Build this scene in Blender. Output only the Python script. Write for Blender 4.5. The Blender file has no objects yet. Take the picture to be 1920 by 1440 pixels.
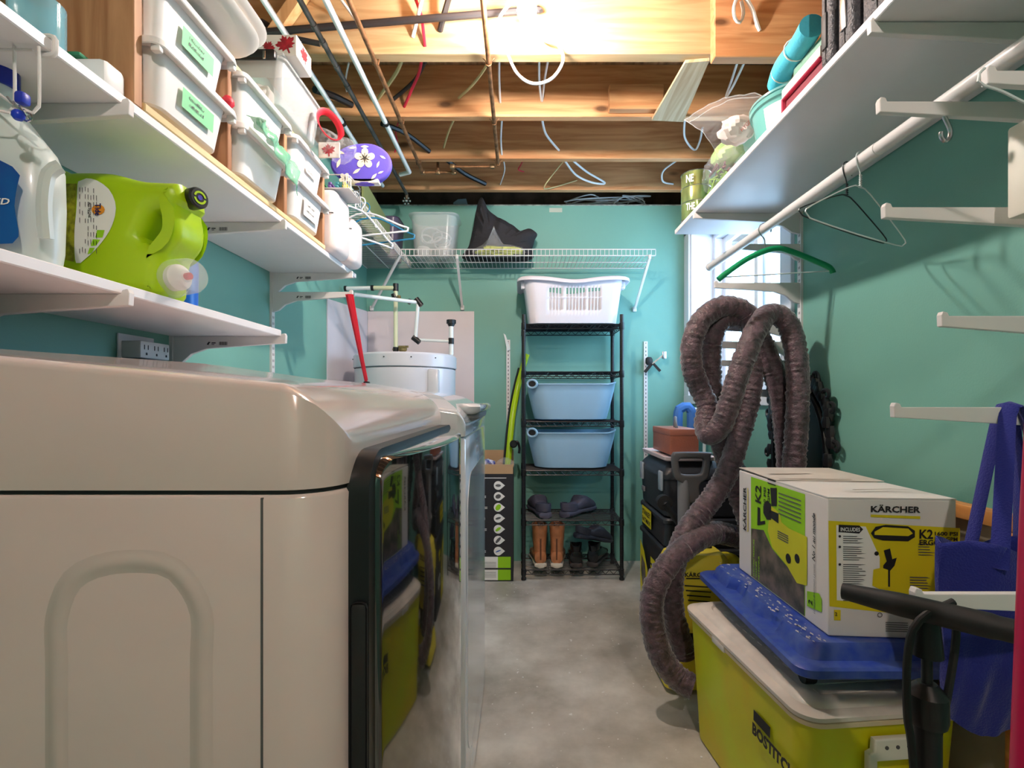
import bpy, bmesh, math, random
from mathutils import Vector, Matrix, noise
random.seed(7)
R = math.radians
V = Vector
SC = bpy.context.scene
COL = SC.collection
# ---------------------------------------------------------------- camera, world, lights, exposure
F = 947.0; CX = 975.0; CY = 750.0; H = 1.07
cam_d = bpy.data.cameras.new('camera'); cam = bpy.data.objects.new('camera', cam_d); COL.objects.link(cam)
cam.location = (0, 0, H); cam.rotation_euler = (R(90), 0, 0)
cam_d.sensor_fit = 'HORIZONTAL'; cam_d.sensor_width = 36.0; cam_d.lens = 36.0 * F / 1920.0
cam_d.shift_x = (960 - CX) / 1920.0; cam_d.shift_y = (CY - 720) / 1920.0
cam_d.clip_start = 0.02
SC.camera = cam
SC.view_settings.view_transform = 'Standard'
SC.view_settings.look = 'None'
SC.view_settings.gamma = 1.0
SC.view_settings.use_curve_mapping = False
SC.view_settings.exposure = 0.42
world = bpy.data.worlds.new('world'); SC.world = world; world.use_nodes = True
_bg = world.node_tree.nodes['Background']
_bg.inputs['Color'].default_value = (0.42, 0.70, 1.0, 1); _bg.inputs['Strength'].default_value = 9.0
portal = bpy.data.lights.new('daylight_portal', 'AREA'); portal.shape = 'RECTANGLE'; portal.size = 1.12; portal.size_y = 1.05
portal.cycles.is_portal = True
po = bpy.data.objects.new('daylight_portal', portal); COL.objects.link(po)
po.location = (1.40, 2.70, 1.62); po.rotation_euler = (0, R(90), 0)
BULB = 1000.0
BULB_COL = (1.0, 0.90, 0.83)
# ---------------------------------------------------------------- helpers
def P(px, py, y):
    return V(((px - CX) / F * y, y, H + (CY - py) / F * y))
def S(r, g, b):
    def f(c):
        c /= 255.0
        return c / 12.92 if c <= 0.04045 else ((c + 0.055) / 1.055) ** 2.4
    return (f(r), f(g), f(b))
def M(name, col, rough=0.5, metal=0.0, bump=0.0, bs=60.0, var=0.0, vs=6.0, coat=0.0, alpha=1.0, sheen=0.0, emit=0.0, trans=0.0, stretch=(1, 1, 1), ior=1.45, col2=None):
    m = bpy.data.materials.new(name); m.use_nodes = True
    nt = m.node_tree; b = nt.nodes['Principled BSDF']
    b.inputs['Base Color'].default_value = (*col, 1)
    b.inputs['Roughness'].default_value = rough; b.inputs['Metallic'].default_value = metal
    b.inputs['Coat Weight'].default_value = coat; b.inputs['Coat Roughness'].default_value = 0.08
    b.inputs['Alpha'].default_value = alpha; b.inputs['Sheen Weight'].default_value = sheen
    b.inputs['Transmission Weight'].default_value = trans; b.inputs['IOR'].default_value = ior
    if emit:
        b.inputs['Emission Color'].default_value = (*col, 1); b.inputs['Emission Strength'].default_value = emit
    tc = nt.nodes.new('ShaderNodeTexCoord'); mp = nt.nodes.new('ShaderNodeMapping')
    mp.inputs['Scale'].default_value = stretch
    nt.links.new(tc.outputs['Object'], mp.inputs['Vector'])
    if var or not bump:
        n = nt.nodes.new('ShaderNodeTexNoise'); n.inputs['Scale'].default_value = vs; n.inputs['Detail'].default_value = 4
        nt.links.new(mp.outputs[0], n.inputs['Vector'])
        mx = nt.nodes.new('ShaderNodeMix'); mx.data_type = 'RGBA'
        v = max(var, 0.03)
        c2 = col2 or tuple(c * (1 - v) for c in col)
        mx.inputs[6].default_value = (*[min(1, c * (1 + v * 0.5)) for c in col], 1); mx.inputs[7].default_value = (*c2, 1)
        mr = nt.nodes.new('ShaderNodeMapRange'); mr.inputs[1].default_value = 0.35; mr.inputs[2].default_value = 0.65
        nt.links.new(n.outputs[0], mr.inputs[0]); nt.links.new(mr.outputs[0], mx.inputs[0])
        nt.links.new(mx.outputs[2], b.inputs['Base Color'])
    if bump:
        n2 = nt.nodes.new('ShaderNodeTexNoise'); n2.inputs['Scale'].default_value = bs; n2.inputs['Detail'].default_value = 3
        nt.links.new(mp.outputs[0], n2.inputs['Vector'])
        bp = nt.nodes.new('ShaderNodeBump'); bp.inputs['Strength'].default_value = bump; bp.inputs['Distance'].default_value = 0.01
        nt.links.new(n2.outputs[0], bp.inputs['Height']); nt.links.new(bp.outputs[0], b.inputs['Normal'])
    return m
def wood(name, c1, c2, grain='X', knots=True, rough=0.65, sc=1.0):
    m = bpy.data.materials.new(name); m.use_nodes = True
    nt = m.node_tree; b = nt.nodes['Principled BSDF']; b.inputs['Roughness'].default_value = rough
    tc = nt.nodes.new('ShaderNodeTexCoord'); mp = nt.nodes.new('ShaderNodeMapping')
    s = {'X': (1, 14, 14), 'Y': (14, 1, 14), 'Z': (14, 14, 1)}[grain]
    mp.inputs['Scale'].default_value = tuple(v * sc for v in s)
    nt.links.new(tc.outputs['Object'], mp.inputs['Vector'])
    n = nt.nodes.new('ShaderNodeTexNoise'); n.inputs['Scale'].default_value = 2.2; n.inputs['Detail'].default_value = 6; n.inputs['Distortion'].default_value = 0.8
    nt.links.new(mp.outputs[0], n.inputs['Vector'])
    mr = nt.nodes.new('ShaderNodeMapRange'); mr.inputs[1].default_value = 0.38; mr.inputs[2].default_value = 0.62
    nt.links.new(n.outputs[0], mr.inputs[0])
    mx = nt.nodes.new('ShaderNodeMix'); mx.data_type = 'RGBA'
    mx.inputs[6].default_value = (*c1, 1); mx.inputs[7].default_value = (*c2, 1)
    nt.links.new(mr.outputs[0], mx.inputs[0])
    out = mx.outputs[2]
    if knots:
        mp2 = nt.nodes.new('ShaderNodeMapping'); mp2.inputs['Scale'].default_value = {'X': (2.6, 6, 6), 'Y': (6, 2.6, 6), 'Z': (6, 6, 2.6)}[grain]
        nt.links.new(tc.outputs['Object'], mp2.inputs['Vector'])
        vo = nt.nodes.new('ShaderNodeTexVoronoi'); vo.inputs['Scale'].default_value = 1.0
        nt.links.new(mp2.outputs[0], vo.inputs['Vector'])
        r2 = nt.nodes.new('ShaderNodeMapRange'); r2.inputs[1].default_value = 0.05; r2.inputs[2].default_value = 0.12; r2.inputs[3].default_value = 1; r2.inputs[4].default_value = 0
        nt.links.new(vo.outputs['Distance'], r2.inputs[0])
        m2 = nt.nodes.new('ShaderNodeMix'); m2.data_type = 'RGBA'; m2.inputs[7].default_value = (*[c * 0.3 for c in c2], 1)
        nt.links.new(out, m2.inputs[6]); nt.links.new(r2.outputs[0], m2.inputs[0]); out = m2.outputs[2]
    nt.links.new(out, b.inputs['Base Color'])
    bp = nt.nodes.new('ShaderNodeBump'); bp.inputs['Strength'].default_value = 0.15; bp.inputs['Distance'].default_value = 0.004
    nt.links.new(n.outputs[0], bp.inputs['Height']); nt.links.new(bp.outputs[0], b.inputs['Normal'])
    return m
def spline(pts, step=0.01, closed=False):
    pts = [V(p) for p in pts]; out = []; n = len(pts)
    segs = n if closed else n - 1
    for i in range(segs):
        if closed: p0, p1, p2, p3 = pts[(i - 1) % n], pts[i], pts[(i + 1) % n], pts[(i + 2) % n]
        else: p0, p1, p2, p3 = pts[max(i - 1, 0)], pts[i], pts[i + 1], pts[min(i + 2, n - 1)]
        k = max(1, int((p2 - p1).length / step))
        for j in range(k):
            t = j / k
            out.append(0.5 * ((2 * p1) + (p2 - p0) * t + (2 * p0 - 5 * p1 + 4 * p2 - p3) * t * t + (3 * p1 - p0 - 3 * p2 + p3) * t ** 3))
    if not closed: out.append(pts[-1])
    return out
def rr(cx, cy, hx, hy, r, n=4):
    r = min(r, hx * 0.999, hy * 0.999); o = []
    for sx, sy, a0 in ((1, 1, 0), (-1, 1, 90), (-1, -1, 180), (1, -1, 270)):
        for k in range(n + 1):
            a = R(a0 + 90 * k / n)
            o.append((cx + sx * (hx - r) + r * math.cos(a), cy + sy * (hy - r) + r * math.sin(a)))
    return o
class MB:
    def __init__(s): s.v = []; s.f = []
    def add(s, vs, fs):
        b = len(s.v); s.v += [V(p) for p in vs]; s.f += [tuple(i + b for i in f) for f in fs]; return s
    def box(s, x0, x1, y0, y1, z0, z1):
        return s.add([(x0, y0, z0), (x1, y0, z0), (x1, y1, z0), (x0, y1, z0), (x0, y0, z1), (x1, y0, z1), (x1, y1, z1), (x0, y1, z1)],
                     [(0, 3, 2, 1), (4, 5, 6, 7), (0, 1, 5, 4), (1, 2, 6, 5), (2, 3, 7, 6), (3, 0, 4, 7)])
    def rbox(s, x0, x1, y0, y1, z0, z1, r=0.005, seg=2):
        bm = bmesh.new(); bmesh.ops.create_cube(bm, size=1)
        for v in bm.verts: v.co = V(((x0 + x1) / 2 + v.co.x * (x1 - x0), (y0 + y1) / 2 + v.co.y * (y1 - y0), (z0 + z1) / 2 + v.co.z * (z1 - z0)))
        bmesh.ops.bevel(bm, geom=bm.edges[:], offset=r, segments=seg, affect='EDGES', profile=0.5)
        bm.verts.ensure_lookup_table(); bm.verts.index_update()
        s.add([v.co.copy() for v in bm.verts], [tuple(v.index for v in f.verts) for f in bm.faces]); bm.free(); return s
    def bar(s, p0, p1, w, t, up=(0, 0, 1)):
        p0 = V(p0); p1 = V(p1); d = (p1 - p0).normalized(); u = V(up)
        a = d.cross(u)
        if a.length < 1e-4: a = d.cross(V((1, 0, 0)))
        a.normalize(); b = a.cross(d).normalized()
        vs = [p + a * (w / 2 * i) + b * (t / 2 * j) for p in (p0, p1) for i, j in ((-1, -1), (1, -1), (1, 1), (-1, 1))]
        return s.add(vs, [(0, 3, 2, 1), (4, 5, 6, 7), (0, 1, 5, 4), (1, 2, 6, 5), (2, 3, 7, 6), (3, 0, 4, 7)])
    def loft(s, rings, caps=True, closed=False):
        n = len(rings[0]); vs = [p for r in rings for p in r]; fs = []
        m = len(rings)
        for i in range(m if closed else m - 1):
            a = i * n; b = ((i + 1) % m) * n
            for j in range(n): fs.append((a + j, a + (j + 1) % n, b + (j + 1) % n, b + j))
        if caps and not closed: fs.append(tuple(range(n - 1, -1, -1))); fs.append(tuple(range((m - 1) * n, m * n)))
        return s.add(vs, fs)
    def tube(s, pts, r, n=8, closed=False, caps=True, flat=1.0):
        pts = [V(p) for p in pts]; m = len(pts); rings = []; a = None
        for i, p in enumerate(pts):
            if closed: d = pts[(i + 1) % m] - pts[i - 1]
            else: d = pts[min(i + 1, m - 1)] - pts[max(i - 1, 0)]
            if d.length < 1e-9: d = V((0, 0, 1))
            d.normalize()
            if a is None:
                a = d.cross(V((0, 0, 1)))
                if a.length < 0.05: a = d.cross(V((0, 1, 0)))
            a = (a - d * a.dot(d)).normalized(); b = d.cross(a)
            rad = r(i / max(1, m - 1), i) if callable(r) else r
            rings.append([p + a * (rad * math.cos(2 * math.pi * k / n)) + b * (rad * flat * math.sin(2 * math.pi * k / n)) for k in range(n)])
        return s.loft(rings, caps, closed)
    def cyl(s, p0, p1, r, r1=None, n=16, caps=True):
        r1 = r if r1 is None else r1; p0 = V(p0); p1 = V(p1); d = (p1 - p0).normalized()
        a = d.cross(V((0, 0, 1)))
        if a.length < 0.05: a = d.cross(V((0, 1, 0)))
        a.normalize(); b = d.cross(a)
        return s.loft([[p + a * (q * math.cos(2 * math.pi * k / n)) + b * (q * math.sin(2 * math.pi * k / n)) for k in range(n)] for p, q in ((p0, r), (p1, r1))], caps)
    def lathe(s, prof, o, axis=(0, 0, 1), n=24, caps=True, ex=(1, 1)):
        o = V(o); d = V(axis).normalized(); a = d.cross(V((0, 0, 1)))
        if a.length < 0.05: a = V((1, 0, 0))
        a.normalize(); b = d.cross(a)
        return s.loft([[o + d * z + a * (ex[0] * q * math.cos(2 * math.pi * k / n)) + b * (ex[1] * q * math.sin(2 * math.pi * k / n)) for k in range(n)] for q, z in prof], caps)
    def ball(s, c, r, n=12, sc=(1, 1, 1)):
        c = V(c); rings = []
        for i in range(1, n // 2):
            t = math.pi * i / (n // 2)
            rings.append([c + V((sc[0] * r * math.sin(t) * math.cos(2 * math.pi * k / n), sc[1] * r * math.sin(t) * math.sin(2 * math.pi * k / n), sc[2] * r * math.cos(t))) for k in range(n)])
        return s.loft(rings, True)
    def prism(s, pts, o, u, v, t):
        o = V(o); u = V(u); v = V(v); w = u.cross(v).normalized(); n = len(pts)
        a = [o + u * x + v * y for x, y in pts]; b = [p + w * t for p in a]
        return s.add(a + b, [tuple(range(n - 1, -1, -1)), tuple(range(n, 2 * n))] + [(i, (i + 1) % n, n + (i + 1) % n, n + i) for i in range(n)])
    def quad(s, *p): return s.add(p, [tuple(range(len(p)))])
    def flats(s, polys, o, u, v, e=0.0006):
        o = V(o); u = V(u).normalized(); v = V(v).normalized(); w = u.cross(v).normalized() * e
        for pl in polys:
            if len(pl) == 4 and not hasattr(pl[0], '__len__'): x0, x1, y0, y1 = pl; pl = [(x0, y0), (x1, y0), (x1, y1), (x0, y1)]
            s.add([o + u * x + v * y + w for x, y in pl], [tuple(range(len(pl)))])
        return s
    def xf(s, m, start=0):
        for i in range(start, len(s.v)): s.v[i] = m @ s.v[i]
        return s
    def mesh(s, name, mat, off=V((0, 0, 0)), smooth=35, flat=False):
        me = bpy.data.meshes.new(name); me.from_pydata([v - off for v in s.v], [], s.f)
        if not flat:
            bm = bmesh.new(); bm.from_mesh(me); bmesh.ops.recalc_face_normals(bm, faces=bm.faces[:]); bm.to_mesh(me); bm.free()
        me.materials.append(mat)
        if smooth:
            for p in me.polygons: p.use_smooth = True
            me.set_sharp_from_angle(angle=R(smooth))
        me.update(); return me
    def build(s, name, mat, parent=None, label=None, smooth=35, solid=0, sub=0, flat=False, kind=None, bevel=0):
        off = ORI.get(parent.name, V((0, 0, 0))) if parent else V((0, 0, 0))
        o = bpy.data.objects.new(name, s.mesh(name, mat, off, smooth, flat)); COL.objects.link(o)
        if parent: o.parent = parent; ORI[o.name] = off
        if label: o['label'] = label
        if kind: o['kind'] = kind
        if bevel:
            m = o.modifiers.new('bevel', 'BEVEL'); m.width = bevel; m.segments = 2; m.limit_method = 'ANGLE'
        if solid: m = o.modifiers.new('solid', 'SOLIDIFY'); m.thickness = solid; m.offset = -1
        if sub: m = o.modifiers.new('sub', 'SUBSURF'); m.levels = sub; m.render_levels = sub
        return o
ORI = {}
def each(name, mat, parent, mbs, **k):
    return [m.build(name, mat, parent, **k) for m in mbs]
def thing(name, label, cat, loc=(0, 0, 0), group=None):
    o = bpy.data.objects.new(name, None); COL.objects.link(o); o.location = loc; o.empty_display_size = 0.05
    o['label'] = label; o['category'] = cat
    if group: o['group'] = group
    ORI[o.name] = V(loc); return o
def tag(o, label, cat, group=None):
    o['label'] = label; o['category'] = cat
    if group: o['group'] = group
    return o
def struct(name, mb, mat, parent=None, **k):
    o = mb.build(name, mat, parent, **k)
    if not parent: o['kind'] = 'structure'
    return o
def dup(root, loc, rotz=0, label=None, group=None):
    r = root.copy(); COL.objects.link(r); r.location = loc; r.rotation_euler = (0, 0, rotz)
    if label: r['label'] = label
    if group: r['group'] = group
    for ch in list(root.children):
        c = ch.copy(); COL.objects.link(c); c.parent = r
        for g in list(ch.children):
            d = g.copy(); COL.objects.link(d); d.parent = c
    return r
def text(lines, mat, parent, name='printed_lettering', o=(0, 0, 0), u=(1, 0, 0), v=(0, 0, 1), bold=0.0, e=0.0012, shear=0.0):
    """lines: (string, x, y, height, width-or-None) in the frame (o, u, v); one mesh for all"""
    mb = MB(); o = V(o); u = V(u).normalized(); v = V(v).normalized(); w = u.cross(v).normalized()
    for st, x, y, h, wd in lines:
        c = bpy.data.curves.new('t', 'FONT'); c.body = st; c.size = 1.0; c.resolution_u = 2; c.offset = bold; c.shear = shear
        ob = bpy.data.objects.new('t', c); COL.objects.link(ob)
        me = bpy.data.meshes.new_from_object(ob.evaluated_get(bpy.context.evaluated_depsgraph_get()))
        if me.vertices:
            xs = [p.co.x for p in me.vertices]; ys = [p.co.y for p in me.vertices]
            x0 = min(xs); sx = h / 0.7
            kx = sx if wd is None else wd / max(1e-6, max(xs) - x0)
            mb.add([o + u * (x + (p.co.x - x0) * kx) + v * (y + p.co.y * sx) + w * e for p in me.vertices], [tuple(p.vertices) for p in me.polygons])
        bpy.data.objects.remove(ob); bpy.data.curves.remove(c); bpy.data.meshes.remove(me)
    return mb.build(name, mat, parent, smooth=0, flat=True)
def plate(name, outlines, o, u, v, depth, bev, mat, parent, res=3):
    """slab with holes: outlines = list of closed 2D point lists (first outer, the rest holes)"""
    c = bpy.data.curves.new('c', 'CURVE'); c.dimensions = '2D'; c.fill_mode = 'BOTH'; c.extrude = depth / 2 - bev; c.bevel_depth = bev; c.bevel_resolution = res; c.offset = -bev
    for ol in outlines:
        sp = c.splines.new('POLY'); sp.points.add(len(ol) - 1)
        for i, (x, y) in enumerate(ol): sp.points[i].co = (x, y, 0, 1)
        sp.use_cyclic_u = True
    ob = bpy.data.objects.new('c', c); COL.objects.link(ob)
    me = bpy.data.meshes.new_from_object(ob.evaluated_get(bpy.context.evaluated_depsgraph_get()))
    o = V(o); u = V(u).normalized(); v = V(v).normalized(); w = u.cross(v).normalized()
    mb = MB(); mb.add([o + u * p.co.x + v * p.co.y + w * p.co.z for p in me.vertices], [tuple(p.vertices) for p in me.polygons])
    bpy.data.objects.remove(ob); bpy.data.curves.remove(c); bpy.data.meshes.remove(me)
    bm = bmesh.new(); me2 = mb.mesh('x', mat, flat=True); bm.from_mesh(me2); bmesh.ops.remove_doubles(bm, verts=bm.verts[:], dist=1e-5)
    bm.verts.index_update(); mb = MB(); mb.add([q.co.copy() for q in bm.verts], [tuple(q.index for q in f.verts) for f in bm.faces]); bm.free(); bpy.data.meshes.remove(me2)
    return mb.build(name, mat, parent)
def smooth2(pts, closed=True, step=0.006):
    return [(p.x, p.y) for p in spline([V((x, y, 0)) for x, y in pts], step, closed)]
# ---------------------------------------------------------------- materials
m_teal = M('teal_wall_paint', S(115, 168, 154), 0.55, bump=0.05, bs=180, var=0.04, vs=2)
m_white = M('white_melamine', S(232, 228, 230), 0.35, var=0.02)
m_metalwhite = M('white_painted_steel', S(222, 216, 214), 0.35, var=0.02)
m_enamel = M('white_enamel', S(216, 196, 190), 0.14, coat=0.5)
m_enamel2 = M('pale_grey_enamel', S(214, 214, 220), 0.10, coat=0.6)
m_black = M('black_plastic', S(24, 24, 26), 0.4)
m_softblack = M('soft_black_rubber', S(30, 29, 30), 0.6)
m_blackmetal = M('black_coated_wire', S(26, 25, 28), 0.35)
m_glassdark = M('tinted_door_glass', (0.012, 0.012, 0.013), 0.03, coat=1.0, ior=1.9)
m_joist = wood('spruce_joist', S(212, 160, 112), S(184, 126, 80), 'X')
m_joistpale = wood('pale_spruce_joist', S(200, 172, 130), S(180, 148, 104), 'X')
m_ply = wood('plywood', S(205, 184, 150), S(178, 150, 112), 'Y', knots=False)
m_sub = wood('subfloor_plywood', S(180, 140, 104), S(140, 104, 72), 'Y')
m_pine = wood('pale_pine', S(226, 190, 140), S(200, 156, 104), 'Z', sc=0.8)
m_pineY = wood('pale_pine_rail', S(232, 208, 160), S(208, 176, 122), 'Y', knots=False)
m_pineend = wood('knotty_pine_panel', S(190, 140, 100), S(150, 98, 62), 'Z', sc=0.8)
m_dark = M('dark_cavity', S(96, 78, 66), 0.9, var=0.4, vs=10)
m_conc = None
m_binwhite = M('milky_plastic', S(232, 228, 226), 0.38, var=0.02)
m_note = M('green_sticky_note', S(140, 214, 160), 0.7)
m_paper = M('white_paper', S(236, 234, 228), 0.7)
m_ink = M('black_ink', S(28, 26, 28), 0.6)
m_greyink = M('grey_ink', S(90, 88, 88), 0.6)
m_copper = M('tarnished_copper', S(150, 108, 74), 0.5, 0.6, var=0.5, vs=30)
m_pex = M('white_pipe', S(224, 230, 230), 0.35)
m_darkpipe = M('weathered_dark_pipe', S(86, 84, 80), 0.6, 0.2, var=0.5, vs=14)
m_blackpipe = M('black_conduit', S(44, 42, 44), 0.5)
m_cablew = M('white_cable', S(226, 224, 222), 0.45)
m_cabley = M('cream_cable', S(200, 184, 130), 0.5)
m_cablered = M('red_cable', S(206, 40, 66), 0.45)
m_bluetub = M('pale_blue_plastic', S(150, 186, 212), 0.4)
m_clear = M('clear_plastic', (0.85, 0.88, 0.9), 0.1, alpha=0.22)
m_milky = M('cloudy_plastic', (0.78, 0.80, 0.80), 0.2, alpha=0.30)
m_film = M('crinkled_clear_film', (0.9, 0.9, 0.92), 0.05, alpha=0.11, bump=1.0, bs=45)
m_lime = M('lime_plastic', S(170, 206, 16), 0.35, var=0.05)
m_yellow = M('yellow_plastic', S(226, 206, 30), 0.4, var=0.04)
m_coolyel = M('cooler_yellow', S(196, 206, 20), 0.42, var=0.16, vs=4, col2=S(214, 190, 16))
m_lid = M('worn_white_lid', S(220, 210, 198), 0.4, var=0.16, vs=9, bump=0.05, bs=60)
m_blue = M('scuffed_blue_plastic', S(36, 62, 150), 0.35, var=0.25, vs=30, col2=S(70, 92, 160))
m_bluebag = M('royal_blue_fabric', S(22, 32, 124), 0.8, bump=0.3, bs=300, sheen=0.2)
m_hose = M('brown_gathered_fabric', S(86, 64, 72), 0.38, bump=0.5, bs=120, var=0.6, vs=45, sheen=0.5)
m_card = M('white_cardboard', S(222, 216, 212), 0.6, var=0.04)
m_kraft = M('kraft_cardboard', S(190, 156, 118), 0.75, var=0.08)
m_pgreen = M('printed_lime', S(150, 206, 24), 0.5, var=0.05)
m_pyellow = M('printed_yellow', S(220, 200, 24), 0.5)
m_pdark = M('printed_dark_photo', S(54, 56, 46), 0.5, var=0.8, vs=26, col2=S(120, 106, 96))
m_grey = M('mid_grey_plastic', S(112, 112, 116), 0.45)
m_toolgrey = M('charcoal_plastic', S(44, 45, 50), 0.42, bump=0.1, bs=200)
m_steel = M('bright_steel', S(190, 190, 192), 0.25, 1.0)
m_brownbox = M('brown_leatherette', S(150, 88, 66), 0.5, bump=0.15, bs=150, var=0.1)
m_pink = M('pink_card', S(214, 74, 104), 0.5)
m_red = M('red_strap', S(206, 34, 54), 0.5)
m_cyanfoam = M('cyan_foam', S(70, 182, 206), 0.7, bump=0.2, bs=120, var=0.12)
m_casing = M('white_gloss_paint', S(228, 228, 234), 0.3)
# ================================================================ SETTING
XL, XR, YB, YF, ZT, ZJ = -1.02, 1.106, 3.36, -1.5, 2.366, 2.363
def concrete():
    m = bpy.data.materials.new('concrete'); m.use_nodes = True; nt = m.node_tree; b = nt.nodes['Principled BSDF']
    tc = nt.nodes.new('ShaderNodeTexCoord')
    n = nt.nodes.new('ShaderNodeTexNoise'); n.inputs['Scale'].default_value = 3.0; n.inputs['Detail'].default_value = 9; n.inputs['Roughness'].default_value = 0.6
    nt.links.new(tc.outputs['Object'], n.inputs['Vector'])
    cr = nt.nodes.new('ShaderNodeValToRGB'); cr.color_ramp.elements[0].position = 0.35; cr.color_ramp.elements[1].position = 0.68
    cr.color_ramp.elements[0].color = (*S(160, 152, 140), 1); cr.color_ramp.elements[1].color = (*S(220, 214, 204), 1)
    nt.links.new(n.outputs[0], cr.inputs[0])
    v = nt.nodes.new('ShaderNodeTexNoise'); v.inputs['Scale'].default_value = 38; v.inputs['Detail'].default_value = 2
    nt.links.new(tc.outputs['Object'], v.inputs['Vector'])
    r = nt.nodes.new('ShaderNodeMapRange'); r.inputs[1].default_value = 0.70; r.inputs[2].default_value = 0.74
    nt.links.new(v.outputs[0], r.inputs[0])
    mx = nt.nodes.new('ShaderNodeMix'); mx.data_type = 'RGBA'; mx.inputs[7].default_value = (*S(226, 224, 220), 1)
    nt.links.new(cr.outputs[0], mx.inputs[6]); nt.links.new(r.outputs[0], mx.inputs[0]); nt.links.new(mx.outputs[2], b.inputs['Base Color'])
    b.inputs['Roughness'].default_value = 0.42
    bp = nt.nodes.new('ShaderNodeBump'); bp.inputs['Strength'].default_value = 0.12; bp.inputs['Distance'].default_value = 0.01
    nt.links.new(n.outputs[0], bp.inputs['Height']); nt.links.new(bp.outputs[0], b.inputs['Normal'])
    return m
m_conc = concrete()
struct('floor', MB().box(-1.7, 1.7, YF - 0.1, 3.7, -0.1, 0), m_conc, smooth=0)
struct('wall_left', MB().box(XL - 0.1, XL, YF, YB + 0.1, 0, ZT), m_teal, smooth=0)
struct('wall_back', MB().box(XL, XR, YB, YB + 0.09, 0, ZT), m_teal, smooth=0)
struct('wall_front', MB().box(XL, XR, YF - 0.1, YF, 0, 2.62), m_teal, smooth=0)
WY0, WY1, WZ0, WZ1 = 2.12, 3.27, 1.10, 2.15
XO = XR + 0.26
struct('wall_right', MB().box(XR, XO, YF, WY0, 0, ZT).box(XR, XO, WY1, YB + 0.1, 0, ZT).box(XR, XO, WY0, WY1, 0, WZ0).box(XR, XO, WY0, WY1, WZ1, ZT), m_teal, smooth=0)
struct('ceiling', MB().box(-1.7, 1.7, YF - 0.1, 3.7, 2.60, 2.66), m_sub, smooth=0)
struct('outer_light_seal', MB().box(-1.7, -1.62, YF, 3.7, 0, 2.6).box(1.62, 1.7, YF, 1.9, 2.2, 2.6).box(1.36, 1.62, YF, 3.7, 2.33, 2.36).box(1.6, 1.7, YF, 3.7, 2.33, 2.6)  # added boxes keep world light out; the back one also shows as rim
       .box(-1.7, 1.7, 3.60, 3.7, 2.2, 2.6).box(-1.7, XL - .1, YF - 0.1, YF, 0, 2.6).box(XR, 1.7, YF - 0.1, YF, 0, 2.6).box(-1.7, XL, 3.46, 3.6, 0, 2.6).box(XR, 1.36, YB + .1, 3.6, 0, 2.4), m_dark, smooth=0)
struct('wall_top_plate', MB().box(XL, XR, YB + 0.02, 3.6, ZT - 0.06, ZT - 0.002), m_dark, smooth=0)
for i, y in enumerate((1.885, 2.303, 2.704, 3.108, 1.48, 1.075, 0.67, 0.26, -0.15, -0.56, -0.97, -1.38)):
    struct('ceiling_joist', MB().rbox(-1.6, 1.6, y, y + (0.05 if i == 0 else 0.04), ZJ, 2.6, 0.003, 1), m_joistpale if i == 0 else m_joist)
# doubled joist end, cleat block, diagonal plywood strap, slanted bridging
struct('ceiling_joist', MB().rbox(P(1340, 30, 1.84).x, 1.5, 1.84, 1.884, P(0, 106, 1.84).z, P(0, 30, 1.84).z + 0.12, 0.003, 1), m_joist)
struct('ceiling_joist', MB().rbox(P(1143, 0, 2.26).x, P(1245, 0, 2.26).x, 2.262, 2.302, ZJ + 0.012, P(0, 157, 2.262).z, 0.003, 1), m_joist)
zs = ZJ - H
def U(px, py, z=ZJ):  # a point on the underside plane of the joists
    y = (z - H) * F / (CY - py); return ((px - CX) / F * y, y)
q = [U(1285, 112), U(1330, 108), U(1281, 224), U(1222, 221)]
struct('ceiling_joist_strap', MB().prism([q[0], q[3], q[2], q[1]], (0, 0, ZJ - 0.012), (1, 0, 0), (0, 1, 0), 0.0115), m_ply, smooth=0)
struct('ceiling_bridging', MB().bar((-0.93, 1.862, 2.38), (-0.78, 1.862, 2.60), 0.04, 0.04, up=(0, 1, 0)), m_pine)
struct('wall_top_drywall_edge', MB().box(XL, XR, YB - 0.001, YB + 0.012, ZT - 0.004, ZT + 0.004), M('torn_plaster_edge', S(150, 158, 150), 0.8, var=0.4, vs=30), smooth=0)
# window 1: deep reveal, casing, slider sashes
w = bpy.data.objects.new('window_1', None); COL.objects.link(w); w.location = (XR, 2.7, WZ0); w['kind'] = 'structure'; ORI[w.name] = V(w.location)
MB().box(XR - 0.016, XR + 0.004, WY1, YB - 0.001, 1.045, 2.2).box(XR - 0.016, XR + 0.004, 2.035, WY0, 1.045, 2.2).box(XR - 0.018, XR + 0.004, 2.035, YB - 0.001, 1.045, WZ0).box(XR - 0.016, XR + 0.004, 2.035, YB - 0.001, WZ1, 2.2).build('window_casing', m_casing, w, smooth=0, bevel=0.003)
MB().box(XR, XO, WY1 - 0.012, WY1 + 0.001, WZ0, WZ1).box(XR, XO, WY0, WY0 + 0.012, WZ0, WZ1).box(XR, XO, WY0, WY1, WZ0, WZ0 + 0.012).box(XR, XO, WY0, WY1, WZ1 - 0.012, WZ1).build('window_reveal', m_casing, w, smooth=0)
def frame_x(mb, x0, x1, y0, y1, z0, z1, t):
    return mb.box(x0, x1, y0, y0 + t, z0, z1).box(x0, x1, y1 - t, y1, z0, z1).box(x0, x1, y0 + t, y1 - t, z0, z0 + t).box(x0, x1, y0 + t, y1 - t, z1 - t, z1)
fr = frame_x(MB(), 1.245, 1.335, WY0 + 0.012, WY1 - 0.012, WZ0 + 0.012, WZ1 - 0.012, 0.035)
fr.build('window_frame', m_casing, w, smooth=0, bevel=0.003)
ym = (WY0 + WY1) / 2
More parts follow.
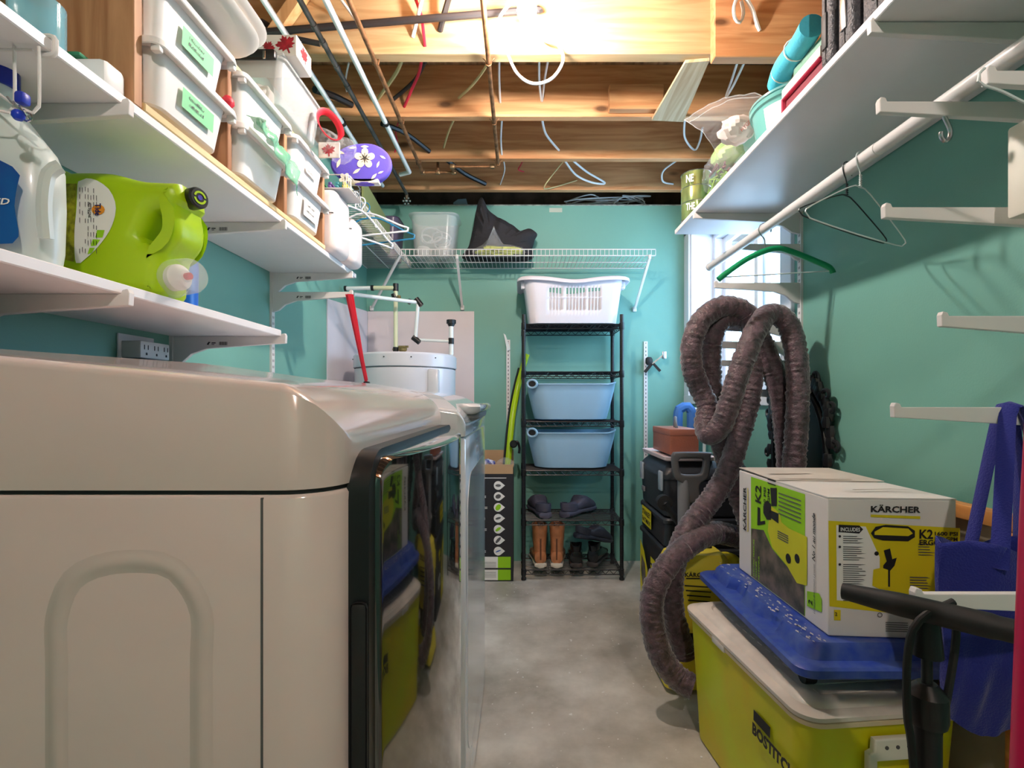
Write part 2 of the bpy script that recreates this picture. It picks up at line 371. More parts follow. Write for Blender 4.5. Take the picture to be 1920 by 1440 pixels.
for a, b, x in ((WY0 + 0.047, ym + 0.03, 1.262), (ym - 0.03, WY1 - 0.047, 1.295)):
    s_ = frame_x(MB(), x, x + 0.03, a, b, WZ0 + 0.047, WZ1 - 0.047, 0.042)
    so = s_.build('window_sash', m_casing, w, smooth=0, bevel=0.003)
    MB().box(x + 0.012, x + 0.016, a + 0.04, b - 0.04, WZ0 + 0.085, WZ1 - 0.085).build('pane', M('window_glass', (0.9, 0.97, 1.0), 0.02, alpha=0.12), so, smooth=0)
MB().lathe([(0.004, 0), (0.012, 0.002), (0.012, 0.01), (0.004, 0.014)], (XR + 0.12, WY1 - 0.012, 1.93), (0, -1, 0), 12).cyl((XR + 0.12, WY1 - 0.02, 1.93), (XR + 0.20, WY1 - 0.03, 2.02), 0.004).build('window_latch', m_black, w)
# white protective panels behind the water heater
struct('trim_1', MB().box(P(690, 0, YB).x, P(889, 0, YB - .006).x, YB - 0.006, YB - 0.001, 1.0, P(0, 584, YB).z), M('white_heat_shield_panel', S(218, 206, 208), 0.4), smooth=0)
struct('trim_2', MB().prism([(2.66, 0.9), (3.355, 0.9), (3.355, P(0, 584, YB).z), (2.66, P(0, 560, 2.66).z)], (XL + 0.001, 0, 0), (0, 1, 0), (0, 0, 1), 0.006), M('white_heat_shield_side', S(214, 208, 216), 0.4), smooth=0)
struct('trim_3', MB().box(P(1030, 0, YB).x, P(1054, 0, YB).x, YB - 0.001, YB + 0.001, P(0, 398, YB).z, P(0, 390, YB).z), M('masking_tape', S(190, 196, 180), 0.7), smooth=0)
# wall rails (slotted standards) with their brackets
def rail_holes(mb, o, u, z0, z1, n):
    pass
def bracket_mb(L, z, y, wall, sgn, t=0.013, deep=0.075):
    k = min(1, L / 0.3)
    pr = [(0, 0), (L - 0.012, 0), (L - 0.009, 0.007), (L, 0.009), (L + 0.003, 0.002), (L + 0.002, -0.020), (L * 0.55, -0.030), (L * 0.30, -0.036), (L * 0.16, -0.048 * k - 0.004), (L * 0.08, -deep * k), (0, -deep * k - 0.008)]
    return MB().prism([(wall + sgn * a, z + b) for a, b in pr], (0, y + t / 2, 0), (1, 0, 0), (0, 0, 1), t)
m_bar = M('printed_barcode_ink', S(40, 38, 42), 0.6)
def standard(label, wall, sgn, y, z0, z1, brs, codes=()):
    t = thing('shelf_support', label, 'shelf bracket rail', (wall, y, z0))
    MB().box(min(wall, wall + sgn * 0.009), max(wall, wall + sgn * 0.009), y - 0.0125, y + 0.0125, z0, z1).build('rail', m_metalwhite, t, smooth=0)
    sl = MB(); z = z0 + 0.02
    while z < z1 - 0.02:
        for dy in (-0.004, 0.004): sl.box(min(wall + sgn * 0.0088, wall + sgn * 0.0094), max(wall + sgn * 0.0088, wall + sgn * 0.0094), y + dy - 0.0012, y + dy + 0.0012, z, z + 0.010)
        z += 0.0254
    sl.build('slots', m_ink, t, smooth=0)
    for i, (L, z) in enumerate(brs):
        b = bracket_mb(L, z, y, wall + sgn * 0.008, sgn).build('bracket', m_metalwhite, t, smooth=0, bevel=0.0015)
        if i in codes:
            c = MB(); x0 = wall + sgn * L * 0.42
            rects = [(k * 0.0022, k * 0.0022 + (0.0014 if k % 3 else 0.0008), 0, 0.010) for k in range(11)]
            c.flats([(a + 0.036, bb + 0.036, p, q_) for a, bb, p, q_ in rects] + [[(0, .002), (.005, 0), (.008, .006), (.012, .008), (.006, .010), (.003, .007)], (0.014, 0.026, 0.005, 0.008), (0.014, 0.022, 0.001, 0.003)], (x0 - (0.03 if sgn > 0 else -0.03), y - 0.0067, z - 0.026), (1, 0, 0), (0, 0, 1))
            c.build('barcode_label', m_bar, b, smooth=0, flat=True)
    return t
ZU, ZLo = 1.59, 1.256
standard('white slotted rail and brackets behind the white and lime detergent jugs', XL, 1, 0.89, 1.05, 1.75, [(0.325, ZU), (0.325, ZLo)])
standard('white slotted rail with two barcoded brackets, above the plug adapter', XL, 1, 1.48, 1.08, 1.75, [(0.325, ZU), (0.325, ZLo)], (0, 1))
standard('white slotted rail on teal wall with two close brackets, beside the white heater panel', XL, 1, 2.07, 0.85, 1.75, [(0.325, ZU), (0.325, 1.512)], (0, 1))
standard('white slotted rail beside the window, carrying the hose on its brackets', XR, -1, 1.985, 0.98, 1.85,
         [(0.415, 1.803), (0.238, 1.682), (0.332, 1.530), (0.395, 1.368), (0.42, 1.300), (0.33, 1.226), (0.245, 1.112)])
standard('white slotted rail with empty brackets, blue bag hanging from one', XR, -1, 0.985, 0.95, 1.85, [(0.415, 1.803), (0.398, 1.649), (0.388, 1.444), (0.278, 1.233), (0.37, 1.056)])
standard('white slotted rail with one bracket crossing in front of the pump handle', XR, -1, 0.80, 0.60, 1.75, [(0.36, 1.588), (0.475, 0.765)])
for px, lab, z1_ in ((953, 'white slotted rail on back wall beside the lime trimmer', P(0, 637, 3.35).z), (1211, 'white slotted rail on back wall with a clamp on it', P(0, 640, 3.35).z)):
    x = P(px, 0, 3.35).x; t = thing('wall_rail', lab, 'wall rail', (x, YB, 0.3))
    MB().box(x - 0.0125, x + 0.0125, YB - 0.009, YB, 0.3, z1_).build('rail', m_metalwhite, t, smooth=0)
    sl = MB(); z = 0.32
    while z < z1_ - 0.03: sl.box(x - 0.0022, x + 0.0022, YB - 0.0096, YB - 0.0088, z, z + 0.012); z += 0.0254
    sl.cyl((x, YB - 0.0088, z1_ - 0.012), (x, YB - 0.0098, z1_ - 0.012), 0.003).build('slots', m_ink, t, smooth=0)
# boards
def shelf(name, label, x0, x1, y0, y1, z0, z1): 
    return tag(MB().rbox(x0, x1, y0, y1, z0, z1, 0.002, 1).build(name, m_white), label, 'shelf')
shelf('wall_shelf', 'long white shelf board carrying the pine frame of white bins', XL + 0.003, -0.70, -0.9, 2.16, ZU, ZU + 0.019)
shelf('wall_shelf', 'short white shelf board carrying the detergent jugs', XL + 0.003, -0.70, -0.9, 1.482, ZLo, ZLo + 0.019)
shelf('wall_shelf', 'white shelf board above the clothes rod and window', 0.686, XR - 0.003, -0.9, 2.24, 1.804, 1.824)
# clothes rod
tr = thing('clothes_rod', 'white metal clothes rod under the shelf by the window', 'clothes rod', (0.85, 1.0, 1.67))
MB().cyl((0.853, -0.8, 1.668), (0.853, 2.27, 1.668), 0.0155, n=20).build('rod', m_metalwhite, tr)
MB().lathe([(0.0165, 0), (0.0175, 0.004), (0.0175, 0.016), (0.012, 0.022)], (0.853, 2.258, 1.668), (0, 1, 0), 16).build('end_cap', m_metalwhite, tr)
MB().cyl((0.853, 1.2, 1.668), (0.853, 1.62, 1.668), 0.0165, n=20).build('rod_sleeve', m_metalwhite, tr)
# ---------------------------------------------------------------- lamps
def bulb(x, y, z, label, pw):
    t = thing('ceiling_bulb', label, 'light bulb', (x, y, z))
    me = M('glowing_bulb_glass', BULB_COL, 0.3, emit=BULB * pw)
    MB().ball((x, y, z), 0.031, 16, (1, 1, 1.55)).build('bulb_glass', me, t)
    MB().lathe([(0.013, 0.045), (0.014, 0.058), (0.018, 0.066), (0.020, 0.09), (0.020, 0.12), (0.012, 0.13)], (x, y, z), (0, 0, 1), 20).build('lamp_holder', m_casing, t)
    MB().box(x - 0.11, x + 0.11, y - 0.045, y + 0.045, z + 0.13, z + 0.15).box(x - 0.02, x + 0.02, y - 0.03, y + 0.03, z + 0.15, 2.6).build('mounting_board', m_ply, t, smooth=0)
    return t
bulb(0.022, 1.60, 2.306, 'bare glowing bulb in a white holder between ceiling joists', 1.0)
bulb(0.30, -0.62, 2.32, 'bare glowing bulb over the doorway end of the room', 0.75)
# ---------------------------------------------------------------- pipes under the joists
def pipe_thing(name, label, cat, paths, mat, n=10):
    mb = MB()
    for pts, r in paths: mb.tube(spline(pts, 0.03) if len(pts) > 2 else pts, r, n)
    return tag(mb.build(name, mat), label, cat)
def under(px, py, Z=1.27): y = Z * F / (CY - py); return P(px, py, y)
x = -0.1185
cp = thing('copper_pipe', 'thin copper water pipe running straight back past the bulb', 'pipe', (x, 1.7, 2.34))
MB().cyl((x, -1.4, 2.345), (x, 2.74, 2.345), 0.009, n=12).build('pipe', m_copper, cp)
for yy in (1.91, 2.32, 2.72):
    MB().tube(spline([(x - 0.022, yy, 2.362), (x - 0.012, yy, 2.352), (x - 0.009, yy, 2.338), (x, yy, 2.333), (x + 0.009, yy, 2.338), (x + 0.012, yy, 2.352), (x + 0.022, yy, 2.362)], 0.005), 0.0018, 6).build('pipe_strap', m_copper, cp)
zc = 2.345
cp2 = thing('copper_pipe', 'thin copper pipe ending in a jointed cross piece near the back joist', 'pipe', (-0.55, 2.0, zc))
MB().cyl((-0.546, -1.4, zc), (-0.546, 2.83, zc), 0.009, n=12).cyl((-0.546, 2.83, zc), (-0.37, 2.83, zc), 0.0075).cyl((-0.37, 2.83, zc), (-0.37, 2.76, zc + 0.0), 0.0075).cyl((-0.37, 2.76, zc), (x - 0.03, 2.76, zc), 0.0075).cyl((-0.46, 2.83, zc), (-0.46, 2.83, 2.5), 0.0075).build('pipe', m_copper, cp2)
mb = MB()
m_sj = M('soldered_joint', S(160, 130, 96), 0.4, 0.7, var=0.5, vs=60)
for p in ((-0.546, 2.83), (-0.46, 2.83), (-0.37, 2.83), (-0.37, 2.76), (x - 0.033, 2.76)): MB().rbox(p[0] - 0.013, p[0] + 0.013, p[1] - 0.011, p[1] + 0.011, zc - 0.010, zc + 0.012, 0.004).build('pipe_fitting', m_sj, cp2)
for yy in (1.91, 2.32, 2.72):
    mb = MB(); mb.cyl((-0.56, yy, 2.357), (-0.532, yy, 2.357), 0.002).cyl((-0.56, yy, 2.357), (-0.556, yy, 2.336), 0.002).cyl((-0.532, yy, 2.357), (-0.536, yy, 2.336), 0.002)
    mb.build('pipe_strap', m_copper, cp2)
for nm, lab, X_, r_, m_, y1 in (('white_plastic_pipe', 'white plastic pipe under the joists between a dark pipe and a copper pipe', -0.617, 0.0115, m_pex, 2.82),
                            ('white_plastic_pipe', 'white plastic pipe under the joists closest to the stored bins', -0.815, 0.0105, m_pex, 3.0)):
    z = 2.342; t = thing(nm, lab, 'pipe', (X_, 1.5, z))
    MB().cyl((X_, -1.4, z), (X_, y1, z), r_, n=12).build('pipe', m_, t)
    cl = MB()
    for yy in (2.32,): cl.lathe([(0.012, -0.01), (0.015, -0.008), (0.015, 0.008), (0.012, 0.01)], (X_, yy, z), (0, 1, 0), 14).box(X_ - 0.006, X_ + 0.006, yy - 0.006, yy + 0.006, z + 0.008, 2.362)
    cl.build('pipe_clip', m_black, t)
    if y1 > 2.9: continue
    MB().cyl((X_, y1, z), (X_ - 0.06, y1 + 0.03, z), r_).build('pipe_elbow', m_, t)
t = thing('old_dark_pipe', 'weathered dark metal pipe ending in a valve near the back wall', 'pipe', (-0.70, 1.5, 2.34))
MB().cyl((-0.70, -1.4, 2.342), (-0.70, 3.12, 2.342), 0.0095, n=12).build('pipe', m_darkpipe, t)
for yy in (1.72, 1.80, 2.05, 1.93): MB().cyl((-0.70, yy - 0.012, 2.342), (-0.70, yy + 0.012, 2.342), 0.0115).build('pipe_coupling', m_darkpipe, t)
vb = MB().cyl((-0.70, 3.12, 2.342), (-0.70, 3.12, 2.30), 0.011)
vb.build('valve_body', M('brass_valve', S(150, 140, 120), 0.3, 0.9), t)
vb = MB()
for k in range(6):
    a = k * math.pi / 3; vb.ball((-0.70 + 0.02 * math.cos(a), 3.12 + 0.0, 2.30 + 0.02 * math.sin(a)), 0.008, 8)
vb.ball((-0.70, 3.115, 2.30), 0.012, 8).build('valve_wheel', m_steel, t)
pipe_thing('black_conduit', 'thick black conduit crossing in front of the first ceiling joist', 'conduit', [([P(478, 62, 1.83), P(960, 22, 1.83), P(1010, 19, 1.83)], 0.0125)], m_blackpipe)
pipe_thing('black_conduit', 'short black conduit stub above the maple leaf box', 'conduit', [([P(490, 40, 1.86), P(540, 68, 1.85), P(600, 82, 1.86)], 0.010)], m_blackpipe)
def cable(label, pts, mat, r=0.0035, cat='cable', name='electrical_cable'):
    return tag(MB().tube(spline([P(*p) for p in pts], 0.012), r * 1.2, 7).build(name, mat), label, cat)
cable('white cable looping down below the joists beside the glowing bulb', [(985, -12, 1.74), (950, 14, 1.76), (935, 45, 1.78), (950, 95, 1.80), (970, 138, 1.80), (1000, 157, 1.80), (1035, 147, 1.80), (1056, 112, 1.81), (1044, 82, 1.83), (1022, 76, 1.85), (1008, 52, 1.875)], m_cablew, 0.0045)
cable('red cable dropping into a hole in the first joist', [(778, -5, 1.85), (790, 30, 1.86), (794, 60, 1.87), (797, 88, 1.886)], m_cablered, 0.005)
cable('red cable with a bright run into the second joist', [(792, 100, 2.05), (786, 135, 2.15), (772, 168, 2.22), (758, 200, 2.303)], m_cablered, 0.0055)
cable('thin red wire hanging before the third joist', [(752, 218, 2.5), (742, 245, 2.6), (745, 268, 2.68), (740, 286, 2.704)], m_cablered, 0.003)
cable('thin red wire curl by the fourth joist beyond the copper pipe', [(982, 298, 2.9), (976, 310, 3.0), (972, 318, 3.05), (982, 322, 3.1)], m_cablered, 0.003)
cable('white cable paired with a black one at the first joist', [(792, -5, 1.83), (784, 30, 1.85), (774, 70, 1.886)], m_cablew, 0.006)
cable('cream cable bending into the second joist hole beside the black cable', [(756, 105, 2.05), (744, 135, 2.12), (720, 170, 2.22), (704, 192, 2.303)], m_cabley, 0.0065)
cable('thick black cable going into the first joist next to the red one', [(842, -5, 1.83), (832, 30, 1.85), (825, 58, 1.886)], m_blackpipe, 0.009)
cable('black cable slanting into the second joist', [(802, 105, 2.10), (778, 150, 2.23), (733, 190, 2.303)], m_blackpipe, 0.007)
cable('thin white wire by the second joist near the dark pipe', [(654, 118, 2.0), (648, 150, 2.2), (650, 172, 2.303)], m_cablew, 0.003)
cable('white doubled wire hanging at the first joist before a copper pipe', [(640, 0, 1.83), (658, 25, 1.85), (672, 45, 1.87), (682, 58, 1.886)], m_cablew, 0.0045)
cable('thick black hose entering the second joist behind the pipes', [(590, 168, 2.12), (625, 180, 2.22), (660, 197, 2.303)], m_black, 0.012)
cable('thick black hose entering the third joist', [(716, 232, 2.42), (760, 250, 2.55), (805, 284, 2.704)], m_black, 0.010)
cable('thick black hose entering the fourth joist', [(838, 300, 2.85), (870, 325, 2.98), (910, 345, 3.108)], m_black, 0.011)
cable('cream cable dropping to the second joist by the long copper pipe', [(918, 108, 2.0), (908, 130, 2.1), (885, 160, 2.2), (860, 184, 2.303)], m_cabley, 0.005)
cable('cream cable dropping to the third joist', [(852, 222, 2.45), (840, 250, 2.6), (832, 277, 2.704)], m_cabley, 0.0045)
cable('white cable running straight down to the second joist by the copper pipe', [(936, 110, 2.05), (936, 150, 2.18), (938, 192, 2.303)], m_cablew, 0.004)
cable('white cable at the third joist by the copper pipe', [(941, 222, 2.45), (939, 260, 2.6), (941, 290, 2.704)], m_cablew, 0.004)
cable('white wire curling down at the fourth joist by the copper pipe', [(944, 300, 2.85), (946, 320, 2.95), (938, 346, 3.108)], m_cablew, 0.003)
cable('pair of white cables meeting at a hole in the second joist', [(1011, 105, 2.0), (1011, 150, 2.15), (1016, 190, 2.303), (1021, 150, 2.2), (1029, 105, 2.0)], m_cablew, 0.004)
cable('white cable curving into the third joist', [(1016, 222, 2.45), (1024, 252, 2.58), (1048, 282, 2.704)], m_cablew, 0.005)
cable('white cable pair sweeping sideways into the fourth joist', [(1058, 300, 2.85), (1080, 328, 2.95), (1110, 342, 3.05), (1134, 343, 3.108), (1100, 322, 3.0), (1073, 300, 2.85)], m_cablew, 0.005)
cable('white cable curl hanging at the doubled joist end', [(1384, -8, 1.80), (1376, 12, 1.80), (1378, 34, 1.81), (1387, 42, 1.82), (1394, 26, 1.82), (1390, 2, 1.81)], m_cablew, 0.005)
cable('white cable entering the doubled joist beside the curl', [(1396, -8, 1.80), (1410, 16, 1.82), (1417, 38, 1.83), (1424, 58, 1.842)], m_cablew, 0.006)
cable('white looped cable at the second joist above the plastic bag', [(1384, 112, 2.05), (1372, 150, 2.18), (1361, 182, 2.303), (1375, 160, 2.2), (1398, 112, 2.05)], m_cablew, 0.0045)
cable('white cable loop at the third joist beside the plastic bag', [(1284, 222, 2.45), (1284, 258, 2.62), (1302, 281, 2.704), (1312, 265, 2.65), (1317, 240, 2.55)], m_cablew, 0.0045)
cable('white cable hooked at the fourth joist above the tin', [(1270, 300, 2.85), (1244, 320, 2.95), (1243, 340, 3.05), (1262, 345, 3.108)], m_cablew, 0.0045)
cable('thin cream wire sagging on the fourth joist', [(1058, 300, 2.9), (1022, 347, 3.0), (1030, 353, 3.09), (1082, 338, 3.1)], m_cabley, 0.003)
random.seed(3)
tg = []
for k in range(30): tg.append(V((P(1052 + random.random() * 170, 0, 3.42).x, 3.38 + random.random() * 0.12, ZT + 0.006 + random.random() * 0.085)))
tag(MB().tube(spline(tg, 0.012), 0.004, 6).build('cable_tangle', m_cablew), 'tangle of white cable lying on top of the back wall', 'cable')
m_scrap = M('plastic_scrap', S(150, 170, 180), 0.3)
mb = MB(); mb.prism([(0, 0), (0.10, 0.008), (0.085, 0.06), (0.03, 0.055), (0.0, 0.03)], (P(850, 0, 3.4).x, 3.40, ZT + 0.0), (1, 0, 0), (0, 0.3, 1), 0.01)
tag(mb.build('plastic_scrap', m_scrap), 'crumpled pale plastic scrap stuffed on top of the back wall', 'scrap')
# ================================================================ DRYER AND WASHER
def lerp_tab(tab, x):
    if x <= tab[0][0]: return tab[0][1]
    for (a, b), (c, d) in zip(tab, tab[1:]):
        if x <= c: return b + (d - b) * (x - a) / (c - a)
    return tab[-1][1]
TOP = [(-1.0, 1.158), (-0.515, 1.130), (-0.409, 1.113), (-0.304, 1.099), (-0.235, 1.089), (-0.20, 1.080), (-0.17, 1.068), (-0.12, 1.056)]
def machine(name, label, cat, y0, y1, xf, mat, drop, hf, zs_, near):
    t = thing(name, label, cat, (-0.55, (y0 + y1) / 2, 0)); x0 = -0.985
    cx = (x0 + xf) / 2; hx = (xf - x0) / 2; cy = (y0 + y1) / 2; hy = (y1 - y0) / 2
    RC = 0.055 if near else 0.022
    def outline(s=0.0, r=RC): return [(p[0], p[1]) for p in rr(cx, cy, hx - s, hy - s, max(0.004, r - s), 10)]
    lo = MB(); lo.loft([[(a, b, z) for a, b in outline(s)] for z, s in ((0.02, 0.01), (0.03, 0), (zs_ - 0.006, 0), (zs_ - 0.002, 0.003), (zs_, 0.008))])
    lo.build('cabinet', mat, t, smooth=40)
    tp = MB(); rings = [[(a, b, zs_ + 0.001) for a, b in outline(0.006)], [(a, b, zs_ + 0.003) for a, b in outline(0.001)]]
    def zt(a, b):
        df = max(0.0, xf - a); ds = max(0.0, min(b - y0, y1 - b)); z = lerp_tab(TOP, a)
        def fall(d, rd, hh): return 0 if d >= rd else hh * (1 - math.sqrt(max(0, 1 - (1 - d / rd) ** 2)))
        return z - fall(df, 0.075, drop) - fall(ds, 0.016, hf)
    NS = [0, 0.0015, 0.004, 0.008, 0.012, 0.017, 0.024, 0.034, 0.048, 0.07, 0.1, 0.15, 0.2, 0.26, 0.32]
    for s in NS:
        s = min(s, hy - 0.012); rings.append([(a, b, zt(a, b)) for a, b in outline(s, RC)])
    tp.loft(rings); tp.build('top_cover', mat, t, smooth=50)
    return t
dr = machine('clothes_dryer', 'big white glossy machine closest to the camera, dark tinted mirror-like front', 'clothes dryer', 0.485, 1.188, -0.178, m_enamel, 0.05, 0.009, 0.980, True)
# seam, side emboss, corner groove
gv = MB(); pts = [(-0.985, 0.4835), (-0.235, 0.4835)]
MB().box(-0.2486, -0.2466, 0.4838, 0.49, 0.03, 0.976).build('panel_seam', m_greyink, dr, smooth=0)
MB().loft([[(a, b, z) for a, b in rr(-0.5815, 0.8365, 0.4005, 0.3485, 0.052, 8)] for z in (0.979, 0.9825)]).build('top_seam', m_ink, dr, smooth=0)
em_pts = ((spline([(-0.445, 0.4845, 0.1), (-0.445, 0.4845, 0.4), (-0.445, 0.4845, 0.7), (-0.445, 0.4845, 0.78), (-0.445, 0.4845, 0.82), (-0.445, 0.4845, 0.86), (-0.43, 0.4845, 0.897), (-0.395, 0.4845, 0.913), (-0.345, 0.4845, 0.913), (-0.322, 0.4845, 0.897), (-0.306, 0.4845, 0.865), (-0.306, 0.4845, 0.82), (-0.306, 0.4845, 0.78), (-0.306, 0.4845, 0.7), (-0.306, 0.4845, 0.4), (-0.306, 0.4845, 0.1)], 0.01)))
em = MB(); rows = []
for i, p in enumerate(em_pts):
    d = (em_pts[min(i + 1, len(em_pts) - 1)] - em_pts[max(i - 1, 0)]).normalized(); nn = V((d.z, 0, -d.x))
    rows.append([p + nn * (0.012 * s_) + V((0, 0.0006 - 0.0022 * math.cos(s_ * math.pi / 2) ** 2, 0)) for s_ in (-1, -0.75, -0.5, -0.25, 0, 0.25, 0.5, 0.75, 1)])
em.add([p for r_ in rows for p in r_], [(i * 9 + j, i * 9 + j + 1, (i + 1) * 9 + j + 1, (i + 1) * 9 + j) for i in range(len(rows) - 1) for j in range(8)])
em.build('side_embossing', m_enamel, dr, smooth=60)
def door_x(name, mat, parent, ya, yb, za, zb, x0, bulge, thick, r, ed=0.012):
    cy, cz, hy, hz = (ya + yb) / 2, (za + zb) / 2, (yb - ya) / 2, (zb - za) / 2
    def pt(y, z, s): 
        k = 1 - ((y - cy) / hy) ** 2
        return V((x0 + thick + bulge * k - s, y, z))
    rings = [[V((x0, a, b)) for a, b in rr(cy, cz, hy, hz, r, 8)]]
    for i in range(6):
        a_ = math.pi / 2 * i / 5; ins = ed * (1 - math.sin(a_) if False else 1 - math.cos(a_)); dep = ed * (1 - math.sin(a_))
        rings.append([pt(a, b, dep) for a, b in rr(cy, cz, hy - ins, hz - ins, max(0.003, r - ins), 8)])
    for s in (0.03, 0.06, 0.1, 0.15, 0.2, 0.25, 0.30):
        if s < hy: rings.append([pt(a, b, 0) for a, b in rr(cy, cz, hy - s, hz - s, max(0.003, r - s), 8)])
    return MB().loft(rings).build(name, mat, parent, smooth=40)
def domed_door(name, mat, parent, ya, yb, za, zb, x0, bulge, r, roll=0.006):
    ny, nz_ = 72, 24; cy, hy = (ya + yb) / 2, (yb - ya) / 2; mb = MB(); rows = []
    ts = [0.5 - 0.5 * math.cos(math.pi * j / nz_) for j in range(nz_ + 1)]
    for i in range(ny + 1):
        y = cy - hy * math.cos(math.pi * i / ny); d = min(y - ya, yb - y)
        c = r - math.sqrt(max(0, r * r - (r - d) ** 2)) if d < r else 0
        zl, zh = za + c, zb - c; row = []
        for t in ts:
            z = zl + (zh - zl) * t; e = min(d, z - zl, zh - z); dx = roll - math.sqrt(max(0, roll * roll - (roll - e) ** 2)) if e < roll else 0
            row.append(V((x0 + bulge * (1 - ((y - cy) / hy) ** 2) + 0.004 - dx, y, z)))
        rows.append(row)
    n = nz_ + 1; mb.add([p for r_ in rows for p in r_], [(i * n + j, i * n + j + 1, (i + 1) * n + j + 1, (i + 1) * n + j) for i in range(ny) for j in range(nz_)])
    bd_ = [i * n for i in range(ny + 1)] + [ny * n + j for j in range(1, n)] + [i * n + nz_ for i in range(ny - 1, -1, -1)] + [j for j in range(nz_ - 1, 0, -1)]
    b0 = len(mb.v); mb.v += [V((x0 - 0.004, mb.v[k].y, mb.v[k].z)) for k in bd_]; m_ = len(bd_)
    mb.f += [(bd_[k], bd_[(k + 1) % m_], b0 + (k + 1) % m_, b0 + k) for k in range(m_)] + [tuple(range(b0, b0 + m_))]
    return mb.build(name, mat, parent, smooth=40)
MB().loft([[(x_, a, b) for a, b in rr(0.85, 0.56, 0.322, 0.455, 0.05, 8)] for x_ in (-0.182, -0.164, -0.158)]).build('door_gasket_frame', m_black, dr)
dd = domed_door('door', m_glassdark, dr, 0.550, 1.166, 0.125, 1.006, -0.158, 0.047, 0.035)
MB().rbox(-0.176, -0.158, 0.520, 0.5275, 0.60, 0.86, 0.006).build('handle_recess_shade', m_softblack, dd)  # soft-black block whose colour stands in for shade in the handle recess
ws = machine('washing_machine', 'white glossy machine beyond the dark-fronted one, with a console lip at its top', 'washing machine', 1.194, 1.885, -0.130, m_enamel2, 0.055, 0.012, 0.980, False)
MB().loft([[(x_, a, b) for a, b in rr(1.54, 0.52, 0.29, 0.36, 0.10, 8)] for x_ in (-0.132, -0.1285)]).build('door', m_enamel2, ws, smooth=40)
dw = MB(); dw.loft([[(a, b, z) for a, b in rr(-0.155, 1.57, 0.052 - s, 0.26 - s, 0.045, 8)] for z, s in ((1.032, 0.014), (1.040, 0.002), (1.052, 0), (1.060, 0.006))])
dw.build('console_lip', m_enamel2, ws, smooth=50)
MB().loft([[(a, b, z) for a, b in rr(-0.160, 1.50, 0.052 - s, 0.17 - s, 0.04, 8)] for z, s in ((1.012, 0.02), (1.022, 0.002), (1.036, 0))]).build('detergent_drawer', m_grey, ws)
# ================================================================ WATER HEATER AND ITS PIPES
wh = thing('water_heater', 'white cylindrical water heater behind the machines', 'water heater', (-0.655, 2.90, 0))
hx, hy_ = -0.655, 2.90
MB().lathe([(0.278, 0.03), (0.282, 0.04), (0.282, 1.24), (0.274, 1.246)], (hx, hy_, 0), n=48).build('tank', M('heater_white_enamel', S(216, 216, 224), 0.25, coat=0.3), wh)
MB().lathe([(0.284, 1.246), (0.288, 1.25), (0.288, 1.312), (0.280, 1.322), (0.0, 1.326)], (hx, hy_, 0), n=48, caps=False).build('top_rim', M('heater_rim', S(214, 214, 222), 0.25), wh)
sc = MB()
for a in (-160, -130, -100, -72, -45): sc.ball((hx + 0.289 * math.cos(R(a)), hy_ + 0.289 * math.sin(R(a)), 1.295), 0.004, 8)
sc.build('rim_screw', m_ink, wh)
MB().rbox(hx + 0.165, hx + 0.225, hy_ - 0.235, hy_ - 0.19, 1.0, 1.235, 0.01).build('access_cover', m_enamel2, wh)
MB().lathe([(0.27, 0.0), (0.29, 0.005), (0.29, 0.03), (0.27, 0.035)], (hx, hy_, 0), n=32).build('base_ring', m_grey, wh)
mb = MB(); yp = 2.86
def PP(px, py): return P(px, py, yp)
m_pv = M('cream_water_pipe', S(206, 210, 176), 0.4)
mb.cyl(PP(742, 655), PP(742, 540), 0.0125, n=14)
mb.cyl(PP(742, 540), PP(700, 540), 0.0125, n=14)
mb.build('supply_pipe', m_pv, wh)
mb = MB(); mb.cyl(PP(700, 540), PP(648, 541), 0.0115, n=12).cyl(P(663, 552, 2.6), PP(782, 567), 0.0105, n=12).cyl(PP(784, 567), PP(779, 634), 0.0105, n=12).cyl(PP(779, 637), PP(846, 640), 0.008, n=12).cyl(PP(846, 610), PP(846, 665), 0.0125, n=12).cyl(PP(846, 665), PP(844, 745), 0.009, n=12)
mb.build('drain_pipe', m_pex, wh)
mb = MB()
for a, b in (((742, 532), (742, 546)), ((742, 651), (742, 662)), ((696, 540), (701, 540)), ((766, 565), (770, 566)), ((780, 560), (790, 573)), ((774, 632), (787, 642)), ((846, 634), (846, 645)), ((646, 541), (650, 541)), ((846, 602), (846, 612)), ((738, 551), (743, 564))):
    p, q_ = PP(*a), PP(*b); MB().cyl(p, q_, 0.016, n=12).build('pipe_fitting', m_black, wh)
MB().cyl(PP(846, 610), PP(846, 602), 0.02).cyl(PP(846, 607), PP(846, 600), 0.027, n=10).build('pipe_cap', m_black, wh)
mb = MB(); mb.ball(PP(755, 655), 0.022, 10, (1.2, 1, 0.8)).ball(PP(740, 655), 0.014, 8).cyl(PP(747, 650), PP(766, 650), 0.006).ball(PP(748, 557), 0.013, 8)
mb.cyl(PP(742, 665), PP(742, 672), 0.014).cyl(PP(757, 660), PP(757, 672), 0.016)
mb.build('valve', M('old_brass', S(150, 136, 92), 0.4, 0.7, var=0.4, vs=60), wh)
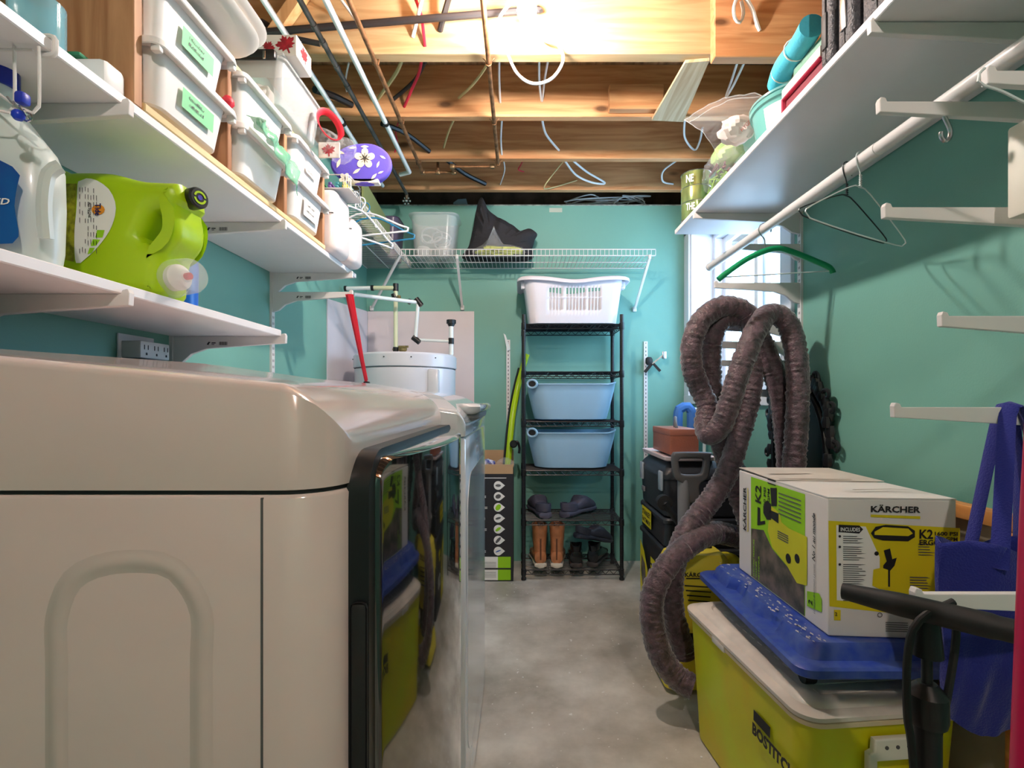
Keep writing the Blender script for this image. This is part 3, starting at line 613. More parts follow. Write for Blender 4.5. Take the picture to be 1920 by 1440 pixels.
# ================================================================ WIRE SHELVING (L shape)
def wire_shelf(name, label, x0, x1, y0, y1, z, along, lipside):
    t = thing(name, label, 'wire shelf', ((x0 + x1) / 2, (y0 + y1) / 2, z))
    dk = MB(); n = 0; r = 0.0019
    if along == 'X':
        yl = y0
        for yy in (y1, (y0 + y1) / 2): dk.cyl((x0, yy, z - 0.003), (x1, yy, z - 0.003), 0.003, n=6)
        k = int((x1 - x0) / 0.0254)
        for i in range(k + 1):
            xx = x0 + i * (x1 - x0) / k; dk.cyl((xx, y0, z), (xx, y1, z), r, n=5, caps=False)
        dk.build('deck_wires', m_metalwhite, t)
        lp = MB()
        for zz in (z - 0.002, z + 0.036): lp.cyl((x0, yl, zz), (x1, yl, zz), 0.0034, n=6)
        for i in range(k + 1):
            xx = x0 + i * (x1 - x0) / k; lp.cyl((xx, yl - 0.003, z - 0.002), (xx, yl - 0.003, z + 0.036), r, n=5, caps=False)
        lp.build('front_lip', m_metalwhite, t)
    else:
        for xx in (x0, (x0 + x1) / 2): dk.cyl((xx, y0, z - 0.003), (xx, y1, z - 0.003), 0.003, n=6)
        k = int((y1 - y0) / 0.0254)
        for i in range(k + 1):
            yy = y0 + i * (y1 - y0) / k; dk.cyl((x0, yy, z), (x1, yy, z), r, n=5, caps=False)
        dk.build('deck_wires', m_metalwhite, t)
        lp = MB()
        for zz in (z - 0.002, z + 0.036): lp.cyl((x1, y0, zz), (x1, y1, zz), 0.0034, n=6)
        for i in range(k + 1):
            yy = y0 + i * (y1 - y0) / k; lp.cyl((x1 + 0.003, yy, z - 0.002), (x1 + 0.003, yy, z + 0.036), r, n=5, caps=False)
        lp.build('front_lip', m_metalwhite, t)
    return t
ZW = 1.948
wsb = wire_shelf('wire_shelf', 'long white wire shelf across the back wall above the laundry rack', XL + 0.30, 0.822, 3.065, YB - 0.004, ZW, 'X', 0)
wsl = wire_shelf('wire_shelf', 'white wire shelf along the side wall above the water heater panel', XL + 0.004, -0.728, 2.17, YB - 0.004, ZW, 'Y', 0)
for px0, py0, px1, py1 in ((857, 484, 867, 577), (1218, 484, 1190, 580)):
    a = P(px0, py0, 3.065); b = P(px1, py1, YB - 0.012)
    MB().bar(a, b, 0.014, 0.012).rbox(b.x - 0.012, b.x + 0.012, YB - 0.02, YB - 0.001, b.z - 0.016, b.z + 0.016, 0.004).rbox(a.x - 0.008, a.x + 0.008, 3.055, 3.072, a.z - 0.006, a.z + 0.02, 0.002).build('diagonal_brace', m_metalwhite, wsb)
a = V((-0.728, 3.06, ZW - 0.004)); b = P(697, 578, YB - 0.012)
MB().bar(a, b, 0.014, 0.012).rbox(b.x - 0.012, b.x + 0.012, YB - 0.02, YB - 0.001, b.z - 0.016, b.z + 0.016, 0.004).build('diagonal_brace', m_metalwhite, wsl)
# ================================================================ PINE FRAME WITH BINS (upper left shelf)
ZS = ZU + 0.019; ZF = 1.900
pf = thing('pine_bin_rack', 'pine storage frame holding six white bins on the upper shelf', 'storage frame', (-0.85, 1.37, ZS))
YP = (0.930, 1.222, 1.514, 1.806)
for i, y in enumerate(YP):
    MB().rbox(-0.995, -0.702, y - (0.009 if i else 0.012), y + 0.009, ZS + (0.017 if i else 0.001), ZF - 0.018, 0.0015, 1).build('end_panel' if i in (0, 3) else 'divider', m_pineend if i in (0, 1, 2) else m_pineend, pf)
MB().rbox(-0.997, -0.700, 0.918, 1.817, ZF - 0.018, ZF, 0.002, 1).build('top_board', m_pineY, pf)
MB().rbox(-0.997, -0.700, 0.943, 1.817, ZS + 0.0005, ZS + 0.017, 0.002, 1).build('bottom_board', m_pineY, pf)
MB().box(-0.995, -0.990, 0.93, 1.806, ZS + 0.017, ZF - 0.018).build('back_panel', m_pineY, pf)
mb = MB()
for y in YP[1:]:
    for zz in (1.745, 1.875): mb.box(-0.7008, -0.7, y - 0.009, y + 0.009, zz - 0.0015, zz + 0.0015)
for z in (1.66, 1.69, 1.72, 1.80, 1.83): mb.cyl((-0.74, YP[3] - 0.0095, z), (-0.74, YP[3] - 0.0085, z), 0.0025, n=8)
mb.build('peg_holes', m_ink, pf)
bl = [('open white bin with a green handwritten note, top row by the frame end panel', m_note), ('white bin with a green handwritten note, bottom row by the frame end panel', m_note),
      ('white bin with a small white label, top row middle column', m_paper), ('white bin below the green draped cloth, bottom row middle column', None),
      ('white bin with a white strip label, top row column next to the white packs', m_paper), ('white bin with a big square paper label, bottom row next to the white packs', m_paper)]
def storage_bin(y0, y1, zt, h, label, note, big):
    t = thing('storage_bin', label, 'storage bin', (-0.83, (y0 + y1) / 2, zt - h), 'white plastic bins in the pine frame')
    cy = (y0 + y1) / 2; hy = (y1 - y0) / 2; xa, xb = -0.978, -0.672; cx = (xa + xb) / 2; hx = (xb - xa) / 2
    def ring(s, z, r=0.03, sf=0): return [V((a - (sf if a > cx else 0), b, z)) for a, b in rr(cx, cy, hx - s, hy - s, r, 5)]
    # outer and inner wall, rim
    zb = zt - h
    body = MB().loft([ring(0.036, zb, 0.02), ring(0.030, zb + 0.004, 0.03), ring(0.022, zb + h * 0.6, 0.03), ring(0.018, zt - 0.016), ring(0.016, zt - 0.006), ring(0.020, zt - 0.006), ring(0.026, zt - 0.02), ring(0.036, zb + 0.01, 0.02)])
    body.build('bin_body', m_binwhite, t)
    rim = MB().loft([ring(0.017, zt - 0.010, 0.022), ring(0.004, zt - 0.008, 0.022), ring(0.0, zt - 0.016, 0.022), ring(-0.0015, zt - 0.014, 0.022), ring(0.001, zt - 0.001, 0.022), ring(0.010, zt, 0.022), ring(0.019, zt - 0.004, 0.022)], caps=False, closed=True)
    rim.build('bin_rim', m_binwhite, t)
    for yy in (y0 + 0.012, y1 - 0.012):
        g = MB(); g.rbox(xb - 0.022, xb - 0.004, yy - 0.006, yy + 0.006, zt - 0.026, zt - 0.006, 0.003)
        g.build('bin_runner', m_binwhite, t)
    if note:
        xx = xb - 0.0195; a = 0.055 if note is m_note else (0.04 if not big else 0.06); b_ = 0.040 if note is m_note else (0.018 if not big else 0.055)
        zc = zt - 0.062
        fr_ = ((xx, cy + 0.01 - a, zc - b_ / 2), (0, 1, 0), (0.07, 0, 1))
        n = MB().flats([(0, a * 1.9, 0, b_)], *fr_, e=0.001).build('stuck_note', note, t, flat=True, smooth=0)
        wr = MB(); rnd = random.Random(int(y0 * 100 + zt * 1000))
        for row in range(2 if b_ > 0.03 else 1):
            xs = 0.02 if b_ > .03 else 0.008; yb_ = b_ * (0.62 - 0.34 * row) if b_ > .03 else b_ * .3
            while xs < a * 1.25:
                hh = 0.004 + rnd.random() * 0.004
                wr.flats([[(xs, yb_), (xs + 0.001, yb_), (xs + 0.003 * rnd.random() + 0.001, yb_ + hh), (xs + 0.0002, yb_ + hh)]], *fr_, e=0.002); xs += 0.0042
        wr.build('handwriting', m_greyink, n, flat=True, smooth=0)
k = 0
for c in range(3):
    for zt in (1.878, 1.752):
        y0, y1 = YP[c] + 0.011, YP[c + 1] - 0.011
        storage_bin(y0, y1, zt, 0.112, bl[k][0], bl[k][1], k == 5); k += 1
# green draped translucent cloth and red cap
rnd = random.Random(5)
mb = MB(); nx, ny = 22, 12; vs = []
for i in range(nx):
    for j in range(ny):
        u_, v_ = i / (nx - 1), j / (ny - 1)
        x_ = -0.690 + 0.050 * min(1, v_ * 1.8) + 0.006 * math.sin(u_ * 19 + v_ * 5) + 0.003 * rnd.random()
        z_ = 1.790 - 0.02 * u_ - 0.10 * max(0, v_ - 0.25) * (0.6 + 0.8 * u_) - 0.004 * rnd.random()
        vs.append((x_, 1.27 + u_ * 0.20 + 0.01 * math.sin(v_ * 6), z_))
mb.add(vs, [(i * ny + j, (i + 1) * ny + j, (i + 1) * ny + j + 1, i * ny + j + 1) for i in range(nx - 1) for j in range(ny - 1)])
tag(mb.build('translucent_bag', M('green_translucent_film', S(140, 210, 175), 0.25, alpha=0.6, bump=0.6, bs=40), solid=0.0015), 'pale green translucent bag hanging out of a bin', 'bag')
MB_ = MB().ball((-0.69, 1.195, 1.775), 0.016, 10, (0.8, 1, 0.9)); tag(MB_.build('red_ornament', m_red), 'small red item peeking out under the top bin with the green note', 'ornament')
# items on top of the pine frame
st = thing('serving_tray', 'white rounded trays stacked upside down on the pine frame', 'tray', (-0.80, 0.85, ZF), None)
def tray(y1, xr, z0, nm):
    rings = []
    for s, z in ((0.0, z0 + 0.020), (-0.004, z0 + 0.018), (0.0, z0 + 0.012), (0.020, z0), (0.0, z0 + 0.016)):
        rings.append([V((a, b, z)) for a, b in rr((xr - 0.99) / 2, 0.5 + (y1 - 0.5) / 2, (xr + 0.99) / 2 - s, (y1 - 0.5) / 2 - s, 0.10, 8)])
    rings = rings[:4]
    return MB().loft(rings).build(nm, M('cream_tray', S(232, 224, 216), 0.35), st)
tray(1.25, -0.612, ZF + 0.002, 'tray'); tray(1.262, -0.600, ZF + 0.026, 'tray')
cb = thing('clear_storage_box', 'clear plastic box with black handle clip on top of the pine frame', 'storage box', (-0.81, 1.58, ZF))
def tub(t, x0, x1, y0, y1, z0, z1, mat, taper=0.02, r=0.03, wall=0.003, name='box_body', rimw=0.008):
    cx, cy, hx, hy = (x0 + x1) / 2, (y0 + y1) / 2, (x1 - x0) / 2, (y1 - y0) / 2
    rg = lambda s, z: [V((a, b, z)) for a, b in rr(cx, cy, hx - s, hy - s, r, 5)]
    return MB().loft([rg(taper + 0.006, z0), rg(taper, z0 + 0.005), rg(rimw, z1 - 0.01), rg(0.001, z1 - 0.008), rg(0, z1 - 0.002), rg(0.002, z1), rg(rimw + wall, z1), rg(rimw + wall, z1 - 0.012), rg(taper + wall + .004, z0 + 0.008)]).build(name, mat, t)
tub(cb, -0.98, -0.655, 1.40, 1.70, ZF + 0.001, 2.03, m_milky)
MB().rbox(-0.978, -0.658, 1.402, 1.698, 2.030, 2.037, 0.003).build('lid', m_clear, cb)
MB().rbox(-0.93, -0.672, 1.383, 1.40, 2.008, 2.034, 0.006).build('handle_clip', m_black, cb)
for x_ in (-0.90, -0.80, -0.70): MB().rbox(x_ - 0.004, x_ + 0.004, 1.380, 1.384, 2.004, 2.026, 0.001, 1).build('clip_tab', m_steel, cb)
mb = MB(); mb.cyl((-0.83, 1.62, ZF + 0.012), (-0.83, 1.62, 1.98), 0.05, n=24); tag(mb.build('white_cup', m_binwhite), 'white handleless cup inside the clear box on the pine rack', 'cup')
mb = MB(); mb.cyl((-0.78, 1.5, ZF + 0.012), (-0.78, 1.5, 1.985), 0.045, n=24).tube(spline([(-0.75, 1.46, 1.97), (-0.72, 1.44, 1.96), (-0.72, 1.44, 1.94), (-0.75, 1.46, 1.93)], 0.006), 0.005)
tag(mb.build('white_cup', m_binwhite), 'white cup with a handle inside the clear box on the pine rack', 'cup', None)
ml = thing('maple_leaf_box', 'white gift box printed with red maple leaves, on the clear box', 'gift box', (-0.80, 1.5, 2.038))
MB().rbox(-0.97, -0.628, 1.42, 1.52, 2.039, 2.098, 0.002, 1).build('box_body', m_card, ml)
LEAF = [(0, 1), (.16, .68), (.36, .78), (.28, .42), (.62, .6), (.7, .42), (1, .4), (.86, .12), (.62, 0), (.9, -.22), (.5, -.28), (.56, -.5), (.1, -.42), (.08, -.9), (-.08, -.9), (-.1, -.42), (-.56, -.5), (-.5, -.28), (-.9, -.22), (-.62, 0), (-.86, .12), (-1, .4), (-.7, .42), (-.62, .6), (-.28, .42), (-.36, .78), (-.16, .68)]
def leaf(cx, cy, s, a=0): return [(cx + s * (x * math.cos(a) - y * math.sin(a)), cy + s * (x * math.sin(a) + y * math.cos(a))) for x, y in LEAF]
lm = M('maple_red_print', S(168, 28, 44), 0.5, var=0.4, vs=60)
MB().flats([leaf(0.312, 0.029, 0.029, 0.4), leaf(0.262, 0.022, 0.019, -.5), leaf(0.21, 0.036, 0.018, 1.2), leaf(0.05, 0.03, 0.024, 0)], (-0.97, 1.42, 2.040), (1, 0, 0), (0, 0, 1)).flats([leaf(0.05, 0.03, 0.026, .4)], (-0.628, 1.42, 2.040), (0, 1, 0), (0, 0, 1)).build('printed_leaves', lm, ml, flat=True, smooth=0)
rb = []
for k in range(24):
    a = 2 * math.pi * k / 24; rb.append((-0.615 + 0.030 * math.cos(a) , 1.63 + 0.02 * math.cos(a) + 0.012 * math.sin(a), 1.955 + 0.042 * math.sin(a) - 0.02 * math.cos(a)))
tag(MB().tube(rb, 0.011, 8, closed=True, flat=0.22).build('red_ribbon_loop', m_red), 'red ribbon loop hanging at the side of the clear box', 'ribbon')
def crumple(name, c, s, mat, seed, n=14, amp=0.3, solid=0.0, parent=None, pinch=0.0):
    mb = MB(); mb.ball(c, 1.0, n * 2, s); cc = V(c)
    for i, p in enumerate(mb.v):
        d = p - cc; q_ = V((d.x / s[0], d.y / s[1], d.z / s[2])); k = 1 + amp * noise.noise(q_ * 2.3 + V((seed, 0, 0))) + amp * 0.5 * noise.noise(q_ * 6 + V((0, seed, 0)))
        if pinch and q_.z > 0: k *= (1 - pinch * q_.z)
        mb.v[i] = cc + V((d.x * k, d.y * k, d.z * (1 + amp * 0.4 * noise.noise(q_ * 4))))
    return mb.build(name, mat, parent, smooth=25)
pb = thing('clear_gift_bag', 'crinkled clear bag of maple leaf stickers at the end of the pine frame', 'bag', (-0.70, 1.76, ZF))
crumple('bag_film', (-0.715, 1.768, 1.968), (0.085, 0.042, 0.055), m_film, 3, amp=0.35, parent=pb)
crumple('bag_film', (-0.625, 1.77, 1.945), (0.05, 0.04, 0.045), m_film, 8, amp=0.4, parent=pb)
MB().rbox(-0.70, -0.625, 1.752, 1.756, 1.910, 1.965, 0.002, 1).build('sticker_card', m_card, pb)
MB().flats([leaf(0.036, 0.034, 0.024, 0.1)], (-0.70, 1.752, 1.902), (1, 0, 0), (0, 0, 1)).build('leaf_sticker', lm, pb, flat=True, smooth=0)
# white packs, peg basket and floral oval pad beyond the frame
for (x0, x1, y0, y1, z1), lab in (((-0.96, -0.665, 1.83, 1.99, 1.842), 'white paper-wrapped pack standing at the shelf end beside the pine frame'), ((-0.95, -0.655, 2.0, 2.12, 1.80), 'white pack at the very end of the upper shelf')):
    t = thing('wrapped_pack', lab, 'pack', ((x0 + x1) / 2, y0, ZS)); MB().rbox(x0, x1, y0, y1, ZS + 0.001, z1, 0.03, 5).build('pack_body', M('white_wrapped_roll', S(232, 222, 222), 0.3, coat=0.4), t)
    MB().rbox(x0 + 0.01, x1 - 0.012, y0 - 0.0012, y0 + 0.01, ZS + 0.14, ZS + 0.142, 0.0005, 1).build('wrap_seam', m_greyink, t)
    if y0 < 1.9: MB().tube([(-0.735, y0 - 0.002, ZS + 0.02), (-0.728, y0 - 0.002, ZS + 0.02), (-0.728, y0 - 0.002, ZS + 0.075), (-0.735, y0 - 0.002, ZS + 0.075)], 0.0012, 5, closed=True).build('paper_clip', m_steel, t)
pg = thing('peg_basket', 'small clear basket of coloured clothes pegs on the white pack', 'basket', (-0.76, 1.93, 1.845))
mb = MB()
for z in (1.846, 1.895): mb.tube([(a, b, z) for a, b in rr(-0.735, 1.92, 0.11, 0.07, 0.02, 4)], 0.002, 5, closed=True)
for a, b in rr(-0.735, 1.92, 0.11, 0.07, 0.02, 4): mb.cyl((a, b, 1.846), (a, b, 1.895), 0.0012, n=5)
mb.build('basket_frame', m_metalwhite, pg)
MB().rbox(-0.845, -0.625, 1.85, 1.99, 1.8445, 1.848, 0.001, 1).build('basket_floor', m_card, pg)
rnd = random.Random(2)
PC = [('lime', S(150, 200, 60)), ('slate blue', S(80, 110, 140)), ('navy', S(50, 70, 150)), ('red', S(190, 50, 70)), ('green', S(70, 150, 110)), ('purple', S(110, 80, 150)), ('teal', S(60, 140, 150)), ('yellow', S(210, 200, 80))]
for k, (cn, cc) in enumerate(PC):
    x_ = -0.835 + k * 0.027; a = rnd.uniform(-0.4, 0.4)
    mb = MB().rbox(-0.006, 0.006, -0.045, 0.045, 0, 0.010, 0.002, 1).rbox(-0.006, 0.006, -0.04, 0.045, 0.012, 0.022, 0.002, 1).cyl((-0.007, 0.005, 0.011), (0.007, 0.005, 0.011), 0.005, n=8)
    mb.xf(Matrix.Translation((x_, 1.895, 1.85 + 0.0 * k)) @ Matrix.Rotation(a * 0.1, 4, 'Z') @ Matrix.Rotation(0.0, 4, 'X'))
    tag(mb.build('clothes_peg', M('peg_' + cn.replace(' ', '_'), cc, 0.5)), cn + ' clothes peg in the small basket', 'clothes peg', 'clothes pegs in the basket')
hp = thing('sleeve_board', 'oval board with purple hibiscus cover standing on the peg basket', 'ironing board', (-0.57, 1.93, 1.90))
hc = P(684, 306, 1.90); bx, bz = 0.098, 0.078
el = [(hc.x + bx * (1.0 if math.cos(2 * math.pi * k / 48) > 0 else 1.35) * math.cos(2 * math.pi * k / 48), hc.z + bz * math.sin(2 * math.pi * k / 48)) for k in range(48)]
m_purp = M('purple_floral_cloth', S(98, 84, 200), 0.8, bump=0.1, bs=200)
plate('padded_cover', [el], (0, 1.915, 0), (1, 0, 0), (0, 0, 1), 0.03, 0.010, m_purp, hp)
fl = []; dk = []
def flower(cx, cy, s, k=5, a0=0.3):
    for j in range(k):
        a = a0 + 2 * math.pi * j / k; p = []
        for m_ in range(14):
            t_ = 2 * math.pi * m_ / 14; rx, ry = 0.52 * s * (1 + math.cos(t_)), 0.42 * s * math.sin(t_) * (0.6 + 0.4 * (1 + math.cos(t_)) / 2)
            p.append((cx + rx * math.cos(a) - ry * math.sin(a), cy + rx * math.sin(a) + ry * math.cos(a)))
        fl.append(p)
    for j in range(k):
        a = a0 + 2 * math.pi * j / k; dk.append([(cx, cy), (cx + 0.5 * s * math.cos(a - 0.06), cy + 0.5 * s * math.sin(a - 0.06)), (cx + 0.52 * s * math.cos(a + 0.06), cy + 0.52 * s * math.sin(a + 0.06))])
flower(0.0, 0.018, 0.038); flower(-0.075, -0.058, 0.022, 5, 1.0)
def lf(cx, cy, s, a):
    return [(cx + s * (x * math.cos(a) - y * .42 * math.sin(a)), cy + s * (x * math.sin(a) + y * .42 * math.cos(a))) for x, y in ((-1, 0), (-.5, .55), (0, .8), (.5, .5), (1, 0), (.5, -.5), (0, -.8), (-.5, -.55))]
for a_ in ((-0.03, -0.03, 0.018, 0.6), (0.05, -0.005, 0.014, 1.2), (0.068, 0.022, 0.013, -0.5), (0.035, -0.05, 0.016, 0.8), (-0.09, 0.04, 0.016, -0.3), (-0.045, 0.058, 0.014, 0.1), (0.0, 0.062, 0.016, 0), (0.06, -0.035, 0.012, 0.4), (-0.098, 0.0, 0.02, 1.2)): fl.append(lf(*a_))
fr_ = ((hc.x, 1.8995, hc.z), (1, 0, 0), (0, 0, 1))
MB().flats(fl, *fr_, e=0.0008).build('printed_flowers', M('cream_print', S(232, 220, 200), 0.8), hp, flat=True, smooth=0)
MB().flats(dk, *fr_, e=0.0014).build('flower_veins', m_ink, hp, flat=True, smooth=0)
MB().rbox(P(655, 0, 1.92).x, P(713, 0, 1.92).x, 1.90, 1.935, 1.887, P(0, 335, 1.91).z, 0.005).build('board_foot', m_card, hp)
# olive board leaning on the wire shelf
tag(MB().prism([(2.55, ZW + 0.006), (3.06, ZW + 0.006), (3.06, ZW + 0.19), (2.55, ZW + 0.24)], (-0.80, 0, 0), (0, 1, 0), (0, 0, 1), 0.012).build('olive_panel', M('olive_card', S(120, 130, 84), 0.7)), 'olive green flat panel standing on the side wire shelf', 'panel')
# ================================================================ HANGERS
def hanger_pts(w, h, hook, kind):
    return None
def plastic_hanger(name, label, c, ang, w, h, mat, r=0.004, lean=0.0):
    """c = hook top point; body hangs below; ang about Z"""
    t = thing(name, label, 'clothes hanger', c)
    mb = MB(); hk = [(-0.018, -0.030), (-0.021, -0.012), (-0.012, 0.0), (0.0, 0.003), (0.014, -0.004), (0.019, -0.02), (0.012, -0.036), (0.0, -0.050), (0.0, -0.075)]
    mb.tube(spline([(x, 0, z) for x, z in hk], 0.006), r * 0.75, 7)
    m_ = Matrix.Translation(V(c)) @ Matrix.Rotation(ang, 4, 'Z') @ Matrix.Rotation(lean, 4, 'Y')
    mb.xf(m_).build('hook', mat, t)
    b = MB(); zt = -0.072
    pts = [(0, zt), (w * 0.15, zt - 0.012), (w * 0.42, zt - h * 0.72), (w * 0.5, zt - h * 0.86), (w * 0.49, zt - h), (w * 0.42, zt - h), (0, zt - h), (-w * 0.42, zt - h), (-w * 0.49, zt - h), (-w * 0.5, zt - h * 0.86), (-w * 0.42, zt - h * 0.72), (-w * 0.15, zt - 0.012)]
    b.tube(spline([(x, 0, z) for x, z in pts], 0.012, True), r, 8, closed=True)
    for sx in (-1, 1): b.tube(spline([(sx * w * 0.27, 0, zt - h * 0.42), (sx * w * 0.25, 0, zt - h * 0.25 - 0.012), (sx * w * 0.29, 0, zt - h * 0.25 - 0.02)], 0.005), r * 0.7, 6)
    b.xf(m_).build('hanger_body', mat, t); return t
m_bluehang = M('teal_blue_plastic', S(40, 120, 160), 0.4)
plastic_hanger('plastic_hanger', 'white plastic hanger on the side wire shelf', (-0.725, 2.30, ZW + 0.042), R(0), 0.40, 0.10, m_casing, 0.0045, R(-6))
plastic_hanger('plastic_hanger', 'teal blue plastic hanger behind the white one on the side wire shelf', (-0.725, 2.36, ZW + 0.042), R(8), 0.40, 0.12, m_bluehang, 0.004, R(-10))
plastic_hanger('plastic_hanger', 'second white hanger turned almost edge-on under the side wire shelf', (-0.725, 2.24, ZW + 0.042), R(48), 0.40, 0.12, m_casing, 0.0045, R(4))
# red lanyard
a = P(655, 553, 2.06); b = P(680, 716, 2.0)
mb = MB(); mb.prism([(a.x - 0.012, a.z), (a.x + 0.020, a.z), (b.x + 0.005, b.z), (b.x - 0.006, b.z)], (0, 2.05, 0), (1, 0, 0), (0, 0, 1), 0.004)
mb.prism([(a.x - 0.002, a.z), (a.x + 0.012, a.z), (b.x + 0.008, b.z + 0.01), (b.x - 0.001, b.z)], (0, 2.044, 0), (1, 0, 0), (0, 0, 1), 0.003)
rl = thing('red_lanyard', 'folded red strap hanging from a shelf bracket beside the water heater', 'strap', a)
mb.build('strap', m_red, rl); MB().rbox(b.x - 0.01, b.x + 0.014, 2.038, 2.054, b.z - 0.012, b.z + 0.003, 0.003).build('strap_clip', m_black, rl)
# plug adapter on the wall under the short shelf
pa = thing('plug_adapter', 'white three-outlet plug adapter on the teal wall above the dryer', 'power adapter', (XL, 1.35, 1.2))
MB().rbox(XL + 0.001, XL + 0.055, 1.285, 1.392, 1.178, 1.222, 0.004).build('adapter_body', M('adapter_grey_white', S(206, 206, 206), 0.4), pa)
sl = []
for k in range(3):
    c = 0.018 + k * 0.036; sl += [(c - 0.009, c - 0.006, 0.022, 0.034), (c + 0.004, c + 0.007, 0.022, 0.034), [(c - 0.003, 0.008), (c + 0.003, 0.008), (c + 0.003, 0.013), (c, 0.015), (c - 0.003, 0.013)]]
MB().flats(sl, (XL + 0.055, 1.287, 1.178), (0, 1, 0), (0, 0, 1)).build('outlet_slots', m_ink, pa, flat=True, smooth=0)
MB().rbox(XL + 0.001, XL + 0.006, 1.275, 1.40, 1.168, 1.24, 0.002).build('wall_plate', m_casing, pa)
MB().rbox(XL + 0.006, XL + 0.04, 1.30, 1.33, 1.168, 1.178, 0.004).build('plug', m_black, pa); MB().rbox(XL + 0.006, XL + 0.04, 1.36, 1.38, 1.168, 1.178, 0.004).build('plug', m_black, pa)
# ================================================================ DETERGENT JUGS
ZJ0 = ZLo + 0.020
wj = thing('white_detergent_jug', 'white detergent jug with a dark blue label on the short shelf', 'detergent jug', (-0.86, 0.80, ZJ0))
def oval(cx, cy, hx, hy, z, n=28, e=2.6):
    o = []
    for k in range(n):
        a = 2 * math.pi * k / n; c, s_ = math.cos(a), math.sin(a)
        o.append(V((cx + hx * math.copysign(abs(c) ** (2 / e), c), cy + hy * math.copysign(abs(s_) ** (2 / e), s_), z)))
    return o
sec = [(0.0, 0, .128, .045), (0.004, 0, .134, .050), (0.03, 0, .138, .052), (0.10, 0, .140, .053), (0.16, .001, .138, .051), (0.185, 0.006, .122, .048), (0.205, .012, .100, .044), (0.225, .022, .075, .038), (0.245, .036, .045, .030), (0.262, .045, .026, .024), (0.275, .047, .019, .019), (0.290, .047, .019, .019)]
MB().loft([oval(-0.872 + dx, 0.80, a, b, ZJ0 + z) for z, dx, a, b in sec]).build('jug_body', M('white_hdpe', S(206, 214, 210), 0.3, coat=0.2), wj)
MB().lathe([(0.021, 0), (0.022, 0.004), (0.022, 0.028), (0.018, 0.032)], (-0.821, 0.80, ZJ0 + 0.288)).build('cap', M('royal_blue_plastic', S(20, 40, 150), 0.3), wj)
MB().tube(spline([(-0.722, 0.770, ZJ0 + 0.04), (-0.718, 0.762, ZJ0 + 0.09), (-0.712, 0.763, ZJ0 + 0.135), (-0.700, 0.770, ZJ0 + 0.15)], 0.01), lambda t_, i: 0.010, 8).build('moulded_ridge', M('white_hdpe_ridge', S(206, 214, 210), 0.3), wj)
lab = smooth2([(-0.06, 0.005), (0.055, 0.005), (0.064, 0.015), (0.062, 0.035), (0.058, 0.06), (0.062, 0.09), (0.066, 0.105), (0.055, 0.118), (-0.02, 0.150), (-0.08, 0.150), (-0.09, 0.08), (-0.08, 0.02)], True, 0.01)
fr_ = ((-0.803, 0.7455, ZJ0 + 0.020), (1, 0, 0), (0, 0, 1))
MB().flats([lab], *fr_, e=0.001).build('label', M('navy_label', S(28, 40, 120), 0.4, var=0.5, vs=8, col2=S(20, 90, 160)), wj, flat=True, smooth=0)
MB().flats([[(-0.05, .085), (0.028, 0.085), (0.036, 0.112), (-0.04, 0.125)]], *fr_, e=0.002).build('label_patch', m_paper, wj, flat=True, smooth=0)
text([('l', 0.006, 0.088, 0.030, None)], m_ink, wj, o=(fr_[0][0], fr_[0][1] - 0.002, fr_[0][2]), shear=0.5)
text([('CED', 0.016, 0.062, 0.009, 0.036)], m_paper, wj, o=(fr_[0][0], fr_[0][1] - 0.001, fr_[0][2]), bold=0.02, shear=0.2)
# lime jug lying on its side, spout and drain cap
lj = thing('lime_detergent_jug', 'lime detergent jug lying on its side with clear measuring cap and black spout lid', 'detergent jug', (-0.80, 1.0, ZJ0))
YJ = 0.985
def J(px, py): p = P(px, py, YJ); return (p.x, p.z)
outl = smooth2([J(*q_) for q_ in ((96, 540), (98, 330), (118, 319), (150, 317), (200, 319), (235, 328), (262, 334), (300, 336), (328, 338), (332, 352), (334, 371), (326, 380), (330, 400), (331, 425), (326, 445), (314, 462), (304, 474), (300, 490), (296, 520), (290, 551), (240, 553), (150, 553))], True, 0.01)
hol = smooth2([J(*q_) for q_ in ((282, 393), (296, 390), (303, 400), (303, 420), (296, 440), (281, 452), (264, 450), (259, 440), (270, 420), (276, 402))], True, 0.008)
o_ = plate('jug_body', [outl, hol], (0, YJ + 0.05, 0), (1, 0, 0), (0, 0, 1), 0.105, 0.026, m_lime, lj, 5)
c0 = V((J(330, 357)[0], YJ + 0.045, J(330, 357)[1]))
MB().lathe([(0.019, -0.004), (0.021, 0), (0.021, 0.022), (0.018, 0.026), (0, 0.026)], c0, (0.93, -0.36, 0), 24, caps=False).build('spout_lid', m_black, lj)
ax = V((0.93, -0.36, 0)).normalized(); side = V((0, 0, 1)).cross(ax)
def disc(r0, r1, a0=0, a1=360, n=24):
    o1 = [(r1 * math.cos(R(a0 + (a1 - a0) * k / n)), r1 * math.sin(R(a0 + (a1 - a0) * k / n))) for k in range(n + 1)]
    return o1 + [(r0 * math.cos(R(a0 + (a1 - a0) * k / n)), r0 * math.sin(R(a0 + (a1 - a0) * k / n))) for k in range(n, -1, -1)]
MB().flats([disc(0.009, 0.013, 10, 170), disc(0.009, 0.013, 190, 350)], c0 + ax * 0.0262, side, (0, 0, 1)).build('lid_ring_print', m_lime, lj, flat=True, smooth=0)
MB().flats([disc(0, 0.005, 0, 360, 12)], c0 + ax * 0.0262, side, (0, 0, 1)).build('lid_spot_print', M('violet_ink', S(60, 50, 170), 0.5), lj, flat=True, smooth=0)
c1 = V((J(288, 512)[0], YJ + 0.045, J(0, 512)[1])); ax1 = V((0.93, -0.36, 0)).normalized()
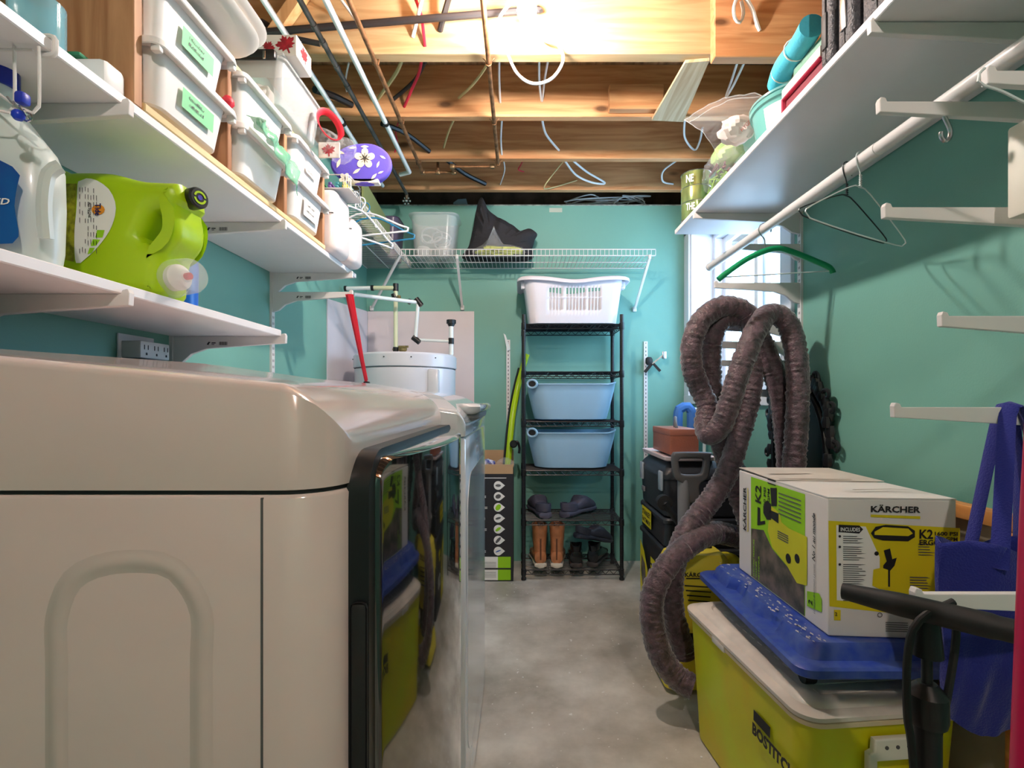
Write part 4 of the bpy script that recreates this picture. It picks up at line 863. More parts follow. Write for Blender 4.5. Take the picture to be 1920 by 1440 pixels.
MB().lathe([(0.038, -0.01), (0.040, 0.0), (0.040, 0.006), (0.037, 0.008), (0.0345, 0.062), (0.031, 0.070), (0.0, 0.070)], c1, ax1, 28, caps=False).build('measuring_cap', m_milky, lj)
MB().lathe([(0.026, 0.0), (0.026, 0.03), (0.020, 0.034), (0.012, 0.05), (0.0, 0.05)], c1, ax1, 20, caps=False).build('tap', m_binwhite, lj)
MB().cyl(c1 + ax1 * 0.05, c1 + ax1 * 0.06, 0.007).build('tap_button', m_red, lj)
yl = YJ - 0.0035
def lf2(*q_): return [tuple(J(*a)) for a in q_]
MB().flats([smooth2(lf2((150, 342), (165, 336), (185, 340), (207, 356), (219, 380), (219, 405), (208, 435), (186, 465), (165, 485), (146, 494), (143, 440), (147, 390)), True, 0.01)], (0, yl, 0), (1, 0, 0), (0, 0, 1)).build('label', m_paper, lj, flat=True, smooth=0)
MB().flats([lf2((104, 346), (147, 346), (143, 440), (142, 492), (100, 482))], (0, yl, 0), (1, 0, 0), (0, 0, 1)).build('label_strip', M('olive_label', S(150, 150, 30), 0.5, var=0.5, vs=90), lj, flat=True, smooth=0)
bz = J(188, 395); 
MB().flats([[(bz[0] + 0.013 * math.cos(a * .5236), bz[1] + 0.010 * math.sin(a * .5236)) for a in range(12)]], (0, yl - 0.001, 0), (1, 0, 0), (0, 0, 1)).build('logo_patch', M('orange_logo', S(236, 150, 40), 0.5), lj, flat=True, smooth=0)
text([('Tide', 0, 0, 0.011, 0.024)], M('dark_blue_ink', S(30, 36, 90), 0.5), lj, o=(bz[0] - 0.005, yl - 0.0015, bz[1] + 0.012), u=(0, 0, -1), v=(1, 0, 0), bold=0.03)
text([('ALL IN ONE', 0, 0, 0.005, 0.030)], m_ink, lj, o=(bz[0] - 0.018, yl - 0.0015, bz[1] + 0.014), u=(0, 0, -1), v=(1, 0, 0), bold=0.02)
rnd = random.Random(9); gl = []
for cx_ in range(7):
    for k in range(9):
        if rnd.random() < 0.35: continue
        a = J(153 + cx_ * 5.2, 352 + k * 14 + rnd.random() * 4); gl.append([(a[0], a[1]), (a[0] + 0.0013, a[1]), (a[0] + 0.0013, a[1] - 0.008 - rnd.random() * 0.005), (a[0], a[1] - 0.008)])
MB().flats(gl, (0, yl - 0.001, 0), (1, 0, 0), (0, 0, 1)).build('fine_print', m_greyink, lj, flat=True, smooth=0)
MB().flats([lf2((186, 433), (200, 433), (196, 447), (183, 447)), lf2((178, 450), (192, 451), (184, 462), (174, 463)), lf2((172, 466), (182, 466), (176, 476), (168, 478))], (0, yl - 0.001, 0), (1, 0, 0), (0, 0, 1)).build('label_swatches', m_pgreen, lj, flat=True, smooth=0)
bb = thing('blue_bottle', 'blue bottle standing behind the lime jug', 'bottle', (-0.79, 1.17, ZJ0))
MB().loft([oval(-0.80, 1.18, a, b, ZJ0 + z, 20) for z, a, b in ((0, .035, .03), (.004, .04, .034), (.11, .042, .034), (.15, .036, .03), (.165, .016, .016), (.18, .016, .016))]).build('bottle_body', M('bright_blue_plastic', S(20, 96, 200), 0.3), bb)
MB().lathe([(0.018, 0.178), (0.018, 0.2)], (-0.80, 1.18, ZJ0)).build('cap', m_blue, bb)
# wire rack hanging under the upper shelf
ur = thing('under_shelf_wire_rack', 'white wire rack clipped under the upper shelf above the white jug', 'wire rack', (-0.75, 0.72, 1.6))
mb = MB()
for dx in (0.0, 0.036):
    x_ = P(27, 0, .74).x + dx - 0.0; mb.tube(spline([(x_, 0.74, ZU - 0.002), (x_, 0.74, 1.50), (x_ - 0.004, 0.735, 1.488), (x_ - 0.02, 0.72, 1.489)], 0.008), 0.0022, 6)
mb.tube([(P(-60, 95, .74).x, 0.74, 1.583), (P(62, 90, .74).x, 0.74, 1.583)], 0.0022, 6)
mb.tube(spline([(P(-20, 165, .74).x, 0.74, 1.53), (P(20, 190, .74).x, .74, 1.506), (P(60, 212, .74).x, .74, 1.491)], .01), 0.0022, 6)
mb.build('rack_wires', m_metalwhite, ur)
MB().tube(spline([(-0.72, 0.755, ZU - 0.004), (-0.698, 0.755, ZU - 0.004), (-0.695, 0.755, ZU + 0.008), (-0.697, 0.755, ZU + 0.022), (-0.72, 0.755, ZU + 0.023)], 0.004), 0.004, 8).build('edge_hook', m_metalwhite, ur)
wc = thing('wire_clip_cluster', 'steel spring clips with blue grips hanging from the white wire rack', 'clips', (-0.745, 0.72, 1.49))
mb = MB()
for k in range(4): mb.tube(spline([(P(14 + k * 7, 180 + k * 7, .72).x, 0.72 + k * 0.003, P(0, 182 + k * 6, .72).z), (P(30 + k * 7, 195 + k * 6, .72).x, 0.715, P(0, 197 + k * 5, .72).z), (P(40 + k * 5, 206 + k * 5, .72).x, 0.72, P(0, 208 + k * 5, .72).z)], 0.005), 0.0016, 6)
mb.tube([(P(52, 222, .72).x + 0.006 * math.cos(a * .785), 0.72, P(0, 220, .72).z + 0.006 * math.sin(a * .785)) for a in range(8)], 0.0014, 6, closed=True)
mb.build('spring_wire', m_steel, wc)
MB().rbox(P(30, 0, .735).x, P(48, 0, .735).x, .73, .745, P(0, 195, .735).z, P(0, 172, .735).z, 0.004).build('blue_grip', M('blue_grip', S(30, 50, 170), 0.4), wc)
MB().ball(P(34, 216, .715), 0.008, 10).build('blue_bead', M('blue_bead', S(30, 60, 190), 0.3), wc)
# glass item and white tub at the near end of the upper shelf
gj = thing('glass_jar', 'clear blue glass jar on the upper shelf before the pine frame', 'jar', (-0.74, 0.66, ZS))
tag(gj, 'clear blue glass jar on the upper shelf before the pine frame', 'jar')
MB().lathe([(0.03, 0), (0.035, 0.004), (0.035, 0.08), (0.025, 0.09), (0.022, 0.089), (0.032, 0.078), (0.032, 0.008), (0.0, 0.006)], (-0.755, 0.79, ZS + 0.001), caps=False).build('jar_body', M('blue_glass', S(150, 210, 225), 0.05, alpha=0.45), gj)
wt = thing('small_tub', 'small white tub with green lid on the upper shelf against the pine panel', 'tub', (-0.74, 0.87, ZS))
MB().rbox(-0.80, -0.712, 0.865, 0.915, ZS + 0.001, ZS + 0.050, 0.010).build('tub_body', m_binwhite, wt)
MB().rbox(-0.798, -0.752, 0.862, 0.912, ZS + 0.050, ZS + 0.058, 0.004).build('tub_lid', M('green_lid', S(60, 140, 100), 0.4), wt)
# ================================================================ WIRE RACK WITH BASKETS AND SHOES
rk = thing('wire_rack', 'black five-tier wire rack standing against the back wall', 'wire rack', (0.31, 3.17, 0))
RX0, RX1, RY0, RY1 = 0.022, 0.604, 3.0, 3.305
for x_ in (RX0, RX1):
    for y_ in (RY0, RY1):
        pm = MB().cyl((x_, y_, 0.012), (x_, y_, 1.578), 0.0115, n=14); z = 0.05
        while z < 1.56: pm.lathe([(0.0115, 0), (0.0125, 0.001), (0.0115, 0.002)], (x_, y_, z), n=10, caps=False); z += 0.0254
        pp = pm.build('post', m_blackmetal, rk)
        MB().lathe([(0.010, 0), (0.015, 0.003), (0.015, 0.014), (0.010, 0.018)], (x_, y_, 0), n=12).build('foot', m_black, pp)
RZ = (1.520, 1.236, 0.940, 0.650, 0.354, 0.060)
for z in RZ:
    mb = MB(); r1, r2 = 0.0032, 0.0018
    for zz in (z, z - 0.026):
        for a, b in (((RX0, RY0), (RX1, RY0)), ((RX0, RY1), (RX1, RY1)), ((RX0, RY0), (RX0, RY1)), ((RX1, RY0), (RX1, RY1))): mb.cyl((*a, zz), (*b, zz), r1, n=6)
    def zig(p, q_, n):
        pts = [V(p) + (V(q_) - V(p)) * (i / n) + V((0, 0, 0 if i % 2 else -0.025)) for i in range(n + 1)]
        for a, b in zip(pts, pts[1:]): mb.cyl(a, b, r2, n=5, caps=False)
    for yy in (RY0, RY1): zig((RX0, yy, z), (RX1, yy, z), 24)
    for xx in (RX0, RX1): zig((xx, RY0, z), (xx, RY1, z), 12)
    for i in range(13):
        yy = RY0 + (i + 0.5) * (RY1 - RY0) / 13; mb.cyl((RX0, yy, z + 0.003), (RX1, yy, z + 0.003), r2, n=5, caps=False)
    for xx in (RX0 + 0.15, RX0 + 0.29, RX0 + 0.43): mb.cyl((xx, RY0, z - 0.002), (xx, RY1, z - 0.002), 0.0028, n=6)
    sh = mb.build('rack_shelf', m_blackmetal, rk)
    cl = MB()
    for x_ in (RX0, RX1):
        for y_ in (RY0, RY1): cl.lathe([(0.0135, -0.032), (0.0155, -0.028), (0.0145, 0.008), (0.0125, 0.01)], (x_, y_, z), n=12)
    cl.build('corner_sleeve', m_black, sh)
# white laundry basket: wall mesh with real slots
lb = thing('laundry_basket', 'white slotted laundry basket on top of the black wire rack', 'laundry basket', (0.31, 3.17, 1.525))
def basket_wall(t, cx, cy, z0, z1, hx0, hy0, hx1, hy1, r, mat):
    """front and back walls with slots as missing faces"""
    groups = [(-0.145, 4), (-0.045, 6), (0.085, 4)]; us = set(); slots = []
    for g0, n in groups:
        for k in range(n):
            a = g0 + k * 0.0195; slots.append((a, a + 0.0115)); us |= {round(a, 4), round(a + 0.0115, 4)}
    us = sorted(us | {-0.20, 0.0 - 0.17, 0.17, 0.20}); S0 = 0.20
    zs = [0, 0.01, 0.04, 0.075, 0.082, 0.095, 0.135, 0.146, 0.152, 0.158, 0.18, 0.205, 0.225, z1 - z0]
    zs = [z_ for z_ in zs if z_ <= z1 - z0 - 0.012] + [z1 - z0]
    mb = MB()
    def ring(tt):
        hx, hy = hx0 + (hx1 - hx0) * tt, hy0 + (hy1 - hy0) * tt; sx = hx / hx0
        pts = [(u_ * 1.0, -hy) for u_ in us]
        n = 6; rr_ = r
        for k in range(n + 1): a = R(-90 + 90 * k / n); pts.append((hx - rr_ + rr_ * math.cos(a), -hy + rr_ + rr_ * math.sin(a)))
        for k in range(n + 1): a = R(90 * k / n); pts.append((hx - rr_ + rr_ * math.cos(a), hy - rr_ + rr_ * math.sin(a)))
        pts += [(-u_, hy) for u_ in us]
        for k in range(n + 1): a = R(90 + 90 * k / n); pts.append((-hx + rr_ + rr_ * math.cos(a), hy - rr_ + rr_ * math.sin(a)))
        for k in range(n + 1): a = R(180 + 90 * k / n); pts.append((-hx + rr_ + rr_ * math.cos(a), -hy + rr_ + rr_ * math.sin(a)))
        return pts
    rings = []
    for i, dz in enumerate(zs):
        tt = dz / (z1 - z0); pts = ring(tt); top = (i == len(zs) - 1)
        rings.append([V((cx + a, cy + b, z0 + dz - (0.022 * math.exp(-(a / 0.13) ** 2) if top else 0))) for a, b in pts])
    n = len(rings[0]); vs = [p for rg in rings for p in rg]; fs = []
    def slot(a, b): return any(abs(a - s0) < 1e-3 and abs(b - s1) < 1e-3 for s0, s1 in slots)
    for i in range(len(rings) - 1):
        zb = zs[i]; open_ = (0.07 < zb < 0.145 and zs[i + 1] < 0.147) or (0.150 < zb < 0.21 and zs[i + 1] < 0.21)
        for j in range(n):
            jn = (j + 1) % n
            if open_ and j < len(us) - 1 and slot(us[j], us[j + 1]): continue
            fs.append((i * n + j, i * n + jn, (i + 1) * n + jn, (i + 1) * n + j))
    fs.append(tuple(range(n))[::-1])
    mb.add(vs, fs); mb.build('basket_body', mat, t, solid=0.003, smooth=40)
    top = rings[-1]; rim = MB(); rg = []
    ctr = V((cx, cy, 0))
    for off, dz in ((0.002, -0.006), (0.022, -0.012), (0.028, -0.022), (0.031, -0.020), (0.029, -0.004), (0.020, 0.003), (0.002, 0.004), (-0.003, 0.0)):
        o_ = []
        for p in top:
            d = (V((p.x, p.y, 0)) - ctr); e = V((d.x / hx1, d.y / hy1, 0)).normalized(); k = 1.6 if abs(d.x) > hx1 * 0.9 else 1.0
            o_.append(p + V((e.x * off * k, e.y * off, dz)))
        rg.append(o_)
    rim.loft(rg, caps=False, closed=True); rim.build('basket_rim', mat, t, smooth=50)
m_bask = M('white_basket_plastic', S(230, 224, 232), 0.35)
basket_wall(lb, 0.318, 3.165, 1.527, 1.795, 0.262, 0.165, 0.296, 0.195, 0.06, m_bask)
for sx in (-1, 1): MB().rbox(0.318 + sx * 0.300 - 0.012, 0.318 + sx * 0.300 + 0.012, 3.02, 3.06, 1.735, 1.785, 0.006).build('rim_support', m_bask, lb)
for lab, z0 in (('pale blue flexible tub on the third tier of the black rack', 0.945), ('pale blue flexible tub directly above the clogs tier', 0.655)):
    t = thing('laundry_tub', lab, 'laundry tub', (0.31, 3.16, z0)); cx, cy = 0.312, 3.155
    h = 0.220; rings = []
    def rg(hx, hy, z, up=0.0, ins=0):
        o_ = []
        for a, b in rr(0, 0, hx, hy, 0.11, 8):
            k = max(0, (abs(a) / hx - 0.78) / 0.22) ** 1.3
            kk = k * max(0, 1 - (abs(b) / (hy * 0.98)) ** 4) if False else k
            o_.append(V((cx + a, cy + b, z + up * kk)))
        return o_
    w_ = 0.004
    rings = [rg(0.20, 0.11, z0 + 0.004), rg(0.222, 0.135, z0 + 0.010), rg(0.232, 0.143, z0 + 0.05), rg(0.262, 0.160, z0 + h * 0.8), rg(0.270, 0.165, z0 + h - 0.006, 0.012), rg(0.275, 0.169, z0 + h - 0.003, 0.014), rg(0.275, 0.169, z0 + h + 0.003, 0.014), rg(0.268, 0.163, z0 + h + 0.003, 0.014), rg(0.258, 0.156, z0 + h * .8), rg(0.228, 0.139, z0 + 0.05), rg(0.20, 0.11, z0 + 0.012)]
    MB().loft(rings).build('tub_body', m_bluetub, t, smooth=50)
    for sx in (-1,):
        ctr = V((cx + sx * 0.240, cy - 0.142, z0 + h + 0.001))
        pts = [ctr + V((0.028 * math.cos(k * math.pi / 8), -0.012 - 0.010 * math.cos(k * math.pi / 8) * sx * -1, 0.024 * math.sin(k * math.pi / 8))) for k in range(16)]
        MB().tube(pts, 0.007, 8, closed=True).build('tub_handle', m_bluetub, t)
        MB().prism([(0.024 * math.cos(k * math.pi / 8), 0.018 * math.sin(k * math.pi / 8)) for k in range(16)], ctr + V((0, -0.008, 0)), (1, 0.33 * sx, 0), (0, 0, 1), 0.002).build('handle_opening', m_softblack, t)
# shoes
def shoe_rings(path, nn=18):
    """path: list of (y, half width, z bottom, z top)"""
    out = []
    for y, w_, zb, zt in path:
        out.append([V((w_ * math.copysign(abs(math.cos(a)) ** 0.7, math.cos(a)), y, (zb + zt) / 2 + (zt - zb) / 2 * math.copysign(abs(math.sin(a)) ** 0.75, math.sin(a)))) for a in (2 * math.pi * k / nn for k in range(nn))])
    return out
SSC = [1.0]
def mtx(x, y, z, rz, ry=0, rx=0): return Matrix.Translation((x, y, z)) @ Matrix.Rotation(R(rz), 4, 'Z') @ Matrix.Rotation(R(rx), 4, 'X') @ Matrix.Rotation(R(ry), 4, 'Y') @ Matrix.Diagonal((SSC[0], SSC[0], SSC[0] * 1.08, 1))
def mtx_old(x, y, z, rz, ry=0, rx=0): return Matrix.Translation((x, y, z)) @ Matrix.Rotation(R(rz), 4, 'Z') @ Matrix.Rotation(R(rx), 4, 'X') @ Matrix.Rotation(R(ry), 4, 'Y')
def clog(label, x, y, z, rz, mat, ry=0, rx=0, L=0.27):
    t = thing('clog', label, 'shoe', (x, y, z)); m_ = mtx(x, y, z, rz, ry, rx)
    so = MB().loft(shoe_rings([(0, .020, .0, .022), (0.006, .032, 0, .03), (0.05, .038, 0, .034), (0.12, .036, .004, .03), (0.19, .048, .002, .03), (0.24, .044, .004, .028), (L, .018, .012, .026)])); so.xf(m_).build('sole', mat, t)
    up = MB().loft(shoe_rings([(0.012, .018, .02, .060), (0.016, .034, .02, .066), (0.03, .036, .02, .070)][:1] + [(0.10, .034, .018, .060), (0.13, .042, .018, .088), (0.17, .046, .016, .082), (0.22, .044, .014, .060), (0.255, .030, .014, .040), (0.268, .012, .016, .030)])).xf(m_).build('upper', mat, t)
    cup = MB(); rings = []
    for zz, wo, yb, in ((0.02, .036, -0.0), (0.042, .038, -0.005), (0.056, .037, -0.004)):
        rings.append([V((wo * math.sin(a), 0.055 + yb - 0.058 * math.cos(a), zz + 0.012 * math.cos(a / 1.4))) for a in (R(-115 + 230 * k / 16) for k in range(17))])
    ri2 = [[V((p.x * 0.86, p.y + 0.005 if p.y < .05 else p.y, p.z)) for p in rg_] for rg_ in rings[::-1]]
    al = rings + ri2; vs = [p for rg_ in al for p in rg_]; n = 17; fs = [(i * n + j, i * n + j + 1, (i + 1) * n + j + 1, (i + 1) * n + j) for i in range(len(al) - 1) for j in range(n - 1)]
    cup.add(vs, fs); cup.xf(m_).build('heel_cup', mat, t, smooth=50)
    MB().loft([[V((.030 * math.cos(a), 0.062 + 0.05 * math.sin(a), zz)) for a in (2 * math.pi * k / 16 for k in range(16))] for zz in (0.0345, 0.037)]).xf(m_).build('insole', m_ink, t)
    return t
m_clog = M('grey_violet_foam', S(74, 72, 88), 0.6)
ZT5 = 0.354 + 0.0065; ZT6 = 0.060 + 0.0065
SSC[0] = 1.22
clog('grey clog on the tier below the blue tubs, next to the rack post', 0.155, 3.015, ZT5, 12, m_clog)
clog('grey clog on the tier below the blue tubs, its toe swung outward', 0.262, 3.04, ZT5, -40, m_clog)
SSC[0] = 1.08
def boot(label, x, y, z, rz, mat, sole, shaft, seam=None, name='boot', open_mat=None):
    t = thing(name, label, 'shoe', (x, y, z)); m_ = mtx(x, y, z, rz)
    MB().loft(shoe_rings([(0, .022, .0, .022), (0.006, .034, 0, .024), (0.06, .038, 0, .024), (0.12, .038, .006, .022), (0.19, .048, .0, .02), (0.24, .044, .002, .02), (0.272, .018, .006, .018)])).xf(m_).build('sole', sole, t)
    MB().loft(shoe_rings([(0.006, .018, .02, .062), (0.012, .032, .02, .080), (0.06, .038, .018, .095), (0.11, .040, .018, .090), (0.17, .045, .016, .066), (0.22, .043, .016, .052), (0.25, .034, .016, .042), (0.265, .014, .018, .03)])).xf(m_).build('upper', mat, t)
    if shaft:
        rg_ = []
        for zz, wx, wy, cy_ in ((0.05, .036, .05, .062), (0.09, .036, .052, .062), (0.14, .040, .055, .062), (0.19, .043, .058, .06), (shaft - 0.002, .045, .060, .058), (shaft, .044, .059, .058), (shaft, .038, .053, .058), (shaft - 0.03, .036, .050, .058)):
            rg_.append([V((wx * math.cos(a), cy_ + wy * math.sin(a), zz)) for a in (2 * math.pi * k / 24 for k in range(24))])
        MB().loft(rg_).xf(m_).build('shaft', mat, t, smooth=50)
        MB().prism([(-0.004, 0.04), (0.004, 0.04), (0.005, shaft - 0.01), (-0.005, shaft - 0.01)], (0, 0.0055, 0), (1, 0, 0), (0, 0.02, 1), 0.002).xf(m_).build('heel_strip', M('darker_leather', S(96, 56, 36), 0.5), t)
        MB().tube(spline([(-0.012, 0.004, shaft - 0.004), (-0.012, -0.002, shaft + 0.018), (0.012, -0.002, shaft + 0.018), (0.012, 0.004, shaft - 0.004)], 0.005), 0.004, 6, flat=.5).xf(m_).build('pull_tab', M('boot_pull_tab', S(110, 70, 50), 0.6), t)
    else:
        rg_ = []
        for zz, k_ in ((0.08, 0.9), (0.105, 1.0), (0.112, 1.0), (0.112, 0.82), (0.07, 0.7)):
            rg_.append([V((.034 * k_ * math.cos(a), 0.055 + .05 * k_ * math.sin(a), zz + 0.006 * math.cos(a * 2))) for a in (2 * math.pi * k / 20 for k in range(20))])
        MB().loft(rg_).xf(m_).build('collar', mat, t, smooth=50)
    return t
m_boot = M('tan_boot_leather', S(180, 116, 76), 0.35, bump=0.2, bs=50, var=0.25, vs=18)
m_sole = M('cream_crepe_sole', S(214, 200, 180), 0.6)
m_shoe = M('black_polished_leather', S(22, 21, 22), 0.2)
boot('tan leather boot with cream sole on the bottom tier beside the rack post', 0.124, 3.014, ZT6, 4, m_boot, m_sole, 0.215)
boot('tan leather boot with cream sole on the bottom tier beside the black shoe', 0.219, 3.014, ZT6, -6, m_boot, m_sole, 0.215)
m_bsole = M('brown_black_sole', S(60, 52, 50), 0.6)
boot('black polished dress shoe next to the tan boots', 0.336, 3.016, ZT6, -4, m_shoe, m_bsole, 0, name='dress_shoe')
boot('black polished dress shoe partly under the dark slip-on', 0.432, 3.03, ZT6, -22, m_shoe, m_bsole, 0, name='dress_shoe')
clog('dark slip-on clog resting tilted on top of the black dress shoes', 0.335, 3.06, ZT6 + 0.168, -58, M('dark_blue_grey_foam', S(52, 54, 66), 0.5), ry=0, rx=-15)
# ================================================================ TALL CARTON, TRIMMER, CLAMP
tc = thing('tall_carton', 'tall open black printed carton with drop-shaped icons beside the rack', 'carton', (-0.10, 3.08, 0))
x0, x1, y0, y1, zt = P(905, 0, 2.98).x - 0.02, P(962, 0, 2.98).x, 2.98, 3.24, 0.69
ft = 0.003
MB().box(x0, x1, y0, y0 + ft, 0.002, zt).box(x0, x1, y1 - ft, y1, 0.002, zt + 0.06).box(x0, x0 + ft, y0 + ft, y1 - ft, 0.002, zt).box(x1 - ft, x1, y0 + ft, y1 - ft, 0.002, zt).box(x0, x1, y0, y1, 0.002, 0.006).build('box_walls', m_kraft, tc, smooth=0)
pk = M('carton_black_print', S(40, 38, 42), 0.55)
MB().box(x0, x1 + 0.0015, y0 - 0.0015, y0, 0.003, zt - 0.055).box(x1, x1 + 0.0015, y0, y1, 0.003, zt - 0.02).build('printed_wrap', pk, tc, smooth=0)
MB().prism([(0, 0), (x1 - x0, 0), (x1 - x0 - 0.005, 0.055), (0.01, 0.055)], (x0, y0, zt - 0.055), (1, 0, 0), (0, -0.12, 1), 0.003).prism([(0, 0), (0.2, 0), (0.19, -0.16), (0.01, -0.15)], (x1 + 0.001, y0, zt - 0.005), (0, 1, 0), (0.30, 0, 1), 0.003).build('open_flap', m_kraft, tc, smooth=0)
dr_ = []; ic = []; gi = []
ww = x1 - x0
for k in range(7):
    cz = 0.566 - k * 0.0645; cx = ww * 0.56; rad = 0.026
    p = [(cx + rad * math.cos(R(a)), cz + rad * math.sin(R(a))) for a in range(40, 321, 20)] + [(cx + rad * 1.55, cz)]
    dr_.append(p); (gi if k in (2, 4) else ic).append([(cx + 0.017 * math.cos(R(a + k * 40)), cz + 0.008 * (1 + .7 * (k % 3)) * math.sin(R(a + k * 50))) for a in range(0, 360, 45)])
fr_ = ((x0, y0 - 0.0016, 0), (1, 0, 0), (0, 0, 1))
MB().flats(dr_, *fr_).build('drop_icons', m_paper, tc, flat=True, smooth=0)
MB().flats(ic[:-1], *fr_, e=0.0014).build('icon_pictures', m_greyink, tc, flat=True, smooth=0)
MB().flats(gi, *fr_, e=0.0014).build('green_icon_pictures', m_pgreen, tc, flat=True, smooth=0)
MB().flats(ic[-1:], *fr_, e=0.0014).build('blue_icon_picture', M('blue_print', S(50, 90, 170), 0.5), tc, flat=True, smooth=0)
cap = [(0.008 + 0.0, ww * 0.26 * (0.6 + 0.4 * ((k * 7) % 5) / 5), 0.566 - k * 0.0645 + d, 0.569 - k * 0.0645 + d) for k in range(7) for d in (0, -0.008)]
MB().flats(cap + [(0.008, ww * .8, 0.608, 0.612)], *fr_).build('caption_print', m_paper, tc, flat=True, smooth=0)
MB().flats([(0.008, ww * 0.55, 0.080, 0.146), (0.008, ww * 0.55, 0.008, 0.070)], *fr_, e=0.001).build('white_sticker', m_paper, tc, flat=True, smooth=0)
MB().flats([(ww * 0.55, ww * 0.93, 0.080, 0.146), (ww * 0.55, ww * 0.93, 0.008, 0.070)], *fr_, e=0.001).build('lime_sticker', m_pgreen, tc, flat=True, smooth=0)
MB().flats([(0.01, ww * 0.5, 0.085 + k * 0.009, 0.087 + k * 0.009) for k in range(4)] + [(0.01, ww * 0.5, 0.026 + k * 0.009, 0.028 + k * 0.009) for k in range(4)], *fr_, e=0.0016).build('sticker_print', m_greyink, tc, flat=True, smooth=0)
MB().flats([[(0.07, 0.07), (0.16, 0.04), (0.17, 0.33), (0.13, 0.36), (0.12, 0.26), (0.08, 0.24)]], (x1 + 0.0016, y0, 0), (0, 1, 0), (0, 0, 1)).build('side_lime_print', m_pgreen, tc, flat=True, smooth=0)
crumple('plastic_wrap', (x1 - 0.05, y0 + 0.052, zt - 0.01), (0.05, 0.04, 0.045), m_film, 4, amp=0.5, parent=tc)
crumple('blue_wrapper', (x0 + 0.045, y0 + 0.05, zt - 0.01), (0.05, 0.035, 0.035), M('navy_wrapper', S(40, 44, 120), 0.3, var=0.6, vs=40, col2=S(220, 220, 230)), 6, amp=0.5, parent=tc)
tm = thing('grass_trimmer', 'lime and black tool shaft standing in the tall carton, leaning toward the rack', 'garden tool', P(955, 880, 3.1))
pts = [P(*q_) for q_ in ((944, 1000, 3.14), (950, 900, 3.165), (954, 850, 3.19), (961, 780, 3.25), (970, 730, 3.33), (980, 690, 3.345), (988, 664, 3.346))]
mb = MB().tube(spline(pts, 0.02), 0.019, 12)
sp_ = spline(pts, 0.02)
for i, p in enumerate(mb.v):
    c = sp_[min(i // 12, len(sp_) - 1)]; mb.v[i] = V((p.x, c.y + (p.y - c.y) * 0.6, p.z))
mb.build('shaft', m_lime, tm)
MB().tube(spline([p + V((-0.024, 0.004, 0)) for p in pts[:-1]], 0.02), 0.008, 8).build('shaft_rubber_edge', m_black, tm)
MB().lathe([(0.02, 0), (0.024, 0.004), (0.024, 0.03), (0.018, 0.036)], P(963, 832, 3.17), (0, -1, 0), 18).build('adjusting_knob', m_black, tm)
MB().tube(spline([P(963, 832, 3.18), P(970, 828, 3.18), P(974, 840, 3.18), P(973, 850, 3.18)], 0.01), 0.008).build('grip', m_black, tm)
wl = thing('wall_hook', 'pale blue hook strip at the top of the back wall rail', 'hook', P(948, 640, 3.34))
MB().prism([(P(944, 0, 3.34).x, P(0, 625, 3.34).z), (P(948, 0, 3.34).x, P(0, 628, 3.34).z), (P(957, 0, 3.34).x, P(0, 655, 3.34).z), (P(951, 0, 3.34).x, P(0, 658, 3.34).z)], (0, 3.345, 0), (1, 0, 0), (0, 0, 1), 0.006).build('hook_strip', m_pex, wl)
bc = thing('bar_clamp', 'grey and black squeeze clamp gripping the back wall rail', 'clamp', P(1212, 690, 3.3))
MB().bar(P(1213, 690, 3.32), P(1246, 664, 3.30), 0.016, 0.010).build('clamp_bar', m_steel, bc)
MB().rbox(P(1241, 0, 3.3).x, P(1249, 0, 3.3).x, 3.29, 3.305, P(0, 673, 3.3).z, P(0, 659, 3.3).z, 0.003).build('clamp_jaw', m_steel, bc)
MB().ball(P(1217, 677, 3.31), 0.032, 10, (0.8, 0.5, 1.0)).bar(P(1222, 682, 3.31), P(1209, 698, 3.32), 0.022, 0.02).bar(P(1225, 682, 3.30), P(1238, 696, 3.29), 0.020, 0.016).build('clamp_grip', m_softblack, bc)
# ================================================================ ITEMS ON THE BACK WIRE SHELF
ZD = ZW + 0.003
t = thing('clear_tote', 'rounded clear tote of cables and cups on the back wire shelf', 'storage tote', (P(812, 0, 3.2).x, 3.2, ZD))
tx0, tx1 = P(768, 0, 3.1).x, P(856, 0, 3.1).x
rg = lambda hx, hy, z: [V((a, b, z)) for a, b in rr((tx0 + tx1) / 2, 3.2, hx, hy, 0.06, 6)]
hw = (tx1 - tx0) / 2
MB().loft([rg(hw - 0.03, 0.09, ZD + 0.002), rg(hw - 0.02, 0.10, ZD + 0.01), rg(hw - 0.002, 0.118, ZD + 0.25), rg(hw + 0.010, 0.13, ZD + 0.255), rg(hw + 0.012, 0.132, ZD + 0.262), rg(hw + 0.002, 0.122, ZD + 0.264), rg(hw - 0.006, 0.114, ZD + 0.25), rg(hw - 0.024, 0.096, ZD + 0.014)]).build('tote_body', m_milky, t)
mb = MB()
cxm = (tx0 + tx1) / 2
for k, (dx, dz, rad) in enumerate(((-0.02, 0.15, 0.065), (0.04, 0.11, 0.05), (-0.06, 0.14, 0.035), (0.03, 0.15, 0.06))):
    mb.tube([(cxm + dx + rad * math.cos(a * .3927), 3.17 + 0.02 * k + 0.015 * math.sin(a * .8), ZD + dz + 0.9 * rad * math.sin(a * .3927) * 0.8) for a in range(16)], 0.006, 6, closed=True)
tag(mb.build('coiled_cable', m_cablew), 'coiled white leads inside the clear tote', 'cable')
for dx, dy, lab in ((-0.075, 0.0, 'white cup inside the clear tote, the one nearer the side wall'), (0.05, 0.0, 'white cup inside the clear tote, the one nearer the black sack')):
    mb = MB(); mb.lathe([(0.03, 0), (0.038, 0.01), (0.040, 0.06), (0.034, 0.065), (0.028, 0.066)], (cxm + dx, 3.19 + dy, ZD + 0.0165), n=18)
    tag(mb.build('white_cup', m_binwhite), lab, 'cup')
